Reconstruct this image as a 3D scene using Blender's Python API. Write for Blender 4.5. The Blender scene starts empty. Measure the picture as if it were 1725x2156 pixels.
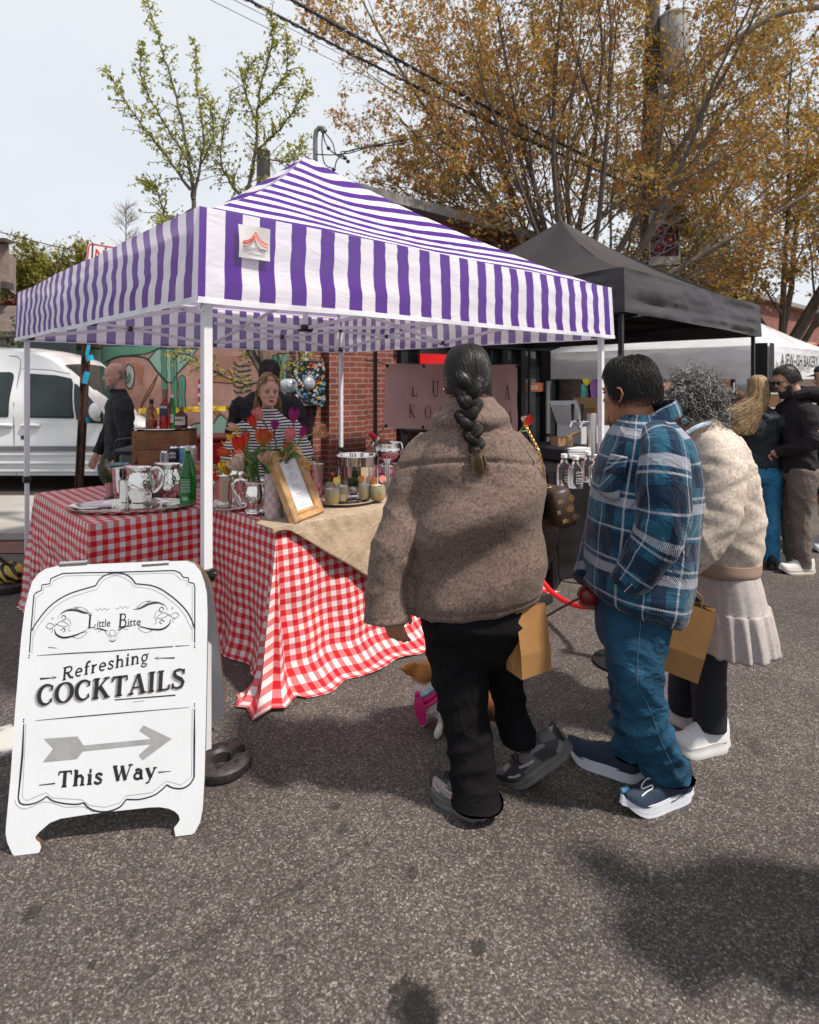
import bpy,bmesh,math,random
import numpy as np
from mathutils import Vector,Matrix,noise
V=Vector
R=math.radians
pi=math.pi
S=bpy.context.scene
COL=S.collection
rnd=random.Random(7)
# camera, sky, sun, exposure
F=1296.0
CAMZ=1.5
cam=bpy.data.cameras.new("camera")
cam.sensor_fit='AUTO';cam.sensor_width=36.0;cam.lens=36.0*F/2156.0
cam.shift_y=-(1078-798)/2156.0
cam.clip_start=0.05;cam.clip_end=400
cam.dof.use_dof=True;cam.dof.focus_distance=2.6;cam.dof.aperture_fstop=4.0
camo=bpy.data.objects.new("camera",cam);COL.objects.link(camo)
camo.location=(0,0,CAMZ);camo.rotation_euler=(R(90),0,0)
S.camera=camo
SUN_EL,SUN_AZ=56.0,math.atan2(0.88,-0.47)
sunv=V((math.sin(SUN_AZ)*math.cos(R(SUN_EL)),math.cos(SUN_AZ)*math.cos(R(SUN_EL)),math.sin(R(SUN_EL))))
sl=bpy.data.lights.new("sun",'SUN');sl.energy=4.2;sl.angle=R(3.6);sl.color=(1.0,0.93,0.83)
so=bpy.data.objects.new("sun",sl);COL.objects.link(so)
so.rotation_euler=sunv.to_track_quat('Z','Y').to_euler()
W=bpy.data.worlds.new("World");S.world=W;W.use_nodes=True
def world_nodes():
 nt=W.node_tree;N=nt.nodes;L=nt.links
 bg=N['Background'];bg.inputs['Strength'].default_value=0.1
 sky=N.new('ShaderNodeTexSky');sky.sky_type='NISHITA';sky.sun_disc=False
 sky.sun_elevation=R(SUN_EL);sky.sun_rotation=SUN_AZ;sky.air_density=1.0;sky.dust_density=3.0
 tc=N.new('ShaderNodeTexCoord');nz=N.new('ShaderNodeTexNoise');nz.inputs['Scale'].default_value=2.2
 nz.inputs['Detail'].default_value=5;mp=N.new('ShaderNodeMapping');mp.inputs['Scale'].default_value=(1,1,2.5)
 L.new(tc.outputs['Generated'],mp.inputs[0]);L.new(mp.outputs[0],nz.inputs['Vector'])
 cr=N.new('ShaderNodeValToRGB');cr.color_ramp.elements[0].position=.25;cr.color_ramp.elements[1].position=.8
 cr.color_ramp.elements[0].color=(5.8,6.2,6.75,1);cr.color_ramp.elements[1].color=(6.9,7.05,7.2,1)
 L.new(nz.outputs[0],cr.inputs[0])
 mx=N.new('ShaderNodeMix');mx.data_type='RGBA';mx.inputs[0].default_value=.93
 L.new(sky.outputs[0],mx.inputs[6]);L.new(cr.outputs[0],mx.inputs[7]);L.new(mx.outputs[2],bg.inputs['Color'])
world_nodes()
S.view_settings.view_transform='Standard';S.view_settings.look='None'
S.view_settings.exposure=0.45;S.view_settings.gamma=1.0
S.cycles.max_bounces=8;S.cycles.transparent_max_bounces=12;S.cycles.use_denoising=True
# helpers
def P(x,y,Y):
 return V(((x-862.5)*Y/F,Y,CAMZ-(y-798)*Y/F))
def G(x,y,h=0.0):
 Y=(CAMZ-h)*F/(y-798.0)
 return V(((x-862.5)*Y/F,Y,h))
def onplane(x,y,o,n):
 d=V(((x-862.5)/F,1,-(y-798)/F));c=V((0,0,CAMZ))
 return c+d*((o-c).dot(n)/d.dot(n))
def lerp(a,b,t):return a+(b-a)*t
def sstep(a,b,x):
 t=max(0.,min(1.,(x-a)/(b-a)));return t*t*(3-2*t)
def catmull(pts,n):
 pts=[tuple(p) for p in pts]
 if len(pts)<3:
  return[tuple(lerp(a,b,i/(n-1)) for a,b in zip(pts[0],pts[-1])) for i in range(n)]
 out=[]
 m=len(pts)-1
 for i in range(n):
  u=i/(n-1)*m;k=min(int(u),m-1);t=u-k
  p1,p2=pts[k],pts[k+1];p0=pts[k-1] if k else tuple(2*a-b for a,b in zip(p1,p2));p3=pts[k+2] if k+2<=m else tuple(2*a-b for a,b in zip(p2,p1))
  out.append(tuple(.5*(2*b+(c-a)*t+(2*a-5*b+4*c-d)*t*t+(3*b-a-3*c+d)*t**3) for a,b,c,d in zip(p0,p1,p2,p3)))
 return out
def nz3(x,y,z):return noise.noise(V((x,y,z)))
class MB:
 def __init__(s):s.v=[];s.f=[];s.m=[];s.uv={}
 def add(s,vs,fs,mi=0,uvs=None):
  o=len(s.v);s.v+=[tuple(p) for p in vs]
  for k,f in enumerate(fs):
   if uvs:s.uv[len(s.f)]=uvs[k]
   s.f.append(tuple(i+o for i in f));s.m.append(mi)
  return s
 def box(s,c,size,mi=0,rot=None,bev=0.0):
  hx,hy,hz=(q/2 for q in size);c=V(c)
  if bev:
   b=min(bev,hx*.9,hy*.9,hz*.9);vs=[];
   for sx in(-1,1):
    for sy in(-1,1):
     for sz in(-1,1):
      vs+=[V((sx*hx,sy*(hy-b),sz*(hz-b))),V((sx*(hx-b),sy*hy,sz*(hz-b))),V((sx*(hx-b),sy*(hy-b),sz*hz))]
   bm=bmesh.new()
   for p in vs:bm.verts.new(p)
   bmesh.ops.convex_hull(bm,input=bm.verts)
   bmesh.ops.dissolve_limit(bm,angle_limit=.01,verts=bm.verts,edges=bm.edges)
   bm.verts.index_update()
   vs=[v.co.copy() for v in bm.verts];fs=[[v.index for v in f.verts] for f in bm.faces];bm.free()
  else:
   vs=[V((sx*hx,sy*hy,sz*hz)) for sx in(-1,1) for sy in(-1,1) for sz in(-1,1)]
   fs=[(0,1,3,2),(4,6,7,5),(0,4,5,1),(2,3,7,6),(0,2,6,4),(1,5,7,3)]
  if rot is not None:vs=[rot@v for v in vs]
  return s.add([c+v for v in vs],fs,mi)
 def bar(s,a,b,w,h=None,mi=0,up=(0,0,1)):
  a,b=V(a),V(b);d=(b-a).normalized();h=h or w;up=V(up)
  x=d.cross(up)
  if x.length<.05:x=d.cross(V((1,0,0)))
  x.normalize();z=x.cross(d)
  vs=[p+x*(i*w/2)+z*(j*h/2) for p in(a,b) for i,j in((-1,-1),(1,-1),(1,1),(-1,1))]
  return s.add(vs,[(0,1,5,4),(1,2,6,5),(2,3,7,6),(3,0,4,7),(3,2,1,0),(4,5,6,7)],mi)
 def tube(s,pts,rad,seg=8,mi=0,caps=True,flat=1.0,up=None,uvs=False,rfun=None):
  pts=[V(p) for p in pts];n=len(pts)
  rad=list(rad) if hasattr(rad,'__len__') else[rad]*n
  vs=[];fs=[];t=(pts[1]-pts[0]).normalized()
  u=V(up) if up else(V((0,0,1)) if abs(t.z)<.9 else V((1,0,0)))
  x=(u-t*u.dot(t)).normalized();cum=0;U=[]
  for i in range(n):
   t=(pts[min(i+1,n-1)]-pts[max(i-1,0)]).normalized()
   x=(x-t*x.dot(t)).normalized();y=t.cross(x)
   if i:cum+=(pts[i]-pts[i-1]).length
   r=rad[i];rx,ry=r if isinstance(r,(tuple,list)) else(r,r*flat)
   for k in range(seg):
    a=2*pi*k/seg;q=1.0+(rfun(k/seg,cum,pts[i]) if rfun else 0)
    vs.append(pts[i]+(x*(math.cos(a)*rx)+y*(math.sin(a)*ry))*q)
   U.append(cum)
  uv=[] if uvs else None
  for i in range(n-1):
   for k in range(seg):
    k2=(k+1)%seg
    fs.append((i*seg+k,i*seg+k2,(i+1)*seg+k2,(i+1)*seg+k))
    if uvs:
     r0=rad[i];r0=(r0[0]+r0[1])/2 if isinstance(r0,(tuple,list)) else r0
     c=2*pi*uvs;uv.append([(c*k/seg,U[i]),(c*(k+1)/seg,U[i]),(c*(k+1)/seg,U[i+1]),(c*k/seg,U[i+1])])
  if caps:
   fs.append(tuple(range(seg))[::-1]);fs.append(tuple(range((n-1)*seg,n*seg)))
   if uvs:uv+=[[(0,0)]*seg]*2
  return s.add(vs,fs,mi,uv)
 def cyl(s,a,b,r,r2=None,seg=16,mi=0):return s.tube([a,b],[r,r if r2 is None else r2],seg,mi)
 def lathe(s,prof,c=(0,0,0),seg=24,mi=0,axis=None,sx=1,sy=1,uvs=False):
  c=V(c);rot=axis if axis is not None else Matrix.Identity(3);vs=[];fs=[];uv=[]
  for r,z in prof:
   for k in range(seg):
    a=2*pi*k/seg;vs.append(c+rot@V((r*sx*math.cos(a),r*sy*math.sin(a),z)))
  for i in range(len(prof)-1):
   for k in range(seg):
    k2=(k+1)%seg;fs.append((i*seg+k,i*seg+k2,(i+1)*seg+k2,(i+1)*seg+k))
    uv.append([(k/seg,prof[i][1]),((k+1)/seg,prof[i][1]),((k+1)/seg,prof[i+1][1]),(k/seg,prof[i+1][1])])
  if prof[0][0]>1e-4:fs.append(tuple(range(seg))[::-1]);uv.append([(0,0)]*seg)
  if prof[-1][0]>1e-4:fs.append(tuple(range((len(prof)-1)*seg,len(prof)*seg)));uv.append([(0,0)]*seg)
  return s.add(vs,fs,mi,uv if uvs else None)
 def grid(s,fn,nu,nv,mi=0,uvfn=None,closeu=False):
  vs=[fn(i/nu,j/nv) for j in range(nv+1) for i in range(nu+(0 if closeu else 1))]
  w=nu if closeu else nu+1;fs=[];uv=[]
  for j in range(nv):
   for i in range(nu):
    i2=(i+1)%w
    fs.append((j*w+i,j*w+i2,(j+1)*w+i2,(j+1)*w+i))
    if uvfn:uv.append([uvfn(i/nu,j/nv),uvfn((i+1)/nu,j/nv),uvfn((i+1)/nu,(j+1)/nv),uvfn(i/nu,(j+1)/nv)])
  return s.add(vs,fs,mi,uv if uvfn else None)
 def ell(s,c,r,seg=16,rings=10,rot=None,mi=0,fn=None):
  c=V(c);r=r if hasattr(r,'__len__') else(r,r,r);vs=[];fs=[]
  for i in range(rings+1):
   p=pi*i/rings
   for k in range(seg):
    a=2*pi*k/seg
    d=V((math.sin(p)*math.cos(a),math.sin(p)*math.sin(a),-math.cos(p)))
    q=V((d.x*r[0],d.y*r[1],d.z*r[2]))*(fn(d) if fn else 1)
    vs.append(c+(rot@q if rot is not None else q))
  for i in range(rings):
   for k in range(seg):
    k2=(k+1)%seg;fs.append((i*seg+k,i*seg+k2,(i+1)*seg+k2,(i+1)*seg+k))
  return s.add(vs,fs,mi)
 def prism(s,poly,o,u,v,depth,mi=0,mi_side=None):
  o,u,v=V(o),V(u),V(v);n=u.cross(v).normalized();k=len(poly)
  f=[o+u*a+v*b for a,b in poly];b_=[p-n*depth for p in f]
  s.add(f+b_,[tuple(range(k)),tuple(range(2*k-1,k-1,-1))],mi)
  s.add(f+b_,[(i,i+k,(i+1)%k+k,(i+1)%k) for i in range(k)],mi if mi_side is None else mi_side)
  return s
 def ribbon(s,pts,w,o,u,v,mi=0):
  o,u,v=V(o),V(u),V(v);n=len(pts);w=w if hasattr(w,'__len__') else[w]*n;vs=[]
  for i,p in enumerate(pts):
   a=pts[max(i-1,0)];b=pts[min(i+1,n-1)];d=V((b[0]-a[0],b[1]-a[1],0))
   d=d.normalized() if d.length>1e-9 else V((1,0,0));q=(-d.y*w[i]/2,d.x*w[i]/2)
   vs+=[o+u*(p[0]+q[0])+v*(p[1]+q[1]),o+u*(p[0]-q[0])+v*(p[1]-q[1])]
  return s.add(vs,[(2*i+1,2*i+3,2*i+2,2*i) for i in range(n-1)],mi)
 def build(s,name,mats,parent=None,smooth=True,angle=40):
  me=bpy.data.meshes.new(name);me.from_pydata(s.v,[],s.f)
  mats=mats if isinstance(mats,(list,tuple)) else[mats]
  for m in mats:me.materials.append(m)
  if len(mats)>1:me.polygons.foreach_set('material_index',s.m)
  if s.uv:
   ul=me.uv_layers.new(name='UVMap');
   for fi,u in s.uv.items():
    p=me.polygons[fi]
    for q,li in enumerate(p.loop_indices):ul.data[li].uv=u[q]
  me.validate();me.update()
  if smooth:
   me.polygons.foreach_set('use_smooth',[True]*len(me.polygons))
   if angle:me.set_sharp_from_angle(angle=R(angle))
  return link(name,me,parent)
def link(name,me,parent=None):
 o=bpy.data.objects.new(name,me);COL.objects.link(o)
 if parent is not None:o.parent=parent;o.matrix_parent_inverse=(W_(parent)).inverted()
 return o
def W_(o):
 m=o.matrix_basis.copy()
 return W_(o.parent)@o.matrix_parent_inverse@m if o.parent else m
def thing(name,loc,label,cat,group=None):
 o=bpy.data.objects.new(name,None);COL.objects.link(o);o.location=loc;o.empty_display_size=.1
 return tag(o,label,cat,group)
def tag(o,label,cat,group=None,kind=None):
 o['label']=label;o['category']=cat
 if group:o['group']=group
 if kind:o['kind']=kind
 return o
def struct(o):o['kind']='structure';return o
def dup(o,loc=None,label=None,rotz=None):
 def cp(x,par):
  c=x.copy();COL.objects.link(c)
  if par is not None:c.parent=par;c.matrix_parent_inverse=x.matrix_parent_inverse.copy()
  for ch in[k for k in COL.objects if k.parent==x]:cp(ch,c)
  return c
 c=cp(o,None)
 if loc is not None:c.location=loc
 if rotz is not None:c.rotation_euler.z=rotz
 if label:c['label']=label
 return c
def fuse(name,builders,voxel,mat,parent=None,smooth=6,fn=None,cut=None):
 """one continuous surface: joins closed shells, voxel remesh, smoothing, optional fold function on vertices"""
 mb=MB()
 for b in builders:mb.add(b.v,b.f)
 me=bpy.data.meshes.new(name);me.from_pydata(mb.v,[],mb.f);me.validate()
 bm=bmesh.new();bm.from_mesh(me);bmesh.ops.recalc_face_normals(bm,faces=bm.faces);bm.to_mesh(me);bm.free()
 o=bpy.data.objects.new(name,me);COL.objects.link(o)
 m=o.modifiers.new('r','REMESH');m.mode='VOXEL';m.voxel_size=voxel
 if smooth:
  m=o.modifiers.new('s','SMOOTH');m.iterations=smooth;m.factor=.5
 dg=bpy.context.evaluated_depsgraph_get();ev=o.evaluated_get(dg)
 m2=bpy.data.meshes.new_from_object(ev)
 bpy.data.objects.remove(o);bpy.data.meshes.remove(me);m2.name=name
 n=len(m2.vertices)
 if fn:
  co=np.empty(n*3);m2.vertices.foreach_get('co',co);co=co.reshape(-1,3)
  no=np.empty(n*3);m2.vertices.foreach_get('normal',no);no=no.reshape(-1,3)
  co=co+no*np.asarray(fn(co,no)).reshape(-1,1)
  if cut is not None:co[:,2]=np.maximum(co[:,2],cut)
  m2.vertices.foreach_set('co',co.ravel())
 m2.materials.clear()
 for q in(mat if isinstance(mat,(list,tuple)) else[mat]):m2.materials.append(q)
 m2.polygons.foreach_set('use_smooth',[True]*len(m2.polygons));m2.update()
 if cut is not None:m2.set_sharp_from_angle(angle=R(50))
 return link(name,m2,parent)
from mathutils.bvhtree import BVHTree
def caster(*obs):
 vs=[];fs=[]
 for o in obs:
  k=len(vs);vs+=[v.co.copy() for v in o.data.vertices];fs+=[[i+k for i in p.vertices] for p in o.data.polygons]
 tr=BVHTree.FromPolygons(vs,fs)
 def f(x,y,e=.002):
  d=V(((x-862.5)/F,1,-(y-798)/F)).normalized();h=tr.ray_cast(V((0,0,CAMZ)),d)
  return None if h[0] is None else h[0]-d*e
 return f
def decal(mb,f,pts,r,k=24,e=.002):
 q=[f(x,y,e) for x,y in catmull(pts,k)];q=[p for p in q if p is not None]
 if len(q)>2:mb.tube(q,r,5)
# lettering: strokes with thick and thin lines and slab serifs
def arc(cx,cy,rx,ry,a0,a1,n=14):
 return[(cx+rx*math.cos(R(lerp(a0,a1,i/n))),cy+ry*math.sin(R(lerp(a0,a1,i/n)))) for i in range(n+1)]
T,t_=1.0,.38
def _st(x,y0=0,y1=1,a=1,b=1):
 q=[([(x,y0),(x,y1)],T)]
 if a:q.append(([(x-.13,y0+.02),(x+.13,y0+.02)],.45))
 if b:q.append(([(x-.13,y1-.02),(x+.13,y1-.02)],.45))
 return q
XH=.66
GL={'C':(.72,[(arc(.4,.5,.32,.48,50,310),'o'),([(.61,.68),(.63,.93)],.5),([(.63,.1),(.61,.3)],.4)]),'O':(.8,[(arc(.4,.5,.33,.48,0,360,24),'o')]),'K':(.8,_st(.18)+[([(.22,.42),(.62,.97)],t_),([(.34,.56),(.66,.03)],T),([(.5,.98),(.74,.98)],.45),([(.54,.02),(.8,.02)],.45)]),'T':(.72,_st(.36,0,1,1,0)+[([(.04,.96),(.68,.96)],.5),([(.06,.98),(.04,.74)],.4),([(.66,.98),(.68,.74)],.4)]),'A':(.8,[([(.12,0),(.38,1)],t_),([(.4,1),(.66,0)],T),([(.22,.32),(.56,.32)],t_),([(.0,.02),(.24,.02)],.45),([(.52,.02),(.8,.02)],.45)]),'I':(.36,_st(.18)),'L':(.62,_st(.18)+[([(.18,.03),(.56,.03)],.45),([(.56,.02),(.58,.26)],.45)]),'S':(.64,[([(.56,.8),(.5,.93),(.33,.98),(.15,.9),(.12,.75),(.22,.6),(.44,.46),(.54,.3),(.5,.1),(.3,.02),(.14,.07),(.08,.22)],'s'),([(.57,.72),(.57,.98)],.4),([(.07,.02),(.07,.3)],.4)]),'R':(.78,_st(.16)+[([(.16,.97),(.4,.97)]+arc(.42,.75,.2,.22,90,-90,8)+[(.16,.53)],.7),([(.34,.53),(.56,.12),(.78,.03)],T)]),'B':(.72,_st(.16,0,1,0,0)+[([(.04,.98),(.36,.98)]+arc(.38,.76,.17,.22,90,-90,8)+[(.16,.54)],.6),([(.36,.54)]+arc(.4,.28,.22,.26,90,-90,8)+[(.04,.02)],.7)]),'U':(.78,_st(.18,.25,1,0,1)+[([(.18,.3)]+arc(.39,.26,.21,.24,180,360,10)+[(.6,.97)],.6),([(.48,.98),(.72,.98)],.4)]),'N':(.82,[([(.16,0),(.16,1)],t_),([(.14,.98),(.64,.02)],T),([(.64,0),(.64,1)],t_),([(.04,.02),(.28,.02)],.4),([(.52,.98),(.76,.98)],.4),([(.02,.98),(.16,.98)],.4)]),'M':(1.0,[([(.16,0),(.18,1)],t_),([(.18,.98),(.48,.04)],T),([(.48,.04),(.78,.98)],t_),([(.78,1),(.8,0)],T),([(.04,.02),(.28,.02)],.4),([(.68,.02),(.94,.02)],.4)]),'H':(.84,_st(.18)+_st(.66)+[([(.18,.5),(.66,.5)],.45)]),'W':(1.05,[([(.1,.98),(.32,.02)],T),([(.32,.02),(.5,.9)],t_),([(.5,.9),(.7,.02)],T),([(.7,.02),(.94,.98)],t_),([(0,.98),(.24,.98)],.45),([(.82,.98),(1.06,.98)],.45),([(.4,.94),(.6,.94)],.4)]),'e':(.58,[([(.1,.36),(.5,.36)]+arc(.3,.34,.2,.3,0,310,16),.7)]),'f':(.42,[([(.18,0),(.18,.78)]+arc(.33,.8,.15,.18,180,50,6),T),([(.04,.62),(.38,.62)],.45),([(.05,.02),(.32,.02)],.4)]),'r':(.48,[([(.16,0),(.16,XH)],T),([(.16,.4),(.28,.6),(.42,.6)],.8),([(.03,.02),(.3,.02)],.4),([(.03,.64),(.16,.64)],.4)]),'s':(.48,[([(.4,.5),(.36,.6),(.24,.65),(.12,.58),(.12,.46),(.26,.34),(.38,.22),(.36,.08),(.22,.01),(.08,.08),(.07,.18)],.75)]),'h':(.66,[([(.16,0),(.16,1)],T),([(.16,.42),(.26,.6),(.4,.62),(.5,.48),(.5,0)],.8),([(.03,.02),(.28,.02)],.4),([(.38,.02),(.62,.02)],.4),([(.03,.98),(.16,.98)],.4)]),'i':(.32,[([(.16,0),(.16,XH)],T),([(.03,.02),(.29,.02)],.4),([(.03,.64),(.16,.64)],.4),([(.11,.86),(.23,.86)],1.1)]),'n':(.66,[([(.16,0),(.16,XH)],T),([(.16,.42),(.26,.6),(.4,.62),(.5,.48),(.5,0)],.8),([(.03,.02),(.28,.02)],.4),([(.38,.02),(.62,.02)],.4),([(.03,.64),(.16,.64)],.4)]),'g':(.6,[(arc(.28,.38,.18,.26,0,360,18),.7),([(.28,.12),(.12,0),(.3,-.1),(.48,-.16),(.4,-.32),(.22,-.34),(.08,-.22),(.16,-.1)],.6),([(.42,.56),(.56,.68)],.6)]),'a':(.6,[(arc(.26,.22,.18,.2,0,360,16),.7),([(.12,.56),(.26,.65),(.42,.56),(.44,0)],.85),([(.4,.02),(.56,.02)],.4)]),'y':(.62,[([(.1,.64),(.32,.02)],T),([(.52,.64),(.3,-.02),(.2,-.26),(.06,-.3)],t_*1.3),([(0,.64),(.22,.64)],.4),([(.42,.64),(.62,.64)],.4)]),'t':(.4,[([(.16,.9),(.16,.12),(.26,.02),(.36,.06)],.9),([(.02,.63),(.34,.63)],.45)]),'l':(.3,[([(.14,0),(.14,1)],T),([(.03,.02),(.26,.02)],.4)]),' ':(.34,[]),}
def letters(mb,txt,o,u,v,h,stem=.2,wide=1.0,fit=None,mi=0,curve=None,gap=.05):
 """slab-serif lettering on the plane o,u,v; fit = total width; curve(x)-> (dy, slope)"""
 tot=sum(GL[c][0]+gap for c in txt)-gap
 k=(fit/tot) if fit else h*wide
 x=0
 for c in txt:
  wd,st=GL[c]
  for pts,w in st:
   n=len(pts)
   if w=='o':ws=[stem*(.35+.65*abs(math.cos(2*pi*(i/(n-1))*(1 if c=='O' else .72)+(0 if c=='O' else .88)))) for i in range(n)] if c=='O' else[stem*(.4+.6*math.sin(pi*i/(n-1))**1.5) for i in range(n)]
   elif w=='s':ws=[stem*(.4+.6*math.sin(pi*i/(n-1))**2) for i in range(n)]
   else:ws=[stem*w]*n
   q=[]
   for a,b in pts:
    X=(x+a)*k;Y=b*h
    if curve:Y+=curve(X)
    q.append((X,Y))
   mb.ribbon(q,[a*h for a in ws],o,u,v,mi)
  x+=wd+gap
 return tot*k
def sans(mb,txt,o,u,v,h,fit=None,mi=0,align='LEFT',bold=0.0,skew=0.0):
 cu=bpy.data.curves.new('t','FONT');cu.body=txt;cu.size=1;cu.offset=bold;cu.resolution_u=3;cu.shear=skew
 ob=bpy.data.objects.new('t',cu);COL.objects.link(ob)
 dg=bpy.context.evaluated_depsgraph_get();me=bpy.data.meshes.new_from_object(ob.evaluated_get(dg))
 vs=[w.co.copy() for w in me.vertices];fs=[tuple(p.vertices) for p in me.polygons]
 bpy.data.objects.remove(ob);bpy.data.curves.remove(cu);bpy.data.meshes.remove(me)
 if not vs:return
 x0=min(p.x for p in vs);x1=max(p.x for p in vs);ky=h/.72;kx=fit/(x1-x0) if fit else ky
 off={'LEFT':-x0,'CENTER':-(x0+x1)/2,'RIGHT':-x1}[align];o,u,v=V(o),V(u),V(v)
 mb.add([o+u*((p.x+off)*kx)+v*(p.y*ky) for p in vs],fs,mi)
# materials
def nodes(name):
 m=bpy.data.materials.new(name);m.use_nodes=True
 nt=m.node_tree;return m,nt,nt.nodes['Principled BSDF'],nt.nodes['Material Output']
def nd(nt,typ,ins=None,**props):
 n=nt.nodes.new('ShaderNode'+typ)
 for k,w in props.items():setattr(n,k,w)
 for k,w in(ins or{}).items():
  if hasattr(w,'is_linked'):nt.links.new(w,n.inputs[k])
  else:n.inputs[k].default_value=w
 return n
def math_(nt,op,a,b=0.0,c=None,clamp=False):
 d={0:a,1:b}
 if c is not None:d[2]=c
 return nd(nt,'Math',d,operation=op,use_clamp=clamp).outputs[0]
def mixc(nt,f,a,b,typ='MIX'):
 n=nd(nt,'Mix',data_type='RGBA',blend_type=typ)
 for k,w in((0,f),(6,a),(7,b)):
  if hasattr(w,'is_linked'):nt.links.new(w,n.inputs[k])
  else:n.inputs[k].default_value=(*w,1) if hasattr(w,'__len__') and len(w)==3 else w
 return n.outputs[2]
def ramp(nt,f,stops,interp='LINEAR'):
 n=nd(nt,'ValToRGB',{0:f});cr=n.color_ramp;cr.interpolation=interp
 while len(cr.elements)<len(stops):cr.elements.new(.5)
 for e,(p,c) in zip(cr.elements,stops):e.position=p;e.color=(*c,1) if hasattr(c,'__len__') else(c,c,c,1)
 return n.outputs[0]
def coords(nt,kind='Object',scale=1.0):
 s=nd(nt,'TexCoord').outputs[kind]
 if scale!=1.0:s=nd(nt,'Mapping',{0:s,3:scale if hasattr(scale,'__len__') else(scale,)*3}).outputs[0]
 return s
def set_(nt,b,**k):
 for q,w in k.items():
  q=q.replace('_',' ')
  if hasattr(w,'is_linked'):nt.links.new(w,b.inputs[q])
  else:b.inputs[q].default_value=(*w,1) if hasattr(w,'__len__') and len(w)==3 and len(b.inputs[q].default_value)==4 else w
def bump(nt,h,strength=.3,dist=.01,prev=None):
 d={'Height':h,'Strength':strength,'Distance':dist}
 if prev is not None:d['Normal']=prev
 return nd(nt,'Bump',d).outputs[0]
def wrinkles(nt,c,sc=6.,st=.55,prev=None,dist=.03):
 w=nd(nt,'TexNoise',{'Vector':c,'Scale':sc,'Detail':3.0,'Roughness':.5,'Distortion':1.6}).outputs[0]
 return bump(nt,ramp(nt,math_(nt,'ABSOLUTE',math_(nt,'SUBTRACT',w,.5)),[(.0,1.),(.04,.55),(.22,0.)],'EASE'),st,dist,prev)
def M(name,col,rough=.6,metal=0.0,var=.12,vs=6.0,bmp=.0,bs=60.0,trans=0.0,coat=0.0,spec=.5,ior=1.45,alpha=1.0,sss=0.0,emit=0.0,dirt=None,wr=None):
 m,nt,b,out=nodes(name)
 c=coords(nt)
 n=nd(nt,'TexNoise',{'Vector':c,'Scale':vs,'Detail':4.0,'Roughness':.6}).outputs[0]
 lo=tuple(max(0,q*(1-var)) for q in col);hi=tuple(min(1,q*(1+var)) for q in col)
 cc=ramp(nt,n,[(.3,lo),(.7,hi)])
 if dirt:
  n3=nd(nt,'TexNoise',{'Vector':c,'Scale':dirt[1],'Detail':6.0,'Roughness':.75}).outputs[0]
  cc=mixc(nt,ramp(nt,n3,[(.5,0.),(.72,dirt[2])]),cc,dirt[0])
 set_(nt,b,Base_Color=cc,Roughness=rough,Metallic=metal,Transmission_Weight=trans,Coat_Weight=coat,Specular_IOR_Level=spec,IOR=ior,Alpha=alpha)
 if emit:set_(nt,b,Emission_Color=cc,Emission_Strength=emit)
 if sss:set_(nt,b,Subsurface_Weight=sss,Subsurface_Radius=(.6,.25,.12),Subsurface_Scale=.012)
 if bmp:
  n2=nd(nt,'TexNoise',{'Vector':c,'Scale':bs,'Detail':5.0,'Roughness':.65}).outputs[0]
  set_(nt,b,Normal=bump(nt,n2,bmp,.01))
 if wr:set_(nt,b,Normal=wrinkles(nt,c,wr[0],wr[1]))
 return m
def translucent(m,amount,lift=0.0):
 nt=m.node_tree;b=nt.nodes['Principled BSDF'];out=nt.nodes['Material Output']
 tr=nd(nt,'BsdfTranslucent');src=b.inputs['Base Color']
 if src.is_linked:nt.links.new(src.links[0].from_socket,tr.inputs[0])
 else:tr.inputs[0].default_value=src.default_value
 if lift:
  g_=nd(nt,'Mix',data_type='RGBA');g_.inputs[0].default_value=lift;nt.links.new(src.links[0].from_socket,g_.inputs[6]);g_.inputs[7].default_value=(.86,.80,.92,1);nt.links.new(g_.outputs[2],tr.inputs[0])
 mx=nd(nt,'MixShader',{0:amount,1:b.outputs[0],2:tr.outputs[0]})
 nt.links.new(mx.outputs[0],out.inputs[0]);return m
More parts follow.
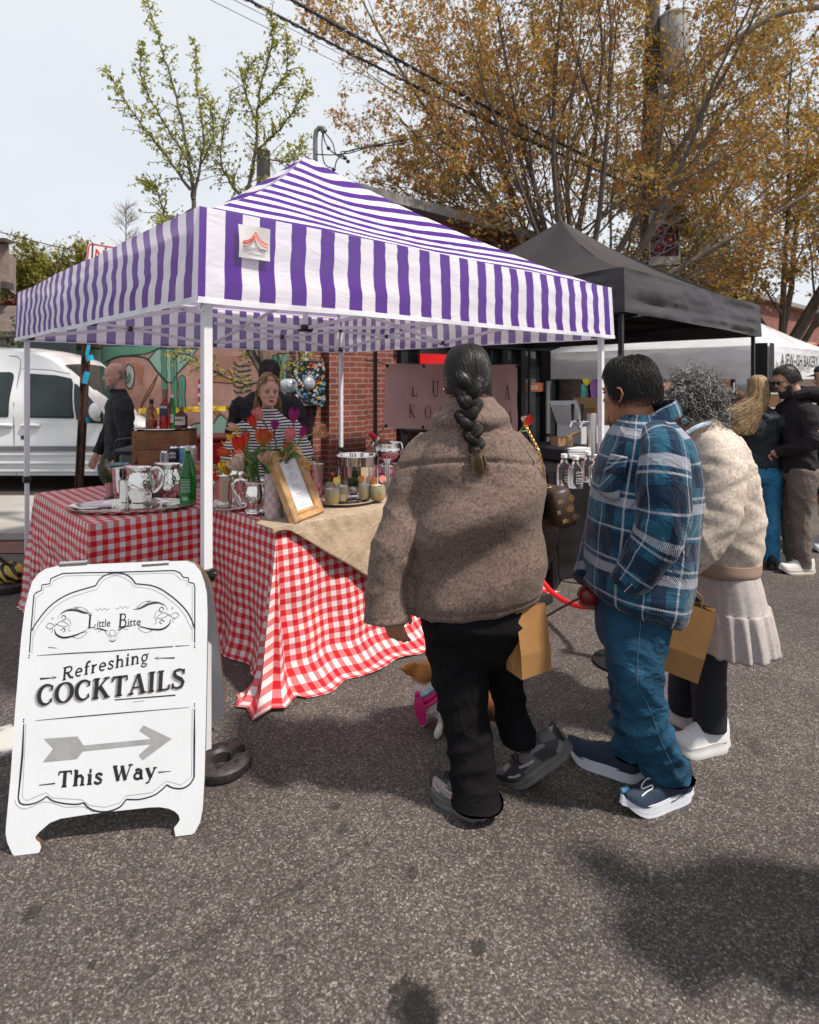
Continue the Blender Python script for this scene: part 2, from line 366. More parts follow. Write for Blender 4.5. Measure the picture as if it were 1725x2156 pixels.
# ground
def mat_asphalt():
 m,nt,b,out=nodes('asphalt');c=coords(nt)
 w=nd(nt,'TexNoise',{'Vector':c,'Scale':60.,'Detail':2.}).outputs[1]
 cw=mixc(nt,.012,c,w,'ADD')
 v1=nd(nt,'TexVoronoi',{'Vector':cw,'Scale':165.0});v2=nd(nt,'TexVoronoi',{'Vector':cw,'Scale':330.0})
 sep=nd(nt,'SeparateColor',{0:v1.outputs['Color']});sep2=nd(nt,'SeparateColor',{0:v2.outputs['Color']})
 stone=ramp(nt,sep.outputs[0],[(.0,(.060,.049,.044)),(.45,(.088,.074,.066)),(.72,(.126,.108,.097)),(.9,(.185,.16,.145)),(1.,(.28,.245,.22))])
 tint=ramp(nt,sep.outputs[1],[(.0,(1,.93,.86)),(.5,(1,1,1)),(1.,(.93,.96,1.05))])
 stone=mixc(nt,1.0,stone,tint,'MULTIPLY')
 edge=ramp(nt,v1.outputs['Distance'],[(.35,1.),(.7,.55)])
 stone=mixc(nt,1.0,stone,edge,'MULTIPLY')
 fine=ramp(nt,sep2.outputs[0],[(.0,.7),(.6,.95),(.93,1.12),(1.,1.5)])
 col=mixc(nt,.75,stone,fine,'MULTIPLY')
 big=nd(nt,'TexNoise',{'Vector':c,'Scale':.9,'Detail':6.,'Roughness':.6}).outputs[0]
 col=mixc(nt,1.0,col,ramp(nt,big,[(.3,.68),(.5,.98),(.72,1.28)]),'MULTIPLY')
 mid=nd(nt,'TexNoise',{'Vector':c,'Scale':9.,'Detail':4.,'Roughness':.7}).outputs[0]
 col=mixc(nt,1.0,col,ramp(nt,mid,[(.3,.85),(.7,1.15)]),'MULTIPLY')
 sx=nd(nt,'SeparateXYZ',{0:c});wob=nd(nt,'TexNoise',{'Vector':c,'Scale':22.,'Detail':4.}).outputs[0]
 tot=None
 for x,y,px,dark in((870,2125,62,.3),(1005,1990,20,.45),(868,1838,12,.5),(65,1925,20,.5),(705,1697,11,.45),(722,1744,13,.45),(1300,1690,10,.6),(195,2030,10,.5),(275,1965,13,.6),(880,2130,40,.3),(1600,1580,26,.75)):
  p=G(x,y);r=px*p.y/F
  dx=math_(nt,'SUBTRACT',sx.outputs[0],p.x);dy=math_(nt,'MULTIPLY',math_(nt,'SUBTRACT',sx.outputs[1],p.y),.75)
  d=math_(nt,'SQRT',math_(nt,'ADD',math_(nt,'MULTIPLY',dx,dx),math_(nt,'MULTIPLY',dy,dy)))
  d=math_(nt,'ADD',math_(nt,'DIVIDE',d,r),math_(nt,'MULTIPLY',math_(nt,'SUBTRACT',wob,.5),1.5))
  k=ramp(nt,d,[(.75,dark),(1.0,1.0)])
  tot=k if tot is None else mixc(nt,1.0,tot,k,'MULTIPLY')
 col=mixc(nt,1.0,col,tot,'MULTIPLY')
 for(x,y,px,sxx,pale,amt) in((-20,1560,60,.45,(.5,.49,.47),.85),(600,2060,0,1,(0,0,0),0)):
  if not px:continue
  p=G(x,y);r=px*p.y/F
  dx=math_(nt,'MULTIPLY',math_(nt,'SUBTRACT',sx.outputs[0],p.x),sxx);dy=math_(nt,'SUBTRACT',sx.outputs[1],p.y)
  d=math_(nt,'SQRT',math_(nt,'ADD',math_(nt,'MULTIPLY',dx,dx),math_(nt,'MULTIPLY',dy,dy)))
  d=math_(nt,'ADD',math_(nt,'DIVIDE',d,r),math_(nt,'MULTIPLY',math_(nt,'SUBTRACT',wob,.5),1.2))
  col=mixc(nt,ramp(nt,d,[(.7,amt),(1.,0.)]),col,pale)
 cr=None
 wv=nd(nt,'TexNoise',{'Vector':c,'Scale':14.,'Detail':5.,'Roughness':.7}).outputs[0]
 for(a,b_,wd) in(((665,1840),(60,2190),.010),((1790,1890),(1610,2165),.013),((900,1690),(610,1880),.006)):
  pa,pb=G(*a),G(*b_);d=(pb-pa);Lh=d.length;d.normalize()
  ax=math_(nt,'SUBTRACT',sx.outputs[0],pa.x);ay=math_(nt,'SUBTRACT',sx.outputs[1],pa.y)
  s=math_(nt,'ADD',math_(nt,'MULTIPLY',ax,-d.y),math_(nt,'MULTIPLY',ay,d.x))
  tt=math_(nt,'ADD',math_(nt,'MULTIPLY',ax,d.x),math_(nt,'MULTIPLY',ay,d.y))
  s=math_(nt,'ABSOLUTE',math_(nt,'ADD',s,math_(nt,'MULTIPLY',math_(nt,'SUBTRACT',wv,.5),.16)))
  inside=math_(nt,'MULTIPLY',math_(nt,'GREATER_THAN',tt,0),math_(nt,'LESS_THAN',tt,Lh))
  k=math_(nt,'MULTIPLY',ramp(nt,math_(nt,'DIVIDE',s,wd),[(.3,.8),(1.,0.)]),inside)
  cr=k if cr is None else math_(nt,'MAXIMUM',cr,k)
 col=mixc(nt,math_(nt,'MULTIPLY',cr,ramp(nt,mid,[(.35,.3),(.6,1.)])),col,(.014,.012,.011))
 h=math_(nt,'SUBTRACT',math_(nt,'MULTIPLY',sep.outputs[0],.8),v1.outputs['Distance'])
 set_(nt,b,Base_Color=col,Roughness=.82,Specular_IOR_Level=.35,Normal=bump(nt,h,.4,.003))
 return m
g=MB();g.add([(-160,-6,0),(160,-6,0),(160,190,0),(-160,190,0)],[(0,1,2,3)])
struct(g.build('asphalt_ground',mat_asphalt(),smooth=False))
U_=V((-.6805,.7325,0));S_=V((.7325,.6805,0));UP=V((0,0,1))
NF=V((.6805,-.7325,0))
A0=V((-.797,2.365,0))
# cloth and metal materials
def mat_stripe(name,c1,c2,period,duty=.5,phase=0.,tr=.35):
 m,nt,b,out=nodes(name);uv=nd(nt,'UVMap').outputs[0];sx=nd(nt,'SeparateXYZ',{0:uv})
 f=math_(nt,'FRACT',math_(nt,'ADD',math_(nt,'DIVIDE',sx.outputs[0],period),phase+50))
 k=math_(nt,'MULTIPLY',math_(nt,'LESS_THAN',f,duty),math_(nt,'LESS_THAN',sx.outputs[1],5.0))
 n=nd(nt,'TexNoise',{'Vector':coords(nt),'Scale':5.,'Detail':4.}).outputs[0]
 col=mixc(nt,1.,mixc(nt,k,c2,c1),ramp(nt,n,[(.3,.93),(.7,1.05)]),'MULTIPLY')
 cr=nd(nt,'TexNoise',{'Vector':coords(nt,'Object',(1,1,3)),'Scale':9.,'Detail':5.,'Distortion':.8}).outputs[0]
 set_(nt,b,Base_Color=col,Roughness=.7,Specular_IOR_Level=.12,Normal=bump(nt,cr,.35,.012))
 return translucent(m,tr,.48)
m_stripe=mat_stripe('striped_canopy_cloth',(.075,.007,.27),(.86,.85,.90),.148,.49,.66,.47)
m_hem=translucent(M('white_hem',(.80,.80,.84),.6),.3)
def mat_gingham():
 m,nt,b,out=nodes('gingham');uv=nd(nt,'UVMap').outputs[0];sx=nd(nt,'SeparateXYZ',{0:uv})
 e=[]
 for k in(0,1):
  f=math_(nt,'FRACT',math_(nt,'ADD',math_(nt,'DIVIDE',sx.outputs[k],.056),40));e.append(math_(nt,'LESS_THAN',f,.5))
 s=math_(nt,'ADD',math_(nt,'MULTIPLY',e[0],.5),math_(nt,'MULTIPLY',e[1],.5))
 col=ramp(nt,s,[(.0,(.64,.60,.60)),(.25,(.60,.15,.16)),(.75,(.50,.008,.016))],'CONSTANT')
 wv=nd(nt,'TexNoise',{'Vector':coords(nt),'Scale':4.,'Detail':3.}).outputs[0]
 col=mixc(nt,1.,col,ramp(nt,wv,[(.3,.92),(.7,1.06)]),'MULTIPLY')
 n=nd(nt,'TexNoise',{'Vector':coords(nt),'Scale':14.,'Detail':4.,'Distortion':1.}).outputs[0]
 set_(nt,b,Base_Color=col,Roughness=.75,Specular_IOR_Level=.2,Normal=bump(nt,n,.3,.012),Sheen_Weight=.1)
 return translucent(m,.1)
m_ging=mat_gingham()
m_white=M('white_powder_coat',(.62,.61,.64),.42,0,.06,3,.05,40,dirt=((.42,.40,.39),22,.2))
m_black=M('black_plastic',(.012,.012,.013),.45)
m_steel=M('polished_steel',(.72,.71,.69),.16,1,.06,5)
m_silver=M('polished_silver',(.80,.77,.72),.12,1,.08,5)
m_chrome=M('chrome',(.8,.8,.8),.1,1,.02)
m_rubber=M('black_rubber',(.022,.019,.020),.5,0,.25,8,.15,80,dirt=((.11,.09,.085),14,.6))
m_blackcloth=M('black_cloth',(.014,.013,.015),.75,0,.3,5,.3,12)
m_dkmetal=M('dark_metal',(.035,.035,.037),.42,.6,.2)
m_glass=M('clear_glass',(.96,.97,.97),.02,trans=1.0,var=.01,ior=1.45)
m_paper=M('paper',(.66,.66,.67),.7,0,.03)
m_ink=M('black_ink',(.014,.013,.018),.6)
m_kraft=M('kraft_paper',(.27,.135,.045),.75,0,.14,9,.12,30)
m_card=M('cardboard',(.30,.17,.08),.8,0,.1,9)
m_wood=M('wood',(.24,.12,.05),.6,0,.3,12,.1,50)
# pop-up canopies
def canopy(name,A,la,lc,zb,zt,zp,mats,label,cat='canopy tent',stripe=True,sag=.13,legm=None,seedz=0.,joint=None,zlift=None,corner=None,legs=(0,1,2,3),legw=.034,wav=.009,truss=True,group='market canopies along the street'):
 """A = front corner, la across (U_), lc along (S_)"""
 legm=legm or m_white;joint=joint or m_black
 t=thing(name,A,label,cat,group)
 C=[A,A+U_*la,A+U_*la+S_*lc,A+S_*lc]
 top=(C[0]+C[2])/2;lift=zlift or(lambda p:0.)
 pk=V((top.x,top.y,zp))
 roof=MB()
 for i in range(4):
  a,b=C[i],C[(i+1)%4];Lh=(b-a).length;nrm=((a+b)/2-top).normalized();H=math.hypot(((a+b)/2-top).length,zp-zt)
  def fn(u,q,a=a,b=b,Lh=Lh,i=i):
   e=lerp(a,b,u);p=lerp(e,V((top.x,top.y,0)),q);z=zt+lift(e)*(1-q)+(zp-zt)*(q**1.0)
   z-=sag*4*q*(1-q)*(.95-.22*math.cos(2*pi*u))*(1 if q<1 else 0)
   z+=.010*nz3(p.x*2.2,p.y*2.2,3+seedz)*(1-q)+.006*nz3(p.x*9,p.y*9,seedz)*(1-q)*4*q
   return V((p.x,p.y,z))
  roof.grid(fn,28,18,0,(lambda u,q,Lh=Lh,H=H:((q*H+.03)*.82,u*Lh*(1-q))))
 roof.build('canopy_roof',mats[0],t)
 val=MB();hem=MB()
 for i in range(4):
  a,b=C[i],C[(i+1)%4];Lh=(b-a).length;d=(b-a).normalized();n=V((d.y,-d.x,0)) if True else None
  if n.dot((a+b)/2-top)<0:n=-n
  def fv(u,q,a=a,b=b,n=n,i=i,Lh=Lh):
   p=lerp(a,b,u)+(b-a).normalized()*((2*u-1)*(.018+.015*q));e=min(u,1-u)*Lh
   z=lerp(zt+lift(p),zb+lift(p),q)
   z+=(.006*nz3(u*Lh*1.6,i*7,1+seedz))*q
   w=wav*(nz3(u*Lh*1.3+i*9,q*1.6,5+seedz)*1.6+nz3(u*Lh*.6,q*5.5+i*3,2+seedz)*1.1)+wav*.5*nz3(u*Lh*5,q*9,seedz+i)
   return V((p.x,p.y,z))+n*(.018+w*min(1,e*4)+.015*q)
  val.grid(fv,84,14,0,(lambda u,q,Lh=Lh:(u*Lh,q)))
  hem.grid(lambda u,q,fv=fv,n=n:fv(u,lerp(.955,1.02,q))+n*.004,60,1)
 val.build('valance',mats[1] if len(mats)>1 else mats[0],t)
 if stripe:hem.build('hem_tape',m_hem,t)
 for i in legs:
  c=C[i];inw=(top-c).normalized();off=inw*.05
  foot=c+off+V((0,0,.012));topp=c+off+V((0,0,zb+.02+(zt-zb)*.55))
  L=MB();L.bar(foot,lerp(foot,topp,.52),legw*.82,None,0,S_);L.bar(lerp(foot,topp,.36),topp,legw,None,0,S_)
  lg=L.build('leg',legm,t,smooth=False)
  J=MB();pj=lerp(foot,topp,.36);J.box(pj,(legw*1.5,legw*1.5,.05),rot=Matrix.Rotation(.75,3,'Z'),bev=.004);J.box(pj+V((.03,-.01,.004)),(.03,.018,.018),bev=.003)
  J.build('height_clamp',joint,lg)
  if truss:
   for zz in(zb+.005,zb+(zt-zb)*.6):J=MB();J.box(c+inw*.085+V((0,0,zz+.02)),(legw*1.3,legw*1.3,.045),rot=Matrix.Rotation(.75,3,'Z'),bev=.004);J.build('corner_bracket',joint,lg)
 if truss:
  z0=zb+.03;z1=zb+(zt-zb)*.62
  def br(a,b,w=.012,h=.026):m_=MB();m_.bar(a,b,w,h);m_.build('truss_bar',legm,t,smooth=False)
  def jt(c,sz,bv=.004):m_=MB();m_.box(c,sz,rot=Matrix.Rotation(.75,3,'Z'),bev=bv);m_.build('truss_joint',joint,t,smooth=False)
  for i in range(4):
   a,b=C[i],C[(i+1)%4];a=lerp(a,top,.035);b=lerp(b,top,.035);m=lerp(a,b,.5);hf=lerp(m,top,.5)
   for p,q in((a,m),(m,b)):
    br(V((*p.xy,z0)),V((*q.xy,z1)));br(V((*p.xy,z1)),V((*q.xy,z0)));jt(V((*lerp(p,q,.5).xy,(z0+z1)/2)),(.035,.035,.04))
   for zz in(z0,z1):jt(V((*m.xy,zz)),(.055,.055,.035),.006)
   br(V((*m.xy,z1)),V((*hf.xy,lerp(z0,z1,.5))));br(V((*m.xy,z0)),V((*top.xy,z1+.12)));br(V((*hf.xy,lerp(z0,z1,.5))),V((*top.xy,z0+.05)))
   br(V((*lerp(C[i],top,.08).xy,zt-.03)),V((*top.xy,zp-.12)),.014,.024)
  br(V((*top.xy,z0+.02)),V((*top.xy,zp-.06)),.034,.034)
  for zz in(z0+.05,z1+.12):jt(V((*top.xy,zz)),(.09,.09,.05),.01)
 return t,C,top
t1,C1,top1=canopy('striped_canopy_tent',A0,3.2,3.04,1.797,2.158,3.16,[m_stripe],'purple and white striped pop-up canopy tent on white legs over the gingham drink tables',seedz=1.,sag=.1)
def patch():
 o=onplane(503,541,A0+NF*.045,NF);mb=MB();k_=.84;S0_,U0_=S_,UP;w,h=.139,.131
 def fn(u,v):return o+S_*(u*w)+UP*(v*h)+NF*(.006*math.sin(u*5+1)*math.sin(v*4))
 mb.grid(fn,8,8)
 ob=mb.build('logo_patch',M('patch_cloth',(.52,.50,.51),.7),t1)
 lg=MB();q=o+NF*.010
 for k,wd in((0,.009),(-.016,.006)):
  left=[(.018,.075+k),(.045,.083+k),(.066,.1+k),(.082,.127+k)]
  lg.ribbon(catmull(left,10),[lerp(wd,wd*.7,i/9) for i in range(10)],q,S_*k_,UP*k_)
  lg.ribbon([(.164-x,y) for x,y in catmull(left,10)],[lerp(wd,wd*.7,i/9) for i in range(10)],q,S_*k_,UP*k_)
 lg.build('logo_emblem',M('logo_red',(.62,.09,.05),.6),ob,smooth=False)
 tx=MB();sans(tx,'UNIQUECANOPY',q+S_*.069+UP*.030,S_,UP,.0135,fit=.111,align='CENTER',bold=.01);sans(tx,'www.uniquecanopy.com',q+S_*.069+UP*.014,S_,UP,.005,fit=.067,align='CENTER')
 tx.build('logo_text',M('patch_ink',(.05,.045,.09),.6),ob,smooth=False)
patch()
rg=MB();pr=P(425,647,2.40);rg.tube([pr+V((math.cos(a)*.009,-.004,math.sin(a)*.012)) for a in[k*pi/8 for k in range(17)]],.002,6,caps=False);rg.build('tie_ring',m_chrome,t1)
def weight_plate(p,rot,label,nm='leg_weight'):
 mb=MB();n=40;r0,r1,h=.04,.108,.05;vs=[];gap=.32
 prof=[(r0,.0),(r0,h*.8),(r0+.01,h),(r1-.015,h),(r1,h*.75),(r1+.003,h*.3),(r1-.006,.0)]
 for i in range(n+1):
  a=rot+lerp(gap,2*pi-gap,i/n)
  for r,z in prof:vs.append(p+V((math.cos(a)*r,math.sin(a)*r,z)))
 k=len(prof);fs=[(i*k+j,i*k+(j+1)%k,(i+1)*k+(j+1)%k,(i+1)*k+j) for i in range(n) for j in range(k)]
 fs+=[tuple(range(k))[::-1],tuple(range(n*k,n*k+k))]
 mb.add(vs,fs);o=mb.build(nm,m_rubber);tag(o,label,'tent weight')
 hb=MB()
 for a in(1.0,2.0,3.14,4.2,5.2):hb.cyl(p+V((math.cos(rot+a)*.074,math.sin(rot+a)*.074,h-.002)),p+V((math.cos(rot+a)*.074,math.sin(rot+a)*.074,h+.0015)),.010,seg=10)
 hb.build('bolt_hole',m_black,o);return o
weight_plate(V((-.722,2.37,0)),R(35),'round black rubber weight plate around the foot of the near white tent leg')
wb=thing('weight_bag',G(25,1240),'yellow and black striped weight bag strapped to the far left tent leg','tent weight')
b=MB();c=G(22,1240)+V((0,0,.0));b.lathe([(.10,.0),(.145,.01),(.15,.05),(.13,.062),(.0,.065)],c,24);b.build('rubber_base',m_rubber,wb)
b=MB();b.ell(c+V((0,-.02,.12)),(.12,.09,.075),20,12,fn=lambda d:1+.08*math.sin(9*math.atan2(d.y,d.x))+.05*nz3(d.x*3,d.y*3,d.z*3))
def mat_hazard():
 m,nt,bb,o=nodes('hazard_stripe');s=nd(nt,'SeparateXYZ',{0:coords(nt)})
 f=math_(nt,'FRACT',math_(nt,'MULTIPLY',math_(nt,'ADD',s.outputs[0],math_(nt,'MULTIPLY',s.outputs[2],.9)),16.))
 set_(nt,bb,Base_Color=mixc(nt,math_(nt,'LESS_THAN',f,.5),(.012,.012,.012),(.45,.3,.05)),Roughness=.6);return m
b.build('bag',mat_hazard(),wb)
b=MB();b.tube([c+V((-.11,-.02,.05)),c+V((-.12,-.06,.2)),c+V((-.03,-.08,.25)),c+V((.05,-.05,.16))],.018,8,flat=.5);b.build('strap',m_black,wb)
# gingham tables
def table_cloth(name,o,du,lu,dv,lv,h,label,flare,drop=None,mat=m_ging,group='red gingham tablecloths',fold=.022,seed=0.,corner_flare=.10,fine=.013):
 """cloth over a table: o corner, du*lu and dv*lv the edges; flare(side, s) = outward reach at the hem"""
 mb=MB();nu=max(6,int(lu/.05));nv=max(6,int(lv/.05))
 cs=[o,o+du*lu,o+du*lu+dv*lv,o+dv*lv]
 mb.grid(lambda a,b:o+du*(a*lu)+dv*(b*lv)+V((0,0,h+.0022*nz3(a*lu*5,b*lv*5,seed+2))),nu,nv,0,lambda a,b:(a*lu,b*lv))
 loop=[];base=0.
 for i in range(4):
  a,b=cs[i],cs[(i+1)%4];L=(b-a).length;d=(b-a)/L;n=V((d.y,-d.x,0));c=(cs[0]+cs[2])/2
  if n.dot((a+b)/2-c)<0:n=-n
  k=int(L/.022)
  for j in range(k+1):loop.append((lerp(a,b,j/k),n,i,j/k*L,L,base+j/k*L))
  base+=L
  b2=cs[(i+2)%4];d2=(b2-b).normalized();n2=V((d2.y,-d2.x,0))
  if n2.dot((b+b2)/2-c)<0:n2=-n2
  for j in range(1,10):
   a_=j/10;nn=(n*(1-a_)+n2*a_).normalized();loop.append((b,nn,i+.5,a_,1,base+a_*.30))
  base+=.30
 hq=30;vs=[];m=len(loop)
 for q in range(hq+1):
  t=q/hq
  for(p,n,side,s,L,per) in loop:
   dr=h-.004
   cor=(1-abs(s-.5)*2) if side%1 else 0
   fl=flare(side,s,L)
   w=(fold*math.sin(per*2*pi/.34+1.3*math.sin(per*3.1)+seed)+fold*.7*nz3(per*3.3,t*1.4,seed))*sstep(.05,.9,t)
   w+=fine*nz3(per*7+t*2.2,t*4.5,seed+9)*sstep(.02,.3,t)
   w+=fine*.8*nz3(per*2.2-t*3,t*9.,seed+4)*sstep(.1,.4,t)
   if side%1:w+=corner_flare*cor*(sstep(.0,.8,t))*(1+.25*math.sin(s*9*pi))
   reach=fl*(.38*t**1.4+.62*sstep(.80,1.0,t))
   z=h*(1-min(1,t/.93));z=max(z,.006+.02*max(0,nz3(per*6,t*7,seed))) if t>.85 else z
   edge=min(.012,t*.1)
   vs.append(p+n*(reach+w+edge)+V((0,0,z+(.002 if q==0 else-.004*(1-t)))))
 per_tot=base;fs=[];uv=[]
 H=h*1.12
 for q in range(hq):
  for k in range(m):
   k2=(k+1)%m;x0=loop[k][5];x1=loop[k2][5] if k2 else per_tot
   fs.append((q*m+k2,q*m+k,(q+1)*m+k,(q+1)*m+k2));a,b_=q/hq*H,(q+1)/hq*H
   uv.append([(x1,-a),(x0,-a),(x0,-b_),(x1,-b_)])
 mb.add(vs,fs,0,uv)
 ob=mb.build(name,mat);
 return tag(ob,label,'tablecloth',group)
TH=.755
def folding_table(o,du,lu,dv,lv,h,label):
 t=thing('folding_table',o+du*(lu/2)+dv*(lv/2),label,'table','folding tables under cloths')
 mb=MB();c=o+du*(lu/2)+dv*(lv/2);rot=Matrix((du,dv,UP)).transposed()
 mb.box(c+V((0,0,h-.025)),(lu-.02,lv-.02,.036),rot=rot,bev=.008);mb.build('table_top',M('table_plastic',(.5,.5,.48),.6),t)
 for a in(.12,.88):
  for b in(.15,.85):
   L=MB();p=o+du*(lu*a)+dv*(lv*b);L.cyl(p,p+V((0,0,h-.03)),.014,seg=10);L.build('leg',m_dkmetal,t)
 return t
TL=V((-1.63,3.14,0));TR=V((-.667,3.08,0))
def fl_left(side,s,L):return .05
def fl_right(side,s,L):
 if side==0:return .28-.02*s
 if side in(.5,3.5):return .20
 return .05
folding_table(TL,S_,.80,U_,1.2,TH-.004,'folding table hidden under the gingham cloth with the oval tray')
table_cloth('gingham_tablecloth',TL,S_,.80,U_,1.2,TH,'red and white gingham cloth on the left table behind the white sandwich board',fl_left,seed=2.,fold=.014,corner_flare=.06)
folding_table(TR,S_,1.85,U_,.72,TH-.004,'folding table hidden under the gingham cloth with the flowers')
table_cloth('gingham_tablecloth',TR,S_,1.85,U_,.72,TH,'red and white gingham cloth trailing on the ground under the flowers and linen runner',fl_right,seed=5.3,fold=.018,corner_flare=.14)
def riser(c,w,d,h,label):
 o=c-S_*(w/2)-U_*(d/2);mb=MB()
 def add(fn,uvf):mb.grid(fn,12,8,0,uvf)
 P4=[o,o+S_*w,o+S_*w+U_*d,o+U_*d]
 add(lambda a,b:o+S_*(a*w)+U_*(b*d)+V((0,0,h)),lambda a,b:(a*w,b*d))
 x=0
 for i in range(4):
  a_,b_=P4[i],P4[(i+1)%4];L=(b_-a_).length
  n=V(((b_-a_).y,-(b_-a_).x,0)).normalized()
  add(lambda a,b,a_=a_,b_=b_,n=n:lerp(a_,b_,a)+V((0,0,h*(1-b)))+n*(.012*b*(1+math.sin(a*20))),lambda a,b,L=L,x=x:(x+a*L,-b*h));x+=L
 ob=mb.build('cloth_riser',m_ging);ob.location=(0,0,TH+.003)
 return tag(ob,label,'riser','gingham wrapped risers')
RZ=.145
rc1=P(352,0,4.28);rc1.z=0;riser(rc1,.50,.42,RZ,'low gingham-wrapped riser under the wooden crate')
rc2=P(822,0,4.55);rc2.z=0;riser(rc2,.30,.26,.10,'low gingham-wrapped riser under the silver punch bowl')
def mat_linen():
 m,nt,b,out=nodes('linen');c=coords(nt)
 n=nd(nt,'TexNoise',{'Vector':c,'Scale':6.,'Detail':7.,'Roughness':.65}).outputs[0]
 w1=nd(nt,'TexNoise',{'Vector':coords(nt,'Object',(1,1,.08)),'Scale':260.}).outputs[0];w2=nd(nt,'TexNoise',{'Vector':coords(nt,'Object',(.08,.08,1)),'Scale':260.}).outputs[0]
 col=mixc(nt,1.,ramp(nt,n,[(.3,(.33,.245,.165)),(.7,(.43,.33,.23))]),ramp(nt,math_(nt,'MULTIPLY',w1,w2),[(.12,.8),(.35,1.08)]),'MULTIPLY')
 cr=nd(nt,'TexNoise',{'Vector':c,'Scale':13.,'Detail':5.,'Distortion':1.4}).outputs[0]
 set_(nt,b,Base_Color=col,Roughness=.9,Specular_IOR_Level=.1,Normal=bump(nt,cr,.5,.02),Sheen_Weight=.2);return translucent(m,.08)
def linen():
 hem=[(-.10,.045),(.0,.02),(.06,.03),(.16,.10),(.30,.20),(.46,.31),(.60,.42),(.72,.53),(.80,.59),(.92,.50),(1.1,.38),(1.4,.2)]
 def drop(s):
  for(a,x),(b,y) in zip(hem,hem[1:]):
   if a<=s<=b:return lerp(x,y,(s-a)/(b-a))
  return hem[0][1] if s<hem[0][0] else hem[-1][1]
 back=.42
 def fn(u,q):
  s=lerp(-.04,1.35,u);dr=drop(s);w=lerp(-back*(.25+.75*sstep(-.1,.25,s)),dr,q)
  if w<=0:p=TR+S_*s-U_*w;p=p+V((0,0,TH+.007+.003*max(0,nz3(s*9,w*9,4))+.002))
  else:
   f=.28*.38*(w/TH)**1.4
   p=TR+S_*s+NF*(.030+f+.016*nz3(s*7+w*4,w*5,1)+.010*nz3(s*16,w*14,3)+.03*min(1,w*5))+V((0,0,TH+.008-w+.006))
  return p
 mb=MB();mb.grid(fn,80,44)
 ob=mb.build('linen_runner',mat_linen());md=ob.modifiers.new('thick','SOLIDIFY');md.thickness=.004;md.offset=1
 tag(ob,'beige linen runner hanging in a point over the front of the gingham table','table runner')
linen()
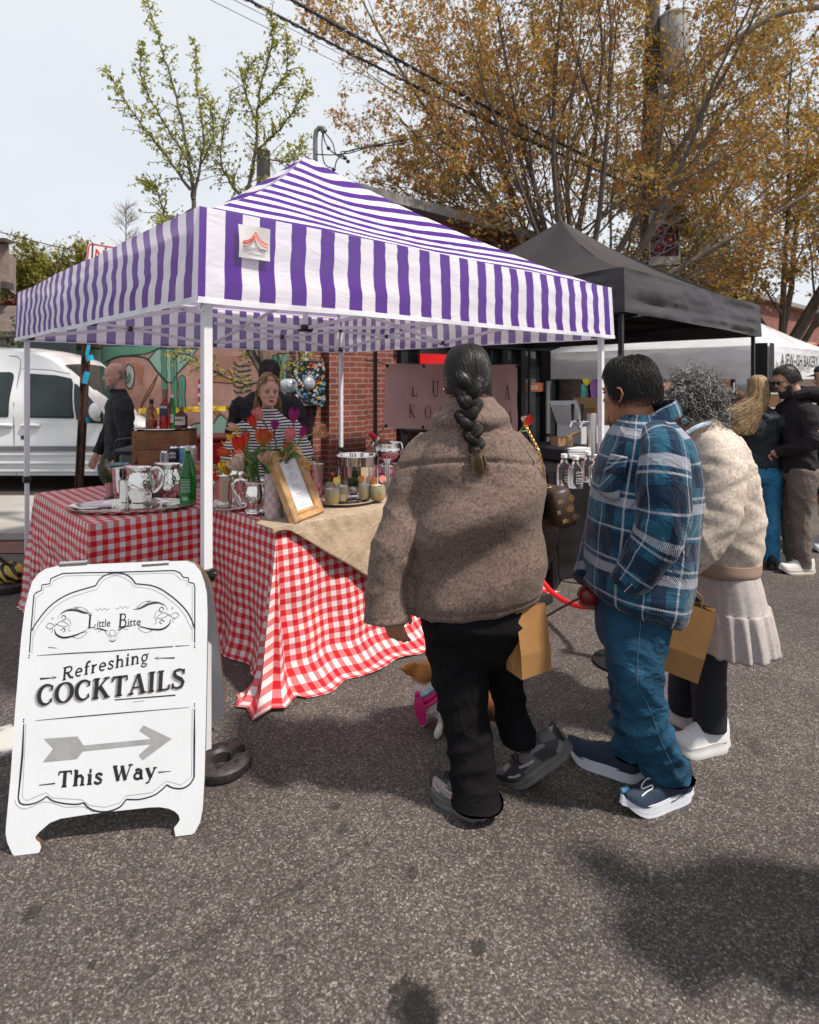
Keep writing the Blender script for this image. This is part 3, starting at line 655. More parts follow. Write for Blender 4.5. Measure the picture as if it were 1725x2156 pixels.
# sandwich board
def sandwich_board():
 FL=G(20,1803);FR=G(420,1757);u=(FR-FL);w=u.length;u.normalize();back=V((-u.y,u.x,0));up=(back*.215+V((0,0,.851))).normalized();n=u.cross(up).normalized()
 if n.y>0:n=-n
 t=thing('sandwich_board',FL+u*(w/2),'white wooden sandwich board lettered Refreshing Cocktails This Way standing on the asphalt','sign')
 O=FL
 def q(x,y):
  p=onplane(x,y,O,n)-O;return(p.dot(u),p.dot(up))
 Z=lambda x,y:q(x/3.124,(1650/1.4493)+y/3.124)
 out=[Z(*p) for p in((105,2082),(82,2060),(50,1990),(38,1930),(40,1880),(70,1560),(100,1120),(140,640),(165,440),(190,340),(215,265),(255,215),(300,185),(380,165),(700,150),(1000,138),(1230,132),(1280,150),(1320,200),(1345,270),(1362,350),(1366,480),(1362,800),(1355,1200),(1346,1560),(1335,1760),(1318,1850),(1285,1915),(1265,1932),(1155,1945),(1145,1890),(1170,1860),(1184,1835),(1176,1805),(1150,1780),(1110,1762),(1050,1752),(990,1754),(700,1785),(540,1806),(400,1828),(330,1855),(260,1915),(232,1950),(240,1968),(262,1985),(272,2015),(262,2045),(240,2065))]
 m_pan=M('white_sign_paint',(.58,.60,.63),.42,0,.03,4,.03,30,dirt=((.45,.44,.42),18,.2));m_edge=M('plywood_edge',(.13,.075,.04),.7,0,.3,20)
 f=MB();f.prism(out,O,u,up,.019,0,1);fp=f.build('front_panel',[m_pan,m_edge],t,smooth=False)
 hgt=max(p[1] for p in out);tp=O+up*hgt;up2=(V((0,0,.851))-back*.22*-1*-1)
 rear_foot=O+back*.62;up2=(tp-V((0,0,0))-rear_foot);up2=(up2-u*up2.dot(u)).normalized();n2=u.cross(up2).normalized()
 rear=[(a,b) for a,b in out if True]
 Rr=MB();o2=tp-up2*hgt;Rr.prism([(a,b) for a,b in rear],o2-n*.024,u,up2,-.019,0,1);Rr.build('rear_panel',[m_pan,m_edge],t,smooth=False)
 for x0,x1 in((390,575),(935,1112)):
  hb=MB();a=Z(x0,158);b=Z(x1,146);pa=O+u*a[0]+up*(a[1]+.004)-n*.006;pb=O+u*b[0]+up*(b[1]+.004)-n*.006
  hb.cyl(pa,pb,.006,seg=10)
  for k in range(1,5):hb.cyl(lerp(pa,pb,k/5-.01),lerp(pa,pb,k/5+.01),.0066,seg=10)
  hb.bar(pa+V((0,0,-.008))+n*.008,pb+V((0,0,-.008))+n*.008,.002,.01);hb.build('hinge',m_steel,t)
 ink=MB();gry=MB();lg=MB();On=O+n*.0012;Og=O+n*.0008
 def line(pts,w=.0035,mbx=None,k=None,off=None):
  pts=[Z(*p) for p in pts];pts=catmull(pts,k) if k else pts
  if hasattr(w,'__len__') and len(w)!=len(pts):w=[q[0] for q in catmull([(a,) for a in w],len(pts))]
  (mbx or ink).ribbon(pts,w,On if off is None else off,u,up)
 B1=[(196,735),(205,600),(225,360)];line(B1+[(240,340),(275,325),(277,290),(330,282),(335,250),(365,235),(420,212)]);line([(420,214),(600,209),(780,206),(1000,200),(1100,196)])
 line([(1100,196),(1150,196),(1185,210),(1207,240),(1240,242),(1243,272),(1275,280),(1283,300),(1283,480),(1282,670)])
 line([(212,590),(240,540),(330,430),(450,352),(630,295)],.004,k=20);line([(630,295),(665,245),(710,220),(765,211),(820,218),(865,245),(893,282)],.004,k=18);line([(893,282),(1020,300),(1130,365),(1220,450),(1262,520),(1283,580)],.004,k=20)
 for d in(18,):
  line([(228,620),(255,560),(345,452),(460,375),(640,318)],.0012,gry,20);line([(640,318),(680,262),(765,228),(850,262),(880,300)],.0012,gry,16);line([(880,300),(1010,322),(1115,385),(1200,465),(1262,580)],.0012,gry,20)
  line([(212,740),(238,372),(285,345),(290,305),(345,295),(350,262),(430,230),(780,222),(1090,212),(1145,212),(1190,255),(1228,258),(1232,288),(1266,296),(1266,660)],.0012,gry)
 line([(245,755),(430,742),(700,728),(900,712),(1140,695)],[.001,.003,.003,.003,.003]);line([(1155,693),(1250,688)],[.003,.001])
 line([(235,1182),(500,1158),(800,1132),(1245,1095)],[.001,.003,.003,.001])
 line([(158,1205),(150,1400),(135,1560),(122,1690)],[.003,.006,.006,.004]);line([(122,1690),(135,1725),(175,1735),(230,1725),(275,1705),(310,1680)],.004,k=14)
 line([(310,1680),(350,1710),(430,1728),(510,1732),(552,1722)],.004,k=14);line([(552,1722),(590,1760),(650,1780),(720,1778),(790,1750),(832,1700)],.0045,k=16);line([(832,1700),(920,1700),(1010,1675),(1060,1642),(1098,1605)],.004,k=14)
 line([(1098,1605),(1140,1625),(1200,1628),(1250,1600),(1278,1555)],.0045,k=14);line([(1278,1555),(1280,1300),(1281,1105)],[.005,.006,.003])
 line([(172,1205),(150,1690),(180,1708),(305,1655),(345,1690),(540,1702),(590,1738),(690,1752),(790,1722),(826,1678),(1000,1655),(1098,1578),(1190,1606),(1262,1550),(1266,1100)],.0012,gry)
 line([(100,1700),(110,1735),(170,1762),(300,1715),(430,1750),(545,1748),(620,1785)],.0012,gry,24)
 for x,y in((194,752),(193,768),(1281,685),(1281,700),(158,1175),(157,1190),(1281,1072),(1281,1088)):
  a=Z(x,y);ink.ribbon([(a[0]-.002,a[1]),(a[0]+.002,a[1])],.004,On,u,up)
 def word(txt,p0,p1,h,stem,curve=None,mbx=None,off=None,dxy=(0,0)):
  a,b=Z(*p0),Z(*p1);L=math.hypot(b[0]-a[0],b[1]-a[1]);du=(u*(b[0]-a[0])+up*(b[1]-a[1]))/L
  dv=up-du*up.dot(du)*.0
  letters(mbx or ink,txt,(On if off is None else off)+u*(a[0]+dxy[0])+up*(a[1]+dxy[1]),du,dv,h,stem,fit=L,curve=(lambda x:curve*math.sin(pi*x/L)) if curve else None)
 word('Refreshing',(408,920),(980,795),.040,.17,.003)
 for dx in(-.006,-.003):word('COCKTAILS',(240,1086),(1218,965),.062,.3,None,lg,Og,(dx,-.003))
 word('COCKTAILS',(240,1086),(1218,965),.062,.205)
 word('This',(376,1622),(678,1595),.046,.24);word('Way',(738,1585),(1030,1556),.046,.24)
 for a,b,w in(((265,908),(375,898),[.006,.001]),((1150,770),(1018,772),[.005,.001]),((755,1046),(1155,1015),[.003,.004]),((258,1607),(365,1595),[.002,.004]),((1042,1522),(1127,1515),[.004,.001]),((875,1060),(950,1052),[.0008,.001]),((320,700),(380,706),[.002,.0008])):line([a,b],w)
 for s in(-1,1):line([(345,898+s*12),(372,899)],.001);line([(1045,772+s*12),(1020,772)],.001)
 word('L',(572,576),(630,572),.044,.13);word('B',(778,570),(836,565),.044,.13)
 for txt,p0,p1 in(('ittle',(640,568),(726,562)),('itte',(842,560),(926,554))):
  a,b=Z(*p0),Z(*p1);sans(ink,txt,On+u*a[0]+up*a[1],u,up,.026,fit=b[0]-a[0])
 cx=742
 sc=[([(585,470),(540,440),(490,436),(540,460),(580,475)],.001),([(400,472),(440,452),(500,455),(560,478),(605,482)],[.001,.004,.006,.003,.001]),([(380,505),(400,470),(450,445),(520,440)],.001),([(365,545),(330,525),(306,545),(330,562),(365,545),(400,520),(440,535),(450,552),(420,556),(390,545),(365,530)],.0013),([(362,565),(370,600),(420,628),(500,618),(575,590)],[.001,.003,.006,.004,.001]),([(480,632),(530,640),(575,605),(520,612),(480,632)],.001),([(405,500),(415,482),(432,490),(430,510),(412,512)],.0022),([(400,580),(420,566),(432,580),(418,592)],.0022),([(440,500),(460,520),(465,545),(452,580),(470,590)],.001),([(330,575),(340,560),(350,575),(338,590)],.001),([(340,498),(352,490),(350,506)],.001),([(620,592),(650,588),(690,602),(712,610)],[.001,.002,.004,.001]),([(640,612),(680,600),(705,628),(735,655)],.001),([(630,455),(645,470),(660,455),(675,470),(690,456),(705,470),(722,462)],.0009)]
 for pts,w in sc:
  for mir in(0,1):
   tilt=-.085
   pp=[((2*cx-x if mir else x),y+tilt*((2*cx-x if mir else x)-450)+6) for x,y in pts]
   k=len(pts)*5;ww=[lerp(.0009,max(w),math.sin(pi*i/(k-1))) for i in range(k)] if hasattr(w,'__len__') else w
   line(pp,ww,k=k)
 for x,y,r in((742,605,20),):line([(x+r*math.cos(a),y+r*math.sin(a)) for a in[k*.4 for k in range(17)]],.001)
 line([(718,655),(742,662),(765,652)],[.001,.003,.001],k=9)
 for k in range(9):
  a=lerp(.3,pi-.3,k/8);line([(742+34*math.cos(a)-1,618+34*math.sin(a)),(742+34*math.cos(a)+2,618+34*math.sin(a))],.0016)
 ar=[Z(*p) for p in((292,1302),(510,1286),(552,1346),(1000,1302),(918,1248),(945,1213),(1130,1302),(940,1442),(915,1408),(996,1336),(545,1384),(508,1434),(285,1455),(352,1366))]
 for tri in(((0,1,13),),((1,2,10,13),),((13,10,11,12),),((2,3,9,10),),((3,4,5,6),),((3,6,9),),((6,7,8,9),)):
  lg2=[On+u*ar[i][0]+up*ar[i][1] for i in tri[0]];gry.add(lg2,[tuple(range(len(lg2)))[::-1]])
 ink.build('painted_lettering',m_ink,fp,smooth=False);gry.build('painted_arrow',M('grey_paint',(.27,.27,.28),.5,0,.12,20),fp,smooth=False);lg.build('letter_shading',M('pale_grey_paint',(.48,.475,.48),.5),fp,smooth=False)
sandwich_board()
# background: pavements, buildings
m_conc=M('concrete',(.30,.285,.26),.85,0,.14,3,.2,40,dirt=((.16,.15,.14),6,.5))
def mat_brick(name,c1,c2,mort,scale=1.,rough=.85,w=.215,h=.072,ms=.012):
 m,nt,b,out=nodes(name);uv=nd(nt,'UVMap').outputs[0]
 br=nd(nt,'TexBrick',{'Vector':uv,'Color1':(*c1,1),'Color2':(*c2,1),'Mortar':(*mort,1),'Scale':1.0,'Mortar Size':ms*.55,'Brick Width':w,'Row Height':h,'Bias':-.1})
 n=nd(nt,'TexNoise',{'Vector':coords(nt),'Scale':3.,'Detail':6.,'Roughness':.7}).outputs[0]
 col=mixc(nt,1.,br.outputs[0],ramp(nt,n,[(.3,.7),(.7,1.2)]),'MULTIPLY')
 set_(nt,b,Base_Color=col,Roughness=rough,Normal=bump(nt,br.outputs[1],-.6,.008));return m
m_brick=mat_brick('red_brick',(.21,.05,.032),(.12,.034,.028),(.26,.19,.16))
m_block=mat_brick('painted_block',(.56,.30,.235),(.54,.285,.225),(.47,.25,.195),w=.4,h=.2,ms=.008)
m_paver=mat_brick('brick_paving',(.20,.07,.05),(.15,.055,.045),(.12,.09,.08),w=.2,h=.1)
m_blkpaint=M('black_paint',(.016,.016,.018),.45,0,.2)
m_winglass=M('shop_glass',(.035,.04,.045),.06,0,.3,2,spec=.9)
def wallquad(mb,a,b,z0,z1,u0=0,mi=0,n=1):
 L=(b-a).length;mb.add([V((*a.xy,z0)),V((*b.xy,z0)),V((*b.xy,z1)),V((*a.xy,z1))],[(0,1,2,3)],mi,[[(u0,z0),(u0+L,z0),(u0+L,z1),(u0,z1)]])
sw=MB();sw.box((-8.6,6.55,.05),(11,1.75,.1),bev=.02);struct(sw.build('sidewalk',m_conc,smooth=False))
pv=MB();pv.add([(-14,5.28,.008),(-3.1,5.28,.008),(-3.1,5.66,.008),(-14,5.66,.008)],[(0,1,2,3)],0,[[(0,0),(11,0),(11,.38),(0,.38)]]);struct(pv.build('brick_edging',m_paver,smooth=False))
sw=MB();k0=V((-1.6,6.6,0));sw.box(k0+S_*14+U_*.35+V((0,0,.06)),(30,1.9,.12),rot=Matrix((S_,U_,UP)).transposed(),bev=.02);struct(sw.build('shop_pavement',m_conc,smooth=False))
K=V((-1.43,7.75,0))
def mural_building():
 a=K+V((-.03,.06,0));b_=V((-7.6,12.3,0));d=(b_-a).normalized();n=V((d.y,-d.x,0));n=n if n.y<0 else-n
 t=thing('mural_building',a,'low block building painted with a pink and mint desert mural behind the white van','building')
 mb=MB();wallquad(mb,b_,a,0,3.3);bk=b_-n*6;ak=a-n*6
 wallquad(mb,bk,b_,0,3.3);mb.add([V((*b_.xy,3.3)),V((*a.xy,3.3)),V((*ak.xy,3.3)),V((*bk.xy,3.3))],[(0,1,2,3)],0,[[(0,0)]*4]);wl=mb.build('wall',m_block,t,smooth=False)
 mint=M('mint_paint',(.30,.46,.36),.8,0,.06,4);grn=M('green_paint',(.12,.29,.19),.8,0,.08,4);dk=M('dark_green_line',(.025,.055,.045),.8);org=M('orange_paint',(.50,.19,.09),.8,0,.1,5);wht=M('pale_paint',(.55,.54,.50),.8)
 sal=M('dark_salmon_paint',(.47,.22,.16),.8,0,.05)
 z3=lambda x,y:onplane(x/3.571,655.6+y/3.571,a,n)
 z5=lambda x,y:onplane(276+x/4.1667,759+y/4.1667,a,n)
 du=-d
 P2=lambda p:((p-a).dot(du),p.z)
 mbs={k:MB() for k in('mint','green','dark','orange','pale','salmon')}
 lev={'mint':.003,'salmon':.003,'orange':.005,'pale':.005,'green':.007,'dark':.009}
 def poly(k,f,pts,smooth=0,outline=True,w=.022,closed=True):
  q=[P2(f(*p)) for p in pts]
  if smooth:q=catmull(q+[q[0]],smooth)[:-1]
  bm=bmesh.new();vs=[bm.verts.new((x,y,0)) for x,y in q]
  try:bm.faces.new(vs);bmesh.ops.triangulate(bm,faces=bm.faces)
  except Exception:pass
  bm.verts.index_update();mbs[k].add([a+du*v.co.x+UP*v.co.y+n*lev[k] for v in bm.verts],[[v.index for v in fc.verts] for fc in bm.faces]);bm.free()
  if outline:mbs['dark'].ribbon(q+[q[0]],w,a+n*lev['dark'],du,UP)
 def ln(f,pts,w=.022,k=None,mat='dark'):
  q=[P2(f(*p)) for p in pts];q=catmull(q,k or len(q)*6);mbs[mat].ribbon(q,w,a+n*lev['dark'],du,UP)
 poly('mint',z3,[(1120,360),(1185,280),(1490,280),(1420,380),(1335,470),(1300,540),(1262,530),(1190,455)])
 for x0,w0,y0,y1 in((1232,22,240,760),(1308,24,280,900)):
  L=[(x0+(w0-6 if i%2 else w0)+i*1.5,lerp(y0,y1,i/9)) for i in range(10)];Rr=[(x0-(w0-6 if i%2 else w0)+i*1.5,lerp(y0,y1,i/9)) for i in range(10)]
  poly('green',z3,L+Rr[::-1],w=.014);ln(z3,[(x0+i*1.5,lerp(y0,y1,i/9)) for i in range(10)],.008)
 poly('green',z3,[(1372,478),(1394,500),(1398,560),(1392,640),(1398,740),(1345,740),(1352,640),(1346,560),(1350,500)],40,w=.014);ln(z3,[(1372,520),(1374,720)],.008)
 poly('pale',z3,[(978,395),(1006,430),(1014,490),(1000,560),(975,580),(950,540),(940,470),(952,415)],40);poly('green',z3,[(975,460),(985,490),(978,530),(955,540),(955,500),(968,490)],20,w=.01)
 for i in range(7):ln(z3,[(1000+i*8,395+i*24),(1040+i*5,400+i*25),(1085-i*3,425+i*22)],.03,mat='orange')
 poly('orange',z3,[(1190,475),(1150,580),(1100,660),(1060,730),(1068,690),(1120,590)],w=.016)
 poly('green',z3,[(770,258),(1260,258),(1190,285),(1100,320),(990,330),(880,345),(800,380),(770,400)],outline=True)
 ln(z3,[(800,430),(830,370),(900,340),(1000,335),(1090,350),(1130,380),(1190,460),(1260,540)],.03)
 poly('mint',z3,[(440,280),(770,280),(770,420),(720,520),(640,560),(540,600),(470,500)]);poly('orange',z3,[(470,330),(500,312),(530,340),(520,385),(480,392)],20,w=.014);poly('green',z3,[(575,380),(592,372),(600,420),(596,560),(578,560)],20,w=.01)
 poly('orange',z3,[(690,560),(770,590),(770,680),(700,640)],w=.014)
 poly('salmon',z5,[(705,110),(860,60),(960,0),(980,-40),(600,-40),(600,120)],outline=False);poly('orange',z5,[(706,160),(760,128),(820,130),(860,80),(905,165),(912,205),(790,195),(706,190)],w=.014)
 ln(z5,[(700,120),(780,95),(900,90)],.008,mat='orange')
 for i in range(6):ln(z5,[(905,10+i*50),(925,40+i*48),(960,52+i*46),(1060,40+i*44)],.026)
 poly('mint',z5,[(1290,-60),(1480,-60),(1480,700),(1380,700),(1310,400),(1330,250),(1300,120)],w=.018);poly('green',z5,[(1240,-40),(1300,-40),(1330,100),(1335,220),(1310,300),(1290,200),(1290,100)],30,w=.014)
 poly('mint',z5,[(510,580),(560,555),(625,543),(720,560),(760,500),(790,472),(830,500),(862,540),(862,900),(510,900)],w=.018);poly('orange',z5,[(715,435),(770,440),(792,470),(765,490),(740,465)],w=.012);ln(z5,[(420,400),(480,500),(500,580)],.016)
 poly('mint',z3,[(700,760),(780,730),(900,820),(1010,900),(1010,1200),(700,1200)])
 for k,q in(('mint',mint),('green',grn),('dark',dk),('orange',org),('pale',wht),('salmon',sal)):
  if mbs[k].f:mbs[k].build('mural_paint',q,wl,smooth=False)
 pr=MB();c0=z3(450,270);c1=z3(775,300);pr.bar(c0+n*.5,c1+n*.5,.10,.32);pr.bar(c0+n*.25+UP*.22,c1+n*.25+UP*.22,.7,.05)
 pr.bar(z3(565,310)+n*.45,z3(775,440)+n*.05,.06);pr.bar(c0+n*.48,V((c0.x,c0.y,0))+n*.48,.09);pr.build('porch_roof',M('dark_teal_wood',(.02,.035,.033),.6),t,smooth=False)
 ng=thing('wall_notice',z3(1505,660)+n*.01,'narrow red and white notice fixed to the pink mural wall','sign');o=z3(1494,738)+n*.012;q=MB();q.add([o,o+du*.085,o+du*.085+UP*.44,o+UP*.44],[(0,1,2,3)]);q.build('sign_plate',M('red_sign',(.48,.03,.04),.5),ng,smooth=False)
 q=MB();
 for k in range(3):oo=o+n*.003+UP*(.06+k*.13)+du*.012;q.add([oo,oo+du*.06,oo+du*.06+UP*.05,oo+UP*.05],[(0,1,2,3)])
 q.build('sign_print',m_paper,ng,smooth=False)
mural_building()
def brick_building():
 t=thing('brick_shop_building',K,'single storey red brick shop with black storefront frames behind the market stalls','building')
 q=lambda s,dep=0.:K+S_*s+U_*dep
 Hh=3.95;mb=MB()
 def seg(s0,s1,z0,z1,dep=0.):wallquad(mb,q(s0,dep),q(s1,dep),z0,z1,s0)
 seg(0,1.75,0,Hh);seg(1.75,3.0,0,.75);seg(1.75,40,2.75,Hh);seg(6.45,8.8,0,.82);seg(8.8,10.6,0,2.75);seg(13.4,14.6,0,2.75);seg(18,40,0,2.75)
 a,b=q(.42,-.13),q(1.02,-.13);wallquad(mb,a,b,0,Hh-.2,.42);wallquad(mb,q(.42),a,0,Hh-.2);wallquad(mb,b,q(1.02),0,Hh-.2)
 wallquad(mb,q(0,8),q(0),0,Hh);wallquad(mb,q(40),q(40,8),0,Hh)
 mb.add([q(0)+UP*Hh,q(40)+UP*Hh,q(40,8)+UP*Hh,q(0,8)+UP*Hh],[(0,1,2,3)],0,[[(0,0)]*4]);mb.build('wall',m_brick,t,smooth=False)
 cp=MB();rot=Matrix((S_,U_,UP)).transposed();cp.box(q(20,-.02)+UP*(Hh+.06),(40.4,.5,.14),rot=rot);cp.build('parapet_cap',M('grey_coping',(.20,.19,.18),.7,0,.15,3),t,smooth=False)
 fz=MB();fz.box(q(7.5,-.10)+UP*2.42,(11.6,.2,.66),rot=rot);fz.build('shop_fascia',m_blkpaint,t,smooth=False)
 fr=MB()
 for s in(1.78,2.95,4.1,4.62,5.35,5.85,6.42,7.6,8.75,10.6,12,13.4,14.6,16.3,18):fr.bar(q(s,-.03)+UP*.0,q(s,-.03)+UP*2.1,.10,.13,0,S_)
 for s0,s1,z in((1.75,3.0,.80),(6.4,8.8,.88),(3.,6.4,.16),(10.6,13.4,.3),(14.6,18,.3),(1.75,8.8,2.06),(10.6,18,2.06)):fr.bar(q(s0,-.04)+UP*z,q(s1,-.04)+UP*z,.16,.10)
 fr.build('window_frame',m_blkpaint,t,smooth=False)
 for s0,s1,z0 in((1.8,2.95,.82),(2.98,4.1,.2),(4.12,5.35,.1),(5.36,6.42,.1),(6.45,7.6,.9),(7.62,8.75,.9),(10.6,13.4,.3),(14.6,18,.3)):
  g_=MB();wallquad(g_,q(s0,.03),q(s1,.03),z0,2.06);g_.build('window_pane',m_winglass,t,smooth=False)
 rs=thing('red_window_sign',q(2.3,-.14),'bright red sign strip over the shop window behind the pink banner','sign');o=q(2.05,-.115)+UP*1.72;s_=MB();s_.box(o+S_*.3+UP*.08,(.62,.04,.15),rot=rot);s_.build('sign_board',M('red_light_panel',(.6,.012,.015),.4),rs,smooth=False)
 for s0,s1,txt in((4.68,5.3,'BLICK'),(5.9,6.38,'')):
  lab='orange shop sign strip reading BLICK on the dark door glass' if txt else 'orange push strip on the second dark door behind the stalls'
  sg=thing('door_sign',q(s0,-.04)+UP*1.3,lab,'sign');o=q(s0,-.035)+UP*1.27;h=.16;w=s1-s0;a=MB();a.add([o,o+S_*w,o+S_*w+UP*h,o+UP*h],[(0,1,2,3)]);a.build('sign_strip',M('orange_sign',(.45,.13,.06),.5),sg,smooth=False)
  if txt:a=MB();sans(a,txt,o+S_*(w*.5)+UP*.045+NF*.004,S_,UP,.07,fit=.24,align='CENTER',bold=.02);a.build('sign_text',m_paper,sg,smooth=False)
 cols=((.62,.48,.03),(.35,.12,.5),(.03,.3,.28),(.5,.05,.04),(.5,.5,.5),(.6,.25,.1),(.5,.06,.25));r=random.Random(3)
 for i,(s,z,w,h,c) in enumerate(((6.62,1.62,.42,.5,0),(6.95,1.30,.30,.46,1),(6.52,1.25,.3,.3,2),(6.85,.98,.5,.22,3),(7.3,1.5,.22,.28,4),(7.3,1.12,.24,.2,5),(7.34,1.8,.26,.18,6),(7.75,1.5,.3,.4,4),(7.8,1.1,.3,.25,3))):
  m_=MB();o=q(s,-.0)+UP*z;n_=14
  pts=[(w/2*(1+.12*math.sin(k*2.1+i))*math.cos(2*pi*k/n_),h/2*(1+.1*math.cos(k*3.3+i))*math.sin(2*pi*k/n_)) for k in range(n_)] if i<4 else[(-w/2,-h/2),(w/2,-h/2),(w/2,h/2),(-w/2,h/2)]
  m_.prism(pts,o+S_*w/2,S_,UP,.004);tag(m_.build('window_drawing',M('drawing_colour',cols[c],.6,0,.35,14),smooth=False),('yellow','purple','teal','wide red','white','orange','pink','tall white','small red')[i]+' paper drawing taped in the dark shop window','drawing','drawings in the shop window')
 sh=thing('price_poster',q(6.1,-.03)+UP*.7,'red and white poster low on the dark door glass','poster');a=MB();o=q(5.98,-.045)+UP*.35
 for k in range(5):a.add([o+UP*(k*.085),o+UP*(k*.085)+S_*.28,o+UP*(k*.085+.06)+S_*.28,o+UP*(k*.085+.06)],[(0,1,2,3)])
 a.build('poster_sheet',m_paper,sh,smooth=False);a=MB();o=o+UP*.5;a.add([o,o+S_*.28,o+S_*.28+UP*.16,o+UP*.16],[(0,1,2,3)]);a.build('poster_header',M('poster_red',(.5,.03,.03),.5),sh,smooth=False)
 mt=thing('meter_board',q(.2,-.2)+UP*1.3,'electric meter cabinets covered with stickers on the brick corner','meter cabinet')
 o=onplane(650,808,K-U_*.16,NF);bx=MB();bx.box(o-NF*.06,(.50,.16,.58),rot=rot,bev=.012);bx.build('cabinet',m_dkmetal,mt,smooth=False)
 st=MB();r=random.Random(5)
 for k in range(230):
  w,h=r.uniform(.015,.06),r.uniform(.012,.045);a_=r.uniform(-.4,.4) if r.random()<.6 else r.uniform(-1.5,1.5);x,y=r.uniform(-.22,.22),r.uniform(-.26,.26)
  ux=S_*math.cos(a_)+UP*math.sin(a_);vx=UP*math.cos(a_)-S_*math.sin(a_);c=o+S_*x+UP*y+NF*(.0215+k*.00006)
  st.add([c-ux*w/2-vx*h/2,c+ux*w/2-vx*h/2,c+ux*w/2+vx*h/2,c-ux*w/2+vx*h/2],[(0,1,2,3)])
 m,nt,b,out=nodes('stickers');gi=nd(nt,'NewGeometry').outputs['Random Per Island']
 nn=nd(nt,'TexNoise',{'Vector':coords(nt),'Scale':70.,'Detail':2.}).outputs[0]
 cc=ramp(nt,gi,[(0,(.36,.37,.38)),(.12,(.02,.02,.025)),(.38,(.05,.22,.38)),(.5,(.5,.5,.48)),(.62,(.55,.05,.04)),(.7,(.02,.02,.02)),(.78,(.55,.35,.03)),(.86,(.1,.35,.4)),(.93,(.5,.25,.3))],'CONSTANT')
 set_(nt,b,Base_Color=mixc(nt,ramp(nt,nn,[(.5,0.),(.55,.8)]),cc,(.02,.02,.025)),Roughness=.4);st.build('stickers',m,mt,smooth=False)
 for x,y in((-.27,-.02),(-.01,-.0)):
  mm=MB();ax=NF.to_track_quat('Z','Y').to_matrix();mm.lathe([(.085,-.1),(.085,.04),(.078,.05),(.07,.06),(.05,.075),(0,.08)],o+S_*x+UP*y,24,0,ax);mm.build('meter_dial',M('meter_glass',(.45,.5,.55),.12,.4,.15),mt)
 cd=MB();cd.tube([o+S_*.1-UP*.29-NF*.08,o+S_*.1-UP*1.2-NF*.08],.016,8);cd.build('conduit',m_dkmetal,mt)
 cd=MB();cd.tube([o+S_*.02+UP*.29-NF*.06,o+S_*.02+UP*.75-NF*.06],.03,8);cd.build('conduit',m_steel,mt)
brick_building()
def left_house():
 t=thing('clapboard_house',(-11,16,0),'grey clapboard house with brown shingle roofs at the left edge behind the van','building')
 lap=mat_brick('clapboard',(.37,.345,.30),(.36,.33,.29),(.16,.15,.13),w=30.,h=.14,ms=.02);shg=mat_brick('brown_shingle',(.14,.10,.085),(.10,.075,.068),(.055,.045,.04),w=.3,h=.12,ms=.014);bk=mat_brick('tan_brick',(.26,.18,.15),(.22,.15,.125),(.22,.18,.155))
 Y=16;w=MB();wallquad(w,V((-16,Y,0)),V((-6.5,Y,0)),0,2.62);w.build('wall',lap,t,smooth=False)
 r=MB();r.add([(-16,Y-.3,2.66),(-6.3,Y-.3,2.66),(-9.6,Y+1.2,3.55),(-16,Y+1.2,3.55)],[(0,1,2,3)],0,[[(0,0),(9,0),(8,2),(0,2)]]);rf=r.build('roof',shg,t,smooth=False)
 g_=MB();g_.bar(V((-16,Y-.34,2.64)),V((-6.3,Y-.34,2.64)),.12,.14);g_.tube([V((-10.55,Y-.2,4.0)),V((-10.55,Y-.3,3.0)),V((-10.4,Y-.45,2.75))],.05,8);g_.build('gutter',M('brown_gutter',(.09,.075,.06),.5),t,smooth=False)
 u=MB();wallquad(u,V((-16,Y+.6,0)),V((-10.8,Y+.6,0)),3.9,5.15);wallquad(u,V((-10.8,Y+.6,0)),V((-11.25,Y+1.6,0)),3.9,4.9);u.build('upper_wall',bk,t,smooth=False)
 rr=MB();rr.bar(V((-16,Y+.5,4.0)),V((-10.7,Y+.5,4.0)),.3,.18);rr.bar(V((-16,Y+.5,5.2)),V((-10.75,Y+.5,5.2)),.3,.1);rr.build('eave',M('dark_eave',(.05,.04,.036),.6),t,smooth=False)
 v=MB();
 for i in range(3):v.bar(V((-9.2-i*1.25,Y-.02,.2)),V((-9.2-i*1.25,Y-.02,2.55)),.12,.04)
 v.build('corner_trim',M('trim_grey',(.33,.31,.27),.7),t,smooth=False)
left_house()
def grey_building():
 t=thing('grey_clapboard_building',(14,24,0),'pale grey clapboard building far behind the rusty spring trees','building')
 lap=mat_brick('grey_clapboard',(.36,.38,.40),(.35,.37,.39),(.2,.21,.22),w=30.,h=.16,ms=.02);w=MB();a=V((8.8,21.5,0));b=a+S_*18;wallquad(w,a,b,0,4.9);wallquad(w,a+U_*10,a,0,4.9);w.build('wall',lap,t,smooth=False)
 r=MB();r.add([V((*(a-U_*.3).xy,4.9)),V((*(b-U_*.3).xy,4.9)),V((*(b+U_*5).xy,6.4)),V((*(a+U_*5).xy,6.4))],[(0,1,2,3)]);r.build('roof',M('slate',(.10,.10,.11),.7),t,smooth=False)
 f=MB()
 for s in(2.5,5.5,9,12):f.add([a+S_*s+UP*2.6+NF*.03,a+S_*(s+1)+UP*2.6+NF*.03,a+S_*(s+1)+UP*4.2+NF*.03,a+S_*s+UP*4.2+NF*.03],[(0,1,2,3)])
 f.build('window',m_winglass,t,smooth=False)
grey_building()
t=thing('cream_shop_building',(9,16,0),'cream shop front with blue door and orange awning behind the bakery tent','building')
w=MB();a=K+S_*18.05-U_*.15;w.bar(a+UP*1.4,a+S_*12+UP*1.4,.3,2.8);w.build('wall',M('cream_wall',(.42,.36,.28),.8),t,smooth=False)
w=MB();w.bar(a-U_*.5+S_*.2+UP*1.95,a-U_*.5+S_*9+UP*1.95,.9,.16);w.build('awning',M('orange_cloth',(.55,.10,.02),.7),t,smooth=False)
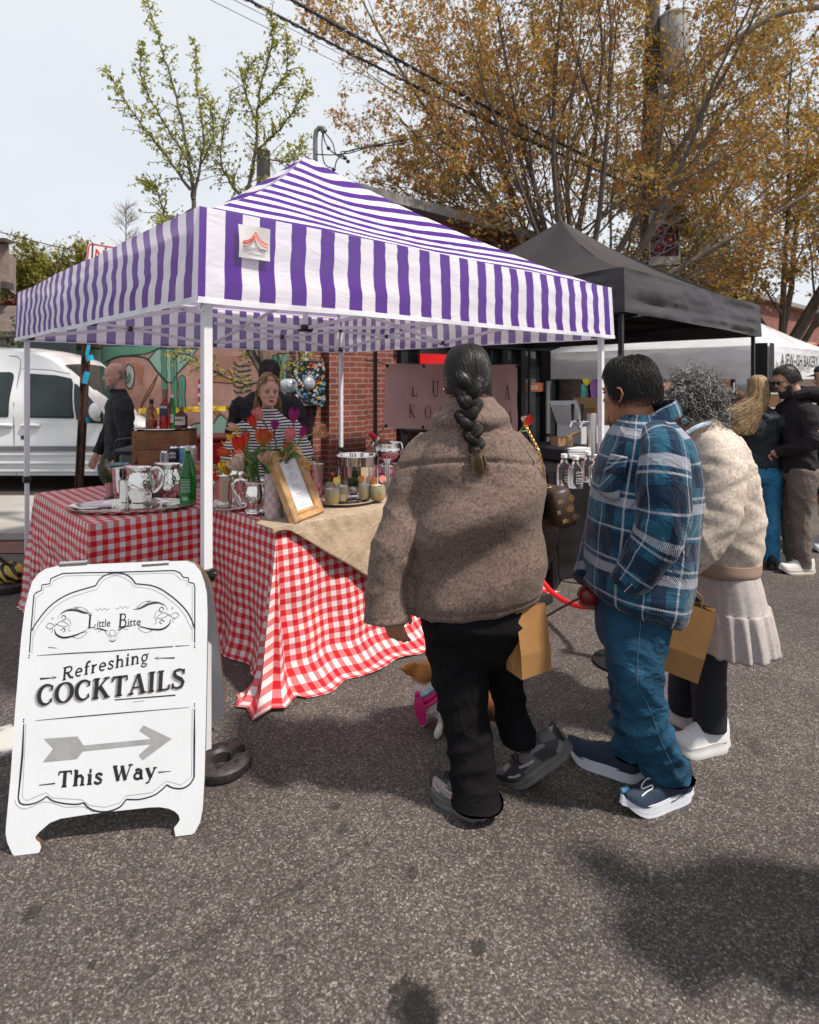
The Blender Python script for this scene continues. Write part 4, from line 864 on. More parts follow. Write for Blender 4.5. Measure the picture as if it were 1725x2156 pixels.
# white van
def white_van():
 Y0=8.15;z0=.22
 t=thing('parked_van',(-4.6,Y0+.9,0),'white delivery van parked on the side street behind the gingham table','van')
 m_w=M('van_white_paint',(.60,.61,.63),.22,0,.02,2,coat=.6);m_gl=M('van_glass',(.016,.026,.026),.06,0,.6,1.6,spec=.5);m_pl=M('grey_plastic',(.13,.13,.14),.55)
 q=lambda x,y:((x-862.5)*Y0/F,CAMZ-(y-798)*Y0/F)
 prof=[q(*p) for p in((-270,760),(-255,738),(-150,732),(0,735),(50,742),(90,756),(130,785),(180,832),(218,868),(232,878),(265,886),(300,902),(322,925),(328,960),(326,1005))]
 def top(x):
  for(a,b),(c,d) in zip(prof,prof[1:]):
   if a<=x<=c:return lerp(b,d,(x-a)/(c-a))
  return prof[-1][1]
 def inset(z):return .02*max(0,.7-z)+.22*sstep(.95,2.0,z)+.01*math.sin(z*9)
 x0,x1=prof[0][0],prof[-1][0]
 mb=MB();n=70;k=20;Wd=1.78
 def side(near):return lambda u,v:V((lerp(x0,x1,u),Y0+(inset(zz(u,v)) if near else Wd*(1-.74*sstep(.55,1.,u))-inset(zz(u,v)))+.10*sstep(.9,1.,u)*(1 if near else-1),zz(u,v)))
 def zz(u,v):return lerp(z0,top(lerp(x0,x1,u)),v)
 mb.grid(side(True),n,k);mb.grid(side(False),n,k)
 mb.grid(lambda u,v:lerp(side(True)(u,1),side(False)(u,1),v)+V((0,0,.05*math.sin(pi*v))),n,8)
 mb.grid(lambda u,v:lerp(side(True)(1,v),side(False)(1,v),u)+V((.05*math.sin(pi*u),0,0)),6,k);mb.grid(lambda u,v:lerp(side(True)(0,v),side(False)(0,v),u),4,k)
 body=mb.build('body',m_w,t,angle=50)
 def on(x,y,e=.006):a,b=q(x,y);return V((a,Y0+inset(b)-e,b))
 z3=lambda x,y,e=.006:on(x/3.571,655.6+y/3.571,e)
 def panel(name,pts,mat,e=.006,par=None,k=None):
  pts=catmull(pts+[pts[0]],k)[:-1] if k else pts
  m_=MB();c=(sum(p[0] for p in pts)/len(pts),sum(p[1] for p in pts)/len(pts));pts=[(lerp(a[0],b[0],k/4),lerp(a[1],b[1],k/4)) for a,b in zip(pts,pts[1:]+pts[:1]) for k in range(4)]
  m_.grid(lambda u,v:z3(lerp(pts[round(u*len(pts))%len(pts)][0],c[0],v),lerp(pts[round(u*len(pts))%len(pts)][1],c[1],v),e),len(pts),8,closeu=True);return m_.build(name,mat,par or t)
 for i,(pts,nm) in enumerate((([(163,470),(170,466),(380,480),(500,505),(520,540),(560,800),(545,806),(205,800),(195,780)],'side_window'),([(530,545),(545,545),(640,620),(720,700),(778,770),(778,845),(620,838),(575,812)],'quarter_window'),([(-200,455),(20,455),(48,465),(60,500),(66,770),(60,795),(-200,798)],'side_window'))):
  panel('window_seal',pts,m_black,.006);c=(sum(p[0] for p in pts)/len(pts),sum(p[1] for p in pts)/len(pts));panel(nm,[(lerp(p[0],c[0],.075),lerp(p[1],c[1],.06)) for p in pts],m_gl,.010)
 ml=MB();ml.grid(lambda u,v:z3(lerp(-500,1150,u),lerp(1012,1050,v),.02),40,2);ml.build('side_moulding',m_pl,t)
 for zzz in(1075,1140,1200):
  ml=MB();ml.tube([z3(lerp(-500,1150,i/20),zzz,.004) for i in range(21)],.018,6);ml.build('side_rib',m_w,t)
 for x in(165,-40):
  h=MB();h.ell(z3(x+72,862,.012),(.10,.02,.035),16,8);h.tube([z3(x,858,.02),z3(x+70,852,.05),z3(x+140,858,.02)],.02,8);h.build('door_handle',m_w,t)
 f=MB();f.cyl(z3(174,948,-.01),z3(174,948,.008),.028,seg=16);f.build('fuel_lock',m_dkmetal,t)
 for pts in([(95,400),(98,700),(110,1000),(120,1240)],[(110,430),(330,440),(480,470)],[(0,330),(60,335),(90,360),(95,430)],[(785,770),(800,1000),(790,1230)]):
  s_=MB();s_.tube([z3(*p,.0) for p in pts],.005,5);s_.build('door_seam',m_pl,t)
 mr=MB();c=z3(758,745,.16);mr.ell(c,(.075,.07,.11),14,10);mr.bar(c+V((0,0,-.08)),z3(740,815,.0),.06,.05);mr.build('wing_mirror',m_w,t);
 ws=MB();
 def wsf(u,v):
  a=lerp(q(112,775)[0],q(216,866)[0],v);return V((a,lerp(Y0+.29,Y0+Wd*(1-.74*sstep(.55,1.,(a-x0)/(x1-x0)))-.29,u),top(a)+.004+.05*math.sin(pi*(.17+.66*u))))
 ws.grid(wsf,8,8);ws.build('windscreen',m_gl,t)
 for x in(258,-150):
  w_=MB();c=V((q(x,0)[0],Y0+.05,.32));ax=Matrix.Rotation(R(90),3,'X');w_.lathe([(.20,-.1),(.30,-.1),(.325,-.06),(.325,.06),(.30,.1),(.2,.1)],c,32,0,ax);wh=w_.build('wheel',m_rubber,t);w_=MB();w_.lathe([(0,-.05),(.08,-.06),(.2,-.09),(.2,.09),(0,.05)],c,24,0,ax);w_.build('rim',m_steel,wh)
 ap=MB();ap.box(((x0+x1)/2,Y0+.95,.30),(x1-x0-.3,1.5,.14));ap.build('underbody',m_black,t,smooth=False)
white_van()
# leaning signpost with a red-bordered sign
def signpost():
 b=P(162,1144,5.65);b.z=0;tp=P(195,513,5.65);t=thing('sign_post',b,'leaning rusty brown steel post with blue tape scraps and a red-bordered parking sign','sign post')
 d=(tp-b).normalized();p=MB();p.bar(b,tp,.034,.05,0,(0,1,0));p.bar(b+V((.022,-.012,0)),tp+V((.022,-.012,0)),.012,.055,0,(0,1,0));p.bar(b+V((-.022,-.012,0)),tp+V((-.022,-.012,0)),.012,.055,0,(0,1,0))
 p.build('post',M('rusty_steel',(.055,.028,.020),.75,.2,.4,10,.3,40,dirt=((.16,.06,.03),20,.7)),t,smooth=False)
 blu=M('blue_tape',(.02,.34,.52),.5)
 for x,y,w,h,a in((186,737,.03,.10,.2),(190,754,.07,.05,-.2),(182,795,.05,.11,.25),(186,884,.03,.05,0)):
  c=P(x,y,5.61);m_=MB();rr=Matrix.Rotation(a,3,'Y');m_.grid(lambda u,v:c+rr@V(((u-.5)*w,-.012-.01*math.sin(u*4),(v-.5)*h)),4,4);m_.build('tape_scrap',blu,t)
 u=V((.93,.36,-.10)).normalized();up=d;up=(up-u*up.dot(u)).normalized();n=u.cross(up);n=n if n.y<0 else-n;o=P(186,510,5.6)
 def rr(w,h,r,ox=0,oy=0):return[(ox+cx+r*math.cos(a),oy+cy+r*math.sin(a)) for cx,cy,a0 in((w-r,-r,0),(r,-r,90),(r,-h+r,180),(w-r,-h+r,270)) for a in[R(a0+k*18) for k in range(6)]]
 s=MB();s.prism(rr(.305,.457,.03),o,u,up,.004);sp=s.build('sign_plate',m_paper,t,smooth=False)
 red=M('sign_red',(.55,.03,.035),.45);bd=MB();q=rr(.285,.437,.025,.01,-.01);bd.ribbon(q+[q[0]],.010,o+n*.0035,u,up);tx=bd;sans(bd,'NO',o+n*.0035+u*.152-up*.135,u,up,.09,fit=.17,align='CENTER',bold=.01);sans(bd,'PARKING',o+n*.0035+u*.152-up*.22,u,up,.05,fit=.24,align='CENTER',bold=.01);bd.build('sign_print',red,sp,smooth=False)
 bl=MB();bl.ell(o+u*.15-up*.03+n*.01,.01,8,6);bl.build('bolt',m_dkmetal,sp)
signpost()
ct=MB();pa,pb=P(292,866,6.6),P(520,858,7.3);ct.grid(lambda u,v:lerp(pa,pb,u)+V((0,.01*math.sin(u*40),(v-.5)*.055-.10*math.sin(pi*u)*0+.004*math.sin(u*30))),60,2)
tp_=tag(ct.build('caution_tape',M('yellow_tape',(.62,.42,.03),.45)),'yellow caution tape strung along the pink mural wall','tape')
cb=MB();
for i in range(9):
 u=.06+i*.105;c=lerp(pa,pb,u)+V((0,.01*math.sin(u*40)-.004,.004*math.sin(u*30)));sans(cb,'CAUTION',c-V((0,0,.012)),(pb-pa).normalized(),UP,.022,fit=.13)
cb.build('tape_print',m_ink,tp_,smooth=False)
# trees
def mat_leaf(name,stops,tr=.45):
 m,nt,b,out=nodes(name);gi=nd(nt,'NewGeometry').outputs['Random Per Island']
 n=nd(nt,'TexNoise',{'Vector':coords(nt),'Scale':.9,'Detail':2.}).outputs[0]
 f=math_(nt,'ADD',math_(nt,'MULTIPLY',gi,.65),math_(nt,'MULTIPLY',math_(nt,'SUBTRACT',n,.3),.8),clamp=True)
 set_(nt,b,Base_Color=ramp(nt,f,stops),Roughness=.55,Specular_IOR_Level=.3);return translucent(m,tr)
m_bark=M('grey_bark',(.10,.078,.065),.9,0,.35,9,.6,22,dirt=((.15,.14,.12),7,.45))
m_leaf_or=mat_leaf('rusty_leaves',[(0,(.27,.075,.035)),(.2,(.40,.17,.045)),(.5,(.42,.24,.06)),(.75,(.36,.26,.055)),(1,(.26,.25,.055))],.52)
m_leaf_o2=mat_leaf('olive_rusty_leaves',[(0,(.24,.09,.025)),(.3,(.33,.19,.03)),(.65,(.27,.22,.035)),(1,(.19,.19,.035))],.5)
m_leaf_gr=mat_leaf('spring_green_leaves',[(0,(.42,.28,.07)),(.3,(.42,.38,.07)),(.65,(.32,.35,.06)),(1,(.22,.29,.045))],.55)
class Tree:
 def __init__(s,seed):s.r=np.random.RandomState(seed);s.b=MB();s.nodes=[]
 def branch(s,pts,rad,seg):s.b.tube(pts,rad,seg,caps=False)
 def grow(s,p,d,L,r,lev,spec):
  k=spec[lev];n=k['n'];d=V(d).normalized();pts=[V(p)];rad=[r];dirs=[d]
  for i in range(n):
   j=V(s.r.normal(0,k['jit'],3));d=(d+j+V((0,0,k['up']))).normalized();pts.append(pts[-1]+d*(L/n));rad.append(max(.0035,lerp(r,r*k['taper'],(i+1)/n)));dirs.append(d)
  s.branch(pts,rad,k['seg'])
  if lev==len(spec)-1 or k.get('leaf'):
   for i in range(1,n+1):
    for q in range(k.get('per',1)):s.nodes.append((lerp(pts[i-1],pts[i],s.r.rand()),dirs[i]))
  if lev<len(spec)-1:
   nx=spec[lev+1];c=nx['count'];c=c if isinstance(c,int) else s.r.randint(c[0],c[1]+1)
   for q in range(c):
    f=lerp(nx.get('from',.25),1.,(q+s.r.rand()*.8)/c);i=min(int(f*n),n-1);pp=lerp(pts[i],pts[i+1],f*n-i);dd=dirs[i+1]
    a=s.r.uniform(0,2*pi);x=dd.cross(V((.3,.2,1))).normalized();y=dd.cross(x);an=R(s.r.uniform(*nx['ang']));nd_=dd*math.cos(an)+(x*math.cos(a)+y*math.sin(a))*math.sin(an)
    s.grow(pp,nd_,L*s.r.uniform(*nx['len'])*(1.15-.5*f),max(.004,lerp(rad[i],rad[i+1],.5)*nx['rr']),lev+1,spec)
 def leaves(s,per,size,spread,droop=.5,keep=None):
  N=[(p,d) for p,d in s.nodes if keep is None or keep(p)];r=s.r;n=len(N)*per
  P0=np.repeat(np.array([tuple(p) for p,d in N]),per,0)+r.normal(0,spread,(n,3))
  D=r.normal(0,1,(n,3));D[:,2]-=droop;D/=np.linalg.norm(D,axis=1)[:,None]
  Q=r.normal(0,1,(n,3));Sd=np.cross(D,Q);Sd/=np.linalg.norm(Sd,axis=1)[:,None];Nn=np.cross(D,Sd)
  Ls=(size*r.uniform(.6,1.3,n))[:,None]
  base=P0;tip=P0+D*Ls+Nn*Ls*-.12
  l1=P0+D*Ls*.30+Sd*Ls*.46+Nn*Ls*.14;l2=P0+D*Ls*.30-Sd*Ls*.46+Nn*Ls*.14
  m1=P0+D*Ls*.52+Sd*Ls*.14+Nn*Ls*.03;m2=P0+D*Ls*.52-Sd*Ls*.14+Nn*Ls*.03
  co=np.stack([base,l1,m1,tip,m2,l2],1).reshape(-1,3);o=(np.arange(n)*6)[:,None]
  tri=np.concatenate([o+np.array([[0,1,2]]),o+np.array([[0,2,3]]),o+np.array([[0,3,4]]),o+np.array([[0,4,5]])],1).reshape(-1,3)
  return co,tri
 def mesh(s,name,co,tri,mat,parent):
  me=bpy.data.meshes.new(name);me.vertices.add(len(co));me.vertices.foreach_set('co',co.astype(np.float32).ravel());me.loops.add(len(tri)*3);me.loops.foreach_set('vertex_index',tri.astype(np.int32).ravel());me.polygons.add(len(tri));me.polygons.foreach_set('loop_start',np.arange(0,len(tri)*3,3,dtype=np.int32));me.materials.append(mat);me.update(calc_edges=True);return link(name,me,parent)
big=[dict(n=1),dict(count=11,ang=(14,58),len=(1,1),n=9,jit=.055,up=.035,taper=.16,seg=8,rr=.62,**{'from':.0}),dict(count=(10,13),ang=(22,48),len=(.32,.5),n=7,jit=.07,up=.03,taper=.25,seg=5,rr=.42,**{'from':.18}),dict(count=(6,8),ang=(25,60),len=(.32,.55),n=6,jit=.10,up=.0,taper=.4,seg=4,rr=.5,per=1,leaf=True,**{'from':.12}),dict(count=(3,4),ang=(30,65),len=(.35,.6),n=4,jit=.12,up=-.01,taper=.6,seg=3,rr=.6,per=1,**{'from':.2})]
def big_tree(name,base,hfork,L,r,seed,label,mat,size,per,spec=big,spread=.05,group='rusty leaved street trees',limbs=None,keep=None):
 t=thing(name,base,label,'tree',group);T_=Tree(seed);top=V(base)+V((.08,0,hfork))
 T_.branch([V(base)-V((0,0,.05)),V(base)+V((0,0,.25)),lerp(V(base),top,.55)+V((.03,0,0)),top],[r*1.35,r*1.05,r*.95,r*1.0],14)
 for i,(dx,dy,dz,f) in enumerate(limbs):
  T_.grow(top-V((0,0,.25*(i%3))),V((dx,dy,dz)),L*f,r*(.33 if f>.8 else .24),1,spec)
 T_.b.build('trunk',m_bark,t);co,tri=T_.leaves(per,size,spread,keep=keep);T_.mesh('crown',co,tri,mat,t);return len(tri)
gk=random.Random(17)
def gap_keep(p):
 if p.y>12.2 or p.y<.5:return True
 x,y=862.5+p.x*F/p.y,798-(p.z-CAMZ)*F/p.y
 if 1352<x<1442 and 432<y<580:return gk.random()<.10
 if 1372<x<1460 and 0<y<175:return gk.random()<.35
 return gk.random()<.76
LM1=[(-.75,-.25,1,1.),(-.35,.2,1,1.05),(-.12,-.35,1,1.1),(.12,.3,1,1.15),(.38,-.15,1,1.1),(.56,.1,1,1.05),(1.5,-.2,.70,1.),(-1.0,.25,1,.8),(.3,.6,1,1.),(-.5,-.65,1,.8),(1.5,.35,.78,.85),(.6,-.6,1,.9),(-.9,-.1,.75,.6),(-.25,0,1,1.),(.22,-.05,1,1.1),(-.55,.1,1,.95),(.02,.1,1,1.15)]
nt1=big_tree('maple_tree',(2.62,10.3,0),2.45,6.2,.19,11,'large maple with rusty spring leaves rising behind the black canopy',m_leaf_or,.066,3,limbs=LM1,keep=gap_keep)
LM2=[(-.8,-.2,1,1.),(-.4,.2,1,1.),(-.1,-.3,1,1.1),(.2,.2,1,1.1),(.5,-.2,1,1.),(.9,.1,1,1.),(-1.1,0,.8,.8),(.1,-.6,1,.9),(1.2,-.2,.8,.7),(-.9,-.5,.7,.75)]
nt2=big_tree('maple_tree',(8.35,14.,0),2.1,6.3,.24,23,'thicker maple with rusty spring leaves at the right edge behind the bakery tent',m_leaf_o2,.080,3,limbs=LM2)
def green_tree():
 Y=7.0;b=P(578,798,Y);b.z=0;t=thing('young_street_tree',b,'slender young street tree with sparse fresh green leaves behind the striped canopy','tree');T_=Tree(5)
 LB=[([(578,1076),(572,960),(568,860),(562,800)],.075,.06),([(562,800),(500,690),(440,560),(412,450),(402,370),(390,290),(368,190),(340,100),(312,5)],.05,.005),([(402,400),(350,330),(290,250),(225,152)],.02,.004),([(408,420),(428,300),(416,180),(412,95)],.02,.004),([(562,800),(535,660),(522,520),(522,410),(540,300),(545,200),(570,100),(573,35)],.045,.004),([(522,430),(482,380),(464,320),(488,190)],.022,.004),([(537,320),(600,260),(648,185)],.018,.004),([(405,440),(355,465),(330,400),(305,385)],.016,.004),([(398,340),(340,250),(300,170),(300,95)],.015,.004),([(420,350),(450,290),(440,210)],.012,.004),([(542,260),(515,180),(530,130)],.012,.004),([(545,330),(610,340),(640,300)],.012,.004),([(410,450),(380,480),(345,470)],.012,.004),([(550,220),(600,160),(605,80)],.012,.004),([(562,800),(510,806),(440,775),(400,748),(362,742)],.026,.005),([(562,805),(610,770),(655,742)],.02,.005),([(562,800),(545,770),(520,738)],.03,.02)]
 r=T_.r
 for i,(px,r0,r1) in enumerate(LB):
  yo=[0,.2,-.4,.5,-.2,.5,-.5,.3,.4,-.3,.2,.5,-.4,-.2,-.5,.3,.1][i];n=len(px)
  pts=catmull([tuple(P(x,y,Y+(yo*(k/(n-1)) if i else 0))) for k,(x,y) in enumerate(px)],n*5);m=len(pts);pts=[V(p)+V((r.normal(0,.006),r.normal(0,.006),0)) for p in pts];rad=[lerp(r0,r1,(k/(m-1))**.7) for k in range(m)]
  T_.branch(pts,rad,7)
  if not i:continue
  low=i in(14,15)
  for k in range(2,m,1):
   if px[0][1]>700 and k<m*.45 and not low:continue
   for q in range(1 if low else 3):
    d=(pts[k]-pts[k-1]).normalized();v=V(r.normal(0,1,3));v=(v-d*v.dot(d)).normalized();L=r.uniform(.06,.30)*(1.25-.7*k/m);dd=(d*.75+v).normalized();e=pts[k]+dd*L;mid=lerp(pts[k],e,.5)+V((0,0,.015));T_.branch([pts[k],mid,e],[.005,.004,.003],4)
    for f in(.35,.7,1.):T_.nodes.append((lerp(pts[k],e,f),dd))
   T_.nodes.append((pts[k],V((0,0,1))))
 T_.b.build('trunk',m_bark,t);co,tri=T_.leaves(2,.046,.018,.2);T_.mesh('crown',co,tri,m_leaf_gr,t)
green_tree()
far=[dict(n=1),dict(count=9,ang=(10,50),len=(1,1),n=7,jit=.06,up=.05,taper=.3,seg=6,rr=.6,**{'from':0.}),dict(count=(8,10),ang=(20,45),len=(.4,.6),n=6,jit=.08,up=.06,taper=.3,seg=4,rr=.5,leaf=True,per=2,**{'from':.15}),dict(count=(4,5),ang=(25,50),len=(.4,.6),n=4,jit=.1,up=.02,taper=.4,seg=3,rr=.6,per=2,**{'from':.2})]
LF=[(-.6,-.2,1,1),(-.3,.3,1,1.05),(0,-.2,1,1.1),(.3,.2,1,1.05),(.6,-.1,1,1.),(0,.5,1,1.),(-.9,.1,.9,.9),(.9,.1,.9,.9)]
m_leaf_ol=mat_leaf('olive_leaves',[(0,(.13,.12,.02)),(.5,(.22,.20,.03)),(1,(.34,.29,.06))],.4);m_leaf_rd=mat_leaf('dark_red_leaves',[(0,(.06,.015,.015)),(1,(.16,.04,.03))],.3);m_leaf_pl=mat_leaf('pale_yellow_leaves',[(0,(.28,.25,.10)),(1,(.36,.33,.16))],.4)
big_tree('distant_tree',(-17.2,30,0),2.6,4.3,.25,31,'olive green tree in full leaf beyond the clapboard house',m_leaf_ol,.19,7,far,.16,'trees beyond the side street',LF)
big_tree('distant_tree',(-20.6,31,0),2.8,4.5,.25,35,'thin yellow green willow at the left edge beyond the house',m_leaf_pl,.13,4,far,.15,'trees beyond the side street',LF)
big_tree('distant_tree',(-15.2,26,0),2.0,2.7,.16,33,'dark red leaved bush tree in front of the olive tree',m_leaf_rd,.14,7,far,.09,'trees beyond the side street',LF)
big_tree('distant_tree',(-18.4,38,0),3.6,4.6,.2,37,'pale half bare tree just behind the parking sign',m_leaf_pl,.09,1,far,.12,'trees beyond the side street',LF)
def bare_tree():
 b=V((-18.9,41,0));t=thing('bare_tree',b,'tall bare twiggy tree standing alone against the pale sky','tree');T_=Tree(8);H=13.2;T_.branch([b,b+V((.05,0,H*.5)),b+V((0,0,H))],[.16,.09,.02],6)
 for k in range(110):
  f=T_.r.uniform(.3,.98);a=T_.r.uniform(0,2*pi);L=(1-f)*2.9+.5;p=b+V((0,0,H*f));d=V((math.cos(a),math.sin(a),.75)).normalized();e=p+d*L;T_.branch([p,lerp(p,e,.5)+V((0,0,.05)),e],[.018,.012,.006],3)
  for q in range(9):g_=T_.r.uniform(.2,1);s_=lerp(p,e,g_);v=(d+V(T_.r.normal(0,.5,3))).normalized();T_.branch([s_,s_+v*T_.r.uniform(.2,.7)],[.009,.006],3)
 T_.b.build('trunk',M('pale_bark',(.17,.14,.125),.9),t)
bare_tree()
iv=Tree(14)
for k in range(700):iv.nodes.append((V((-8.15+iv.r.normal(0,.28),13.6+iv.r.normal(0,.2),iv.r.uniform(1.1,2.9))),UP))
t=thing('ivy_clump',(-8.15,13.6,0),'dark green hanging ivy between the clapboard house and the mural','plant');iv.b.tube([V((-8.15,13.6,0)),V((-8.1,13.6,1.5)),V((-8.15,13.6,2.8))],.05,6);iv.b.build('stem',m_bark,t);co,tri=iv.leaves(5,.09,.07);iv.mesh('foliage',co,tri,mat_leaf('ivy_leaves',[(0,(.02,.04,.012)),(1,(.07,.10,.03))],.2),t)
# utility pole, service mast, cables
def utility_pole():
 Y=12.2;b=P(1362,0,Y);b.z=0;t=thing('utility_pole',b,'weathered utility pole with transformer and light conduit among the rusty maple branches','utility pole')
 p=MB();p.tube([b,b+V((.03,0,5)),b+V((.15,0,10.5))],[.17,.155,.13],14);p.build('pole',M('weathered_pole',(.085,.066,.055),.9,0,.3,8,.4,25),t)
 p=MB();p.tube([b+V((.16,-.12,0)),b+V((.2,-.12,5)),b+V((.28,-.10,8.6))],.05,8);p.build('conduit',M('pvc_grey',(.36,.33,.30),.5),t)
 c=P(1420,165,Y-.1);p=MB();p.lathe([(0,0),(.28,0),(.29,.03),(.29,1.15),(.31,1.16),(.31,1.2),(.2,1.28),(0,1.3)],c,28);tr_=p.build('transformer',M('transformer_grey',(.36,.37,.38),.45,0,.08,3,dirt=((.20,.06,.025),2.2,.85)),t)
 p=MB();
 for a in(2.2,3.6):q=c+V((math.cos(a)*.17,math.sin(a)*.17,1.24));p.lathe([(.04,0),(.06,.03),(.035,.06),(.06,.09),(.035,.12),(.05,.15),(.015,.18),(0,.2)],q,12)
 p.build('insulator',M('brown_porcelain',(.1,.05,.03),.25),tr_)
 p=MB();p.bar(b+V((.12,0,c.z+.3)),c+V((0,0,.3)),.06,.10);p.bar(b+V((.13,0,c.z+.95)),c+V((0,0,.95)),.06,.10);p.build('bracket',m_dkmetal,t)
 p=MB();p.tube(catmull([tuple(P(1372,215,Y)),tuple(P(1440,180,Y-.4)),tuple(P(1540,90,Y-1.)),tuple(P(1640,30,Y-1.6)),tuple(P(1740,12,Y-2.2))],24),.055,10);p.build('lamp_arm',M('galvanised_arm',(.30,.29,.28),.5,.3),t)
 bn=thing('street_banner',P(1397,500,Y-.35),'white street banner with purple flowers reading Welcome to Wickenden on the utility pole','banner');o=P(1366,560,Y-.35);w,h=64*Y/F*.97,114*Y/F;u=V((.985,-.17,.02)).normalized();n=V((-.17,-.985,0)).normalized()
 def fb(a,b_):return o+u*(a*w)+UP*(b_*h)+n*(.03*math.sin(a*4+b_*3))
 m_=MB();m_.grid(fb,8,12);cl=m_.build('banner_cloth',M('banner_white',(.50,.49,.47),.75),bn)
 def fb2(a,b_,e=.008):return fb(a,b_)+n*e
 m_=MB();m_.grid(lambda a,b_:fb2(lerp(.06,.94,a),lerp(.16,.74,b_)),8,10);m_.build('printed_panel',M('banner_plum',(.06,.012,.03),.75),cl)
 pt=MB();wt=MB();yl=MB()
 for cx,cy,r in((.32,.62,.19),(.66,.46,.2),(.3,.32,.2)):
  for k in range(5):
   a=k*2*pi/5+cx*5;pc=(cx+math.cos(a)*r*.55,cy+math.sin(a)*r*.55*w/h);ring=[(pc[0]+r*.52*math.cos(q),pc[1]+r*.52*w/h*math.sin(q)) for q in[j*pi/6 for j in range(12)]]
   pt.add([fb2(*p,.016) for p in ring],[tuple(range(12))]);wt.add([fb2(cx+(p[0]-cx)*1.1,cy+(p[1]-cy)*1.1,.012) for p in ring],[tuple(range(12))])
  yl.add([fb2(cx+.035*math.cos(q),cy+.035*w/h*math.sin(q),.02) for q in[j*pi/4 for j in range(8)]],[tuple(range(8))])
 pt.build('printed_petals',M('petal_magenta',(.16,.018,.06),.75),cl,smooth=False);wt.build('petal_outline',m_paper,cl,smooth=False);yl.build('flower_centre',M('flower_orange',(.6,.2,.03),.7),cl,smooth=False)
 tx=MB();sans(tx,'WELCOME TO',fb2(.5,.93,.02),u,UP,.04,fit=w*.5,align='CENTER');sans(tx,'WICKENDEN',fb2(.5,.82,.02),u,UP,.085,fit=w*.84,align='CENTER',bold=.02);tx.build('banner_text',m_ink,cl,smooth=False)
 for z in(.0,1.0):m_=MB();m_.tube([fb(-.12,z),fb(1.02,z)],.015,6);m_.build('banner_rod',m_dkmetal,bn)
utility_pole()
def cable(a,b,sag,r,label,group='overhead cables',n=30,wrap=False):
 pts=[lerp(a,b,i/n)-V((0,0,sag*4*(i/n)*(1-i/n))) for i in range(n+1)];m_=MB();m_.tube(pts,r,6)
 if wrap:
  q=[lerp(a,b,i/400)-V((0,0,sag*4*(i/400)*(1-i/400)))+V((math.cos(i*.9)*r*1.6,0,math.sin(i*.9)*r*1.6)) for i in range(401)];m_.tube(q,r*.35,4)
 tag(m_.build('overhead_cable',m_black),label,'cable',group)
cable(P(560,-32,6.5),P(1368,385,12.1),.12,.020,'upper thick twisted black cable crossing the sky',wrap=True);cable(P(440,-45,6.5),P(1366,402,12.1),.12,.017,'lower thick twisted black cable crossing the sky',wrap=True)
cable(P(420,-12,7.5),P(1366,440,12.1),.05,.0045,'thin grey wire below the thick cables');cable(P(470,-12,7.5),P(1366,425,12.1),.05,.0045,'second thin grey wire close under the thick cables')
def service_mast():
 Y=9.;b=P(664,0,Y);t=thing('service_mast',V((b.x,Y,3.95)),'grey pipe service mast with hooked weatherhead and looping wires above the tent peak','service mast')
 p=MB();pts=[V((b.x,Y,3.5))]+[P(x,y,Y) for x,y in((664,330),(664,290),(666,276),(672,270),(680,272),(684,278))];p.tube(pts,[.035]*4+[.04,.05,.045],10);p.build('mast_pipe',M('galvanised',(.16,.155,.15),.5,.4,.2),t)
 p=MB()
 for pts in(((680,276),(685,300),(700,320),(728,332)),((680,276),(678,310),(684,345),(703,356)),((682,276),(700,300),(708,325),(726,336)),((665,325),(700,326),(738,322),(780,310),(850,302),(1000,268)),((728,332),(718,320),(738,318),(760,312),(830,300),(1000,268)),((705,354),(712,335),(740,316),(830,298),(1000,266))):
  p.tube(catmull([tuple(P(x,y,Y+(x-680)*.006)) for x,y in pts],30),.009,5)
 for x,y in((692,312),(703,357),(727,333),(733,340)):p.ell(P(x,y,Y),.03,8,6)
 p.build('service_wires',m_black,t)
service_mast()
gp=MB();b0=P(555,0,9.4);gp.tube([V((b0.x,9.4,0)),V((b0.x,9.4,CAMZ+(798-318)*9.4/F))],.105,14);t=tag(gp.build('steel_chimney_pipe',M('dark_pipe',(.07,.062,.058),.6,.2,.3)),'dark round flue pipe rising behind the young green tree','flue pipe')
for z,(xa,ya,xb,yb) in enumerate(((0,485,260,545),(0,595,130,640),(0,606,100,640))):cable(P(xa-60,ya-14,18),P(xb+60,yb+14,20),.1,.015,('upper','middle','lowest')[z]+' dark wire crossing in front of the far left trees','wires by the far house')
# neighbouring stalls
def mat_cloth(name,col,tr,rough=.6,bs=9.,bstr=.4):
 m,nt,b,out=nodes(name);n=nd(nt,'TexNoise',{'Vector':coords(nt),'Scale':3.,'Detail':5.}).outputs[0]
 cr=nd(nt,'TexNoise',{'Vector':coords(nt),'Scale':bs,'Detail':5.,'Distortion':1.2}).outputs[0]
 set_(nt,b,Base_Color=ramp(nt,n,[(.3,tuple(q*.9 for q in col)),(.7,tuple(q*1.08 for q in col))]),Roughness=rough,Normal=bump(nt,cr,bstr,.015),Specular_IOR_Level=.4)
 return translucent(m,tr)
m_blkcan=mat_cloth('black_canopy_cloth',(.034,.030,.034),.03,.48);m_whtcan=mat_cloth('white_canopy_cloth',(.80,.81,.84),.42)
A2=V((1.665,4.8,0))
t2,C2,top2=canopy('black_canopy_tent',A2,3.1,3.02,2.02,2.37,3.30,[m_blkcan],'black pop-up canopy tent beyond the striped tent',stripe=False,legm=m_dkmetal,sag=.14,seedz=4.,zlift=lambda p:-.05*((p-A2).length/3),wav=.02)
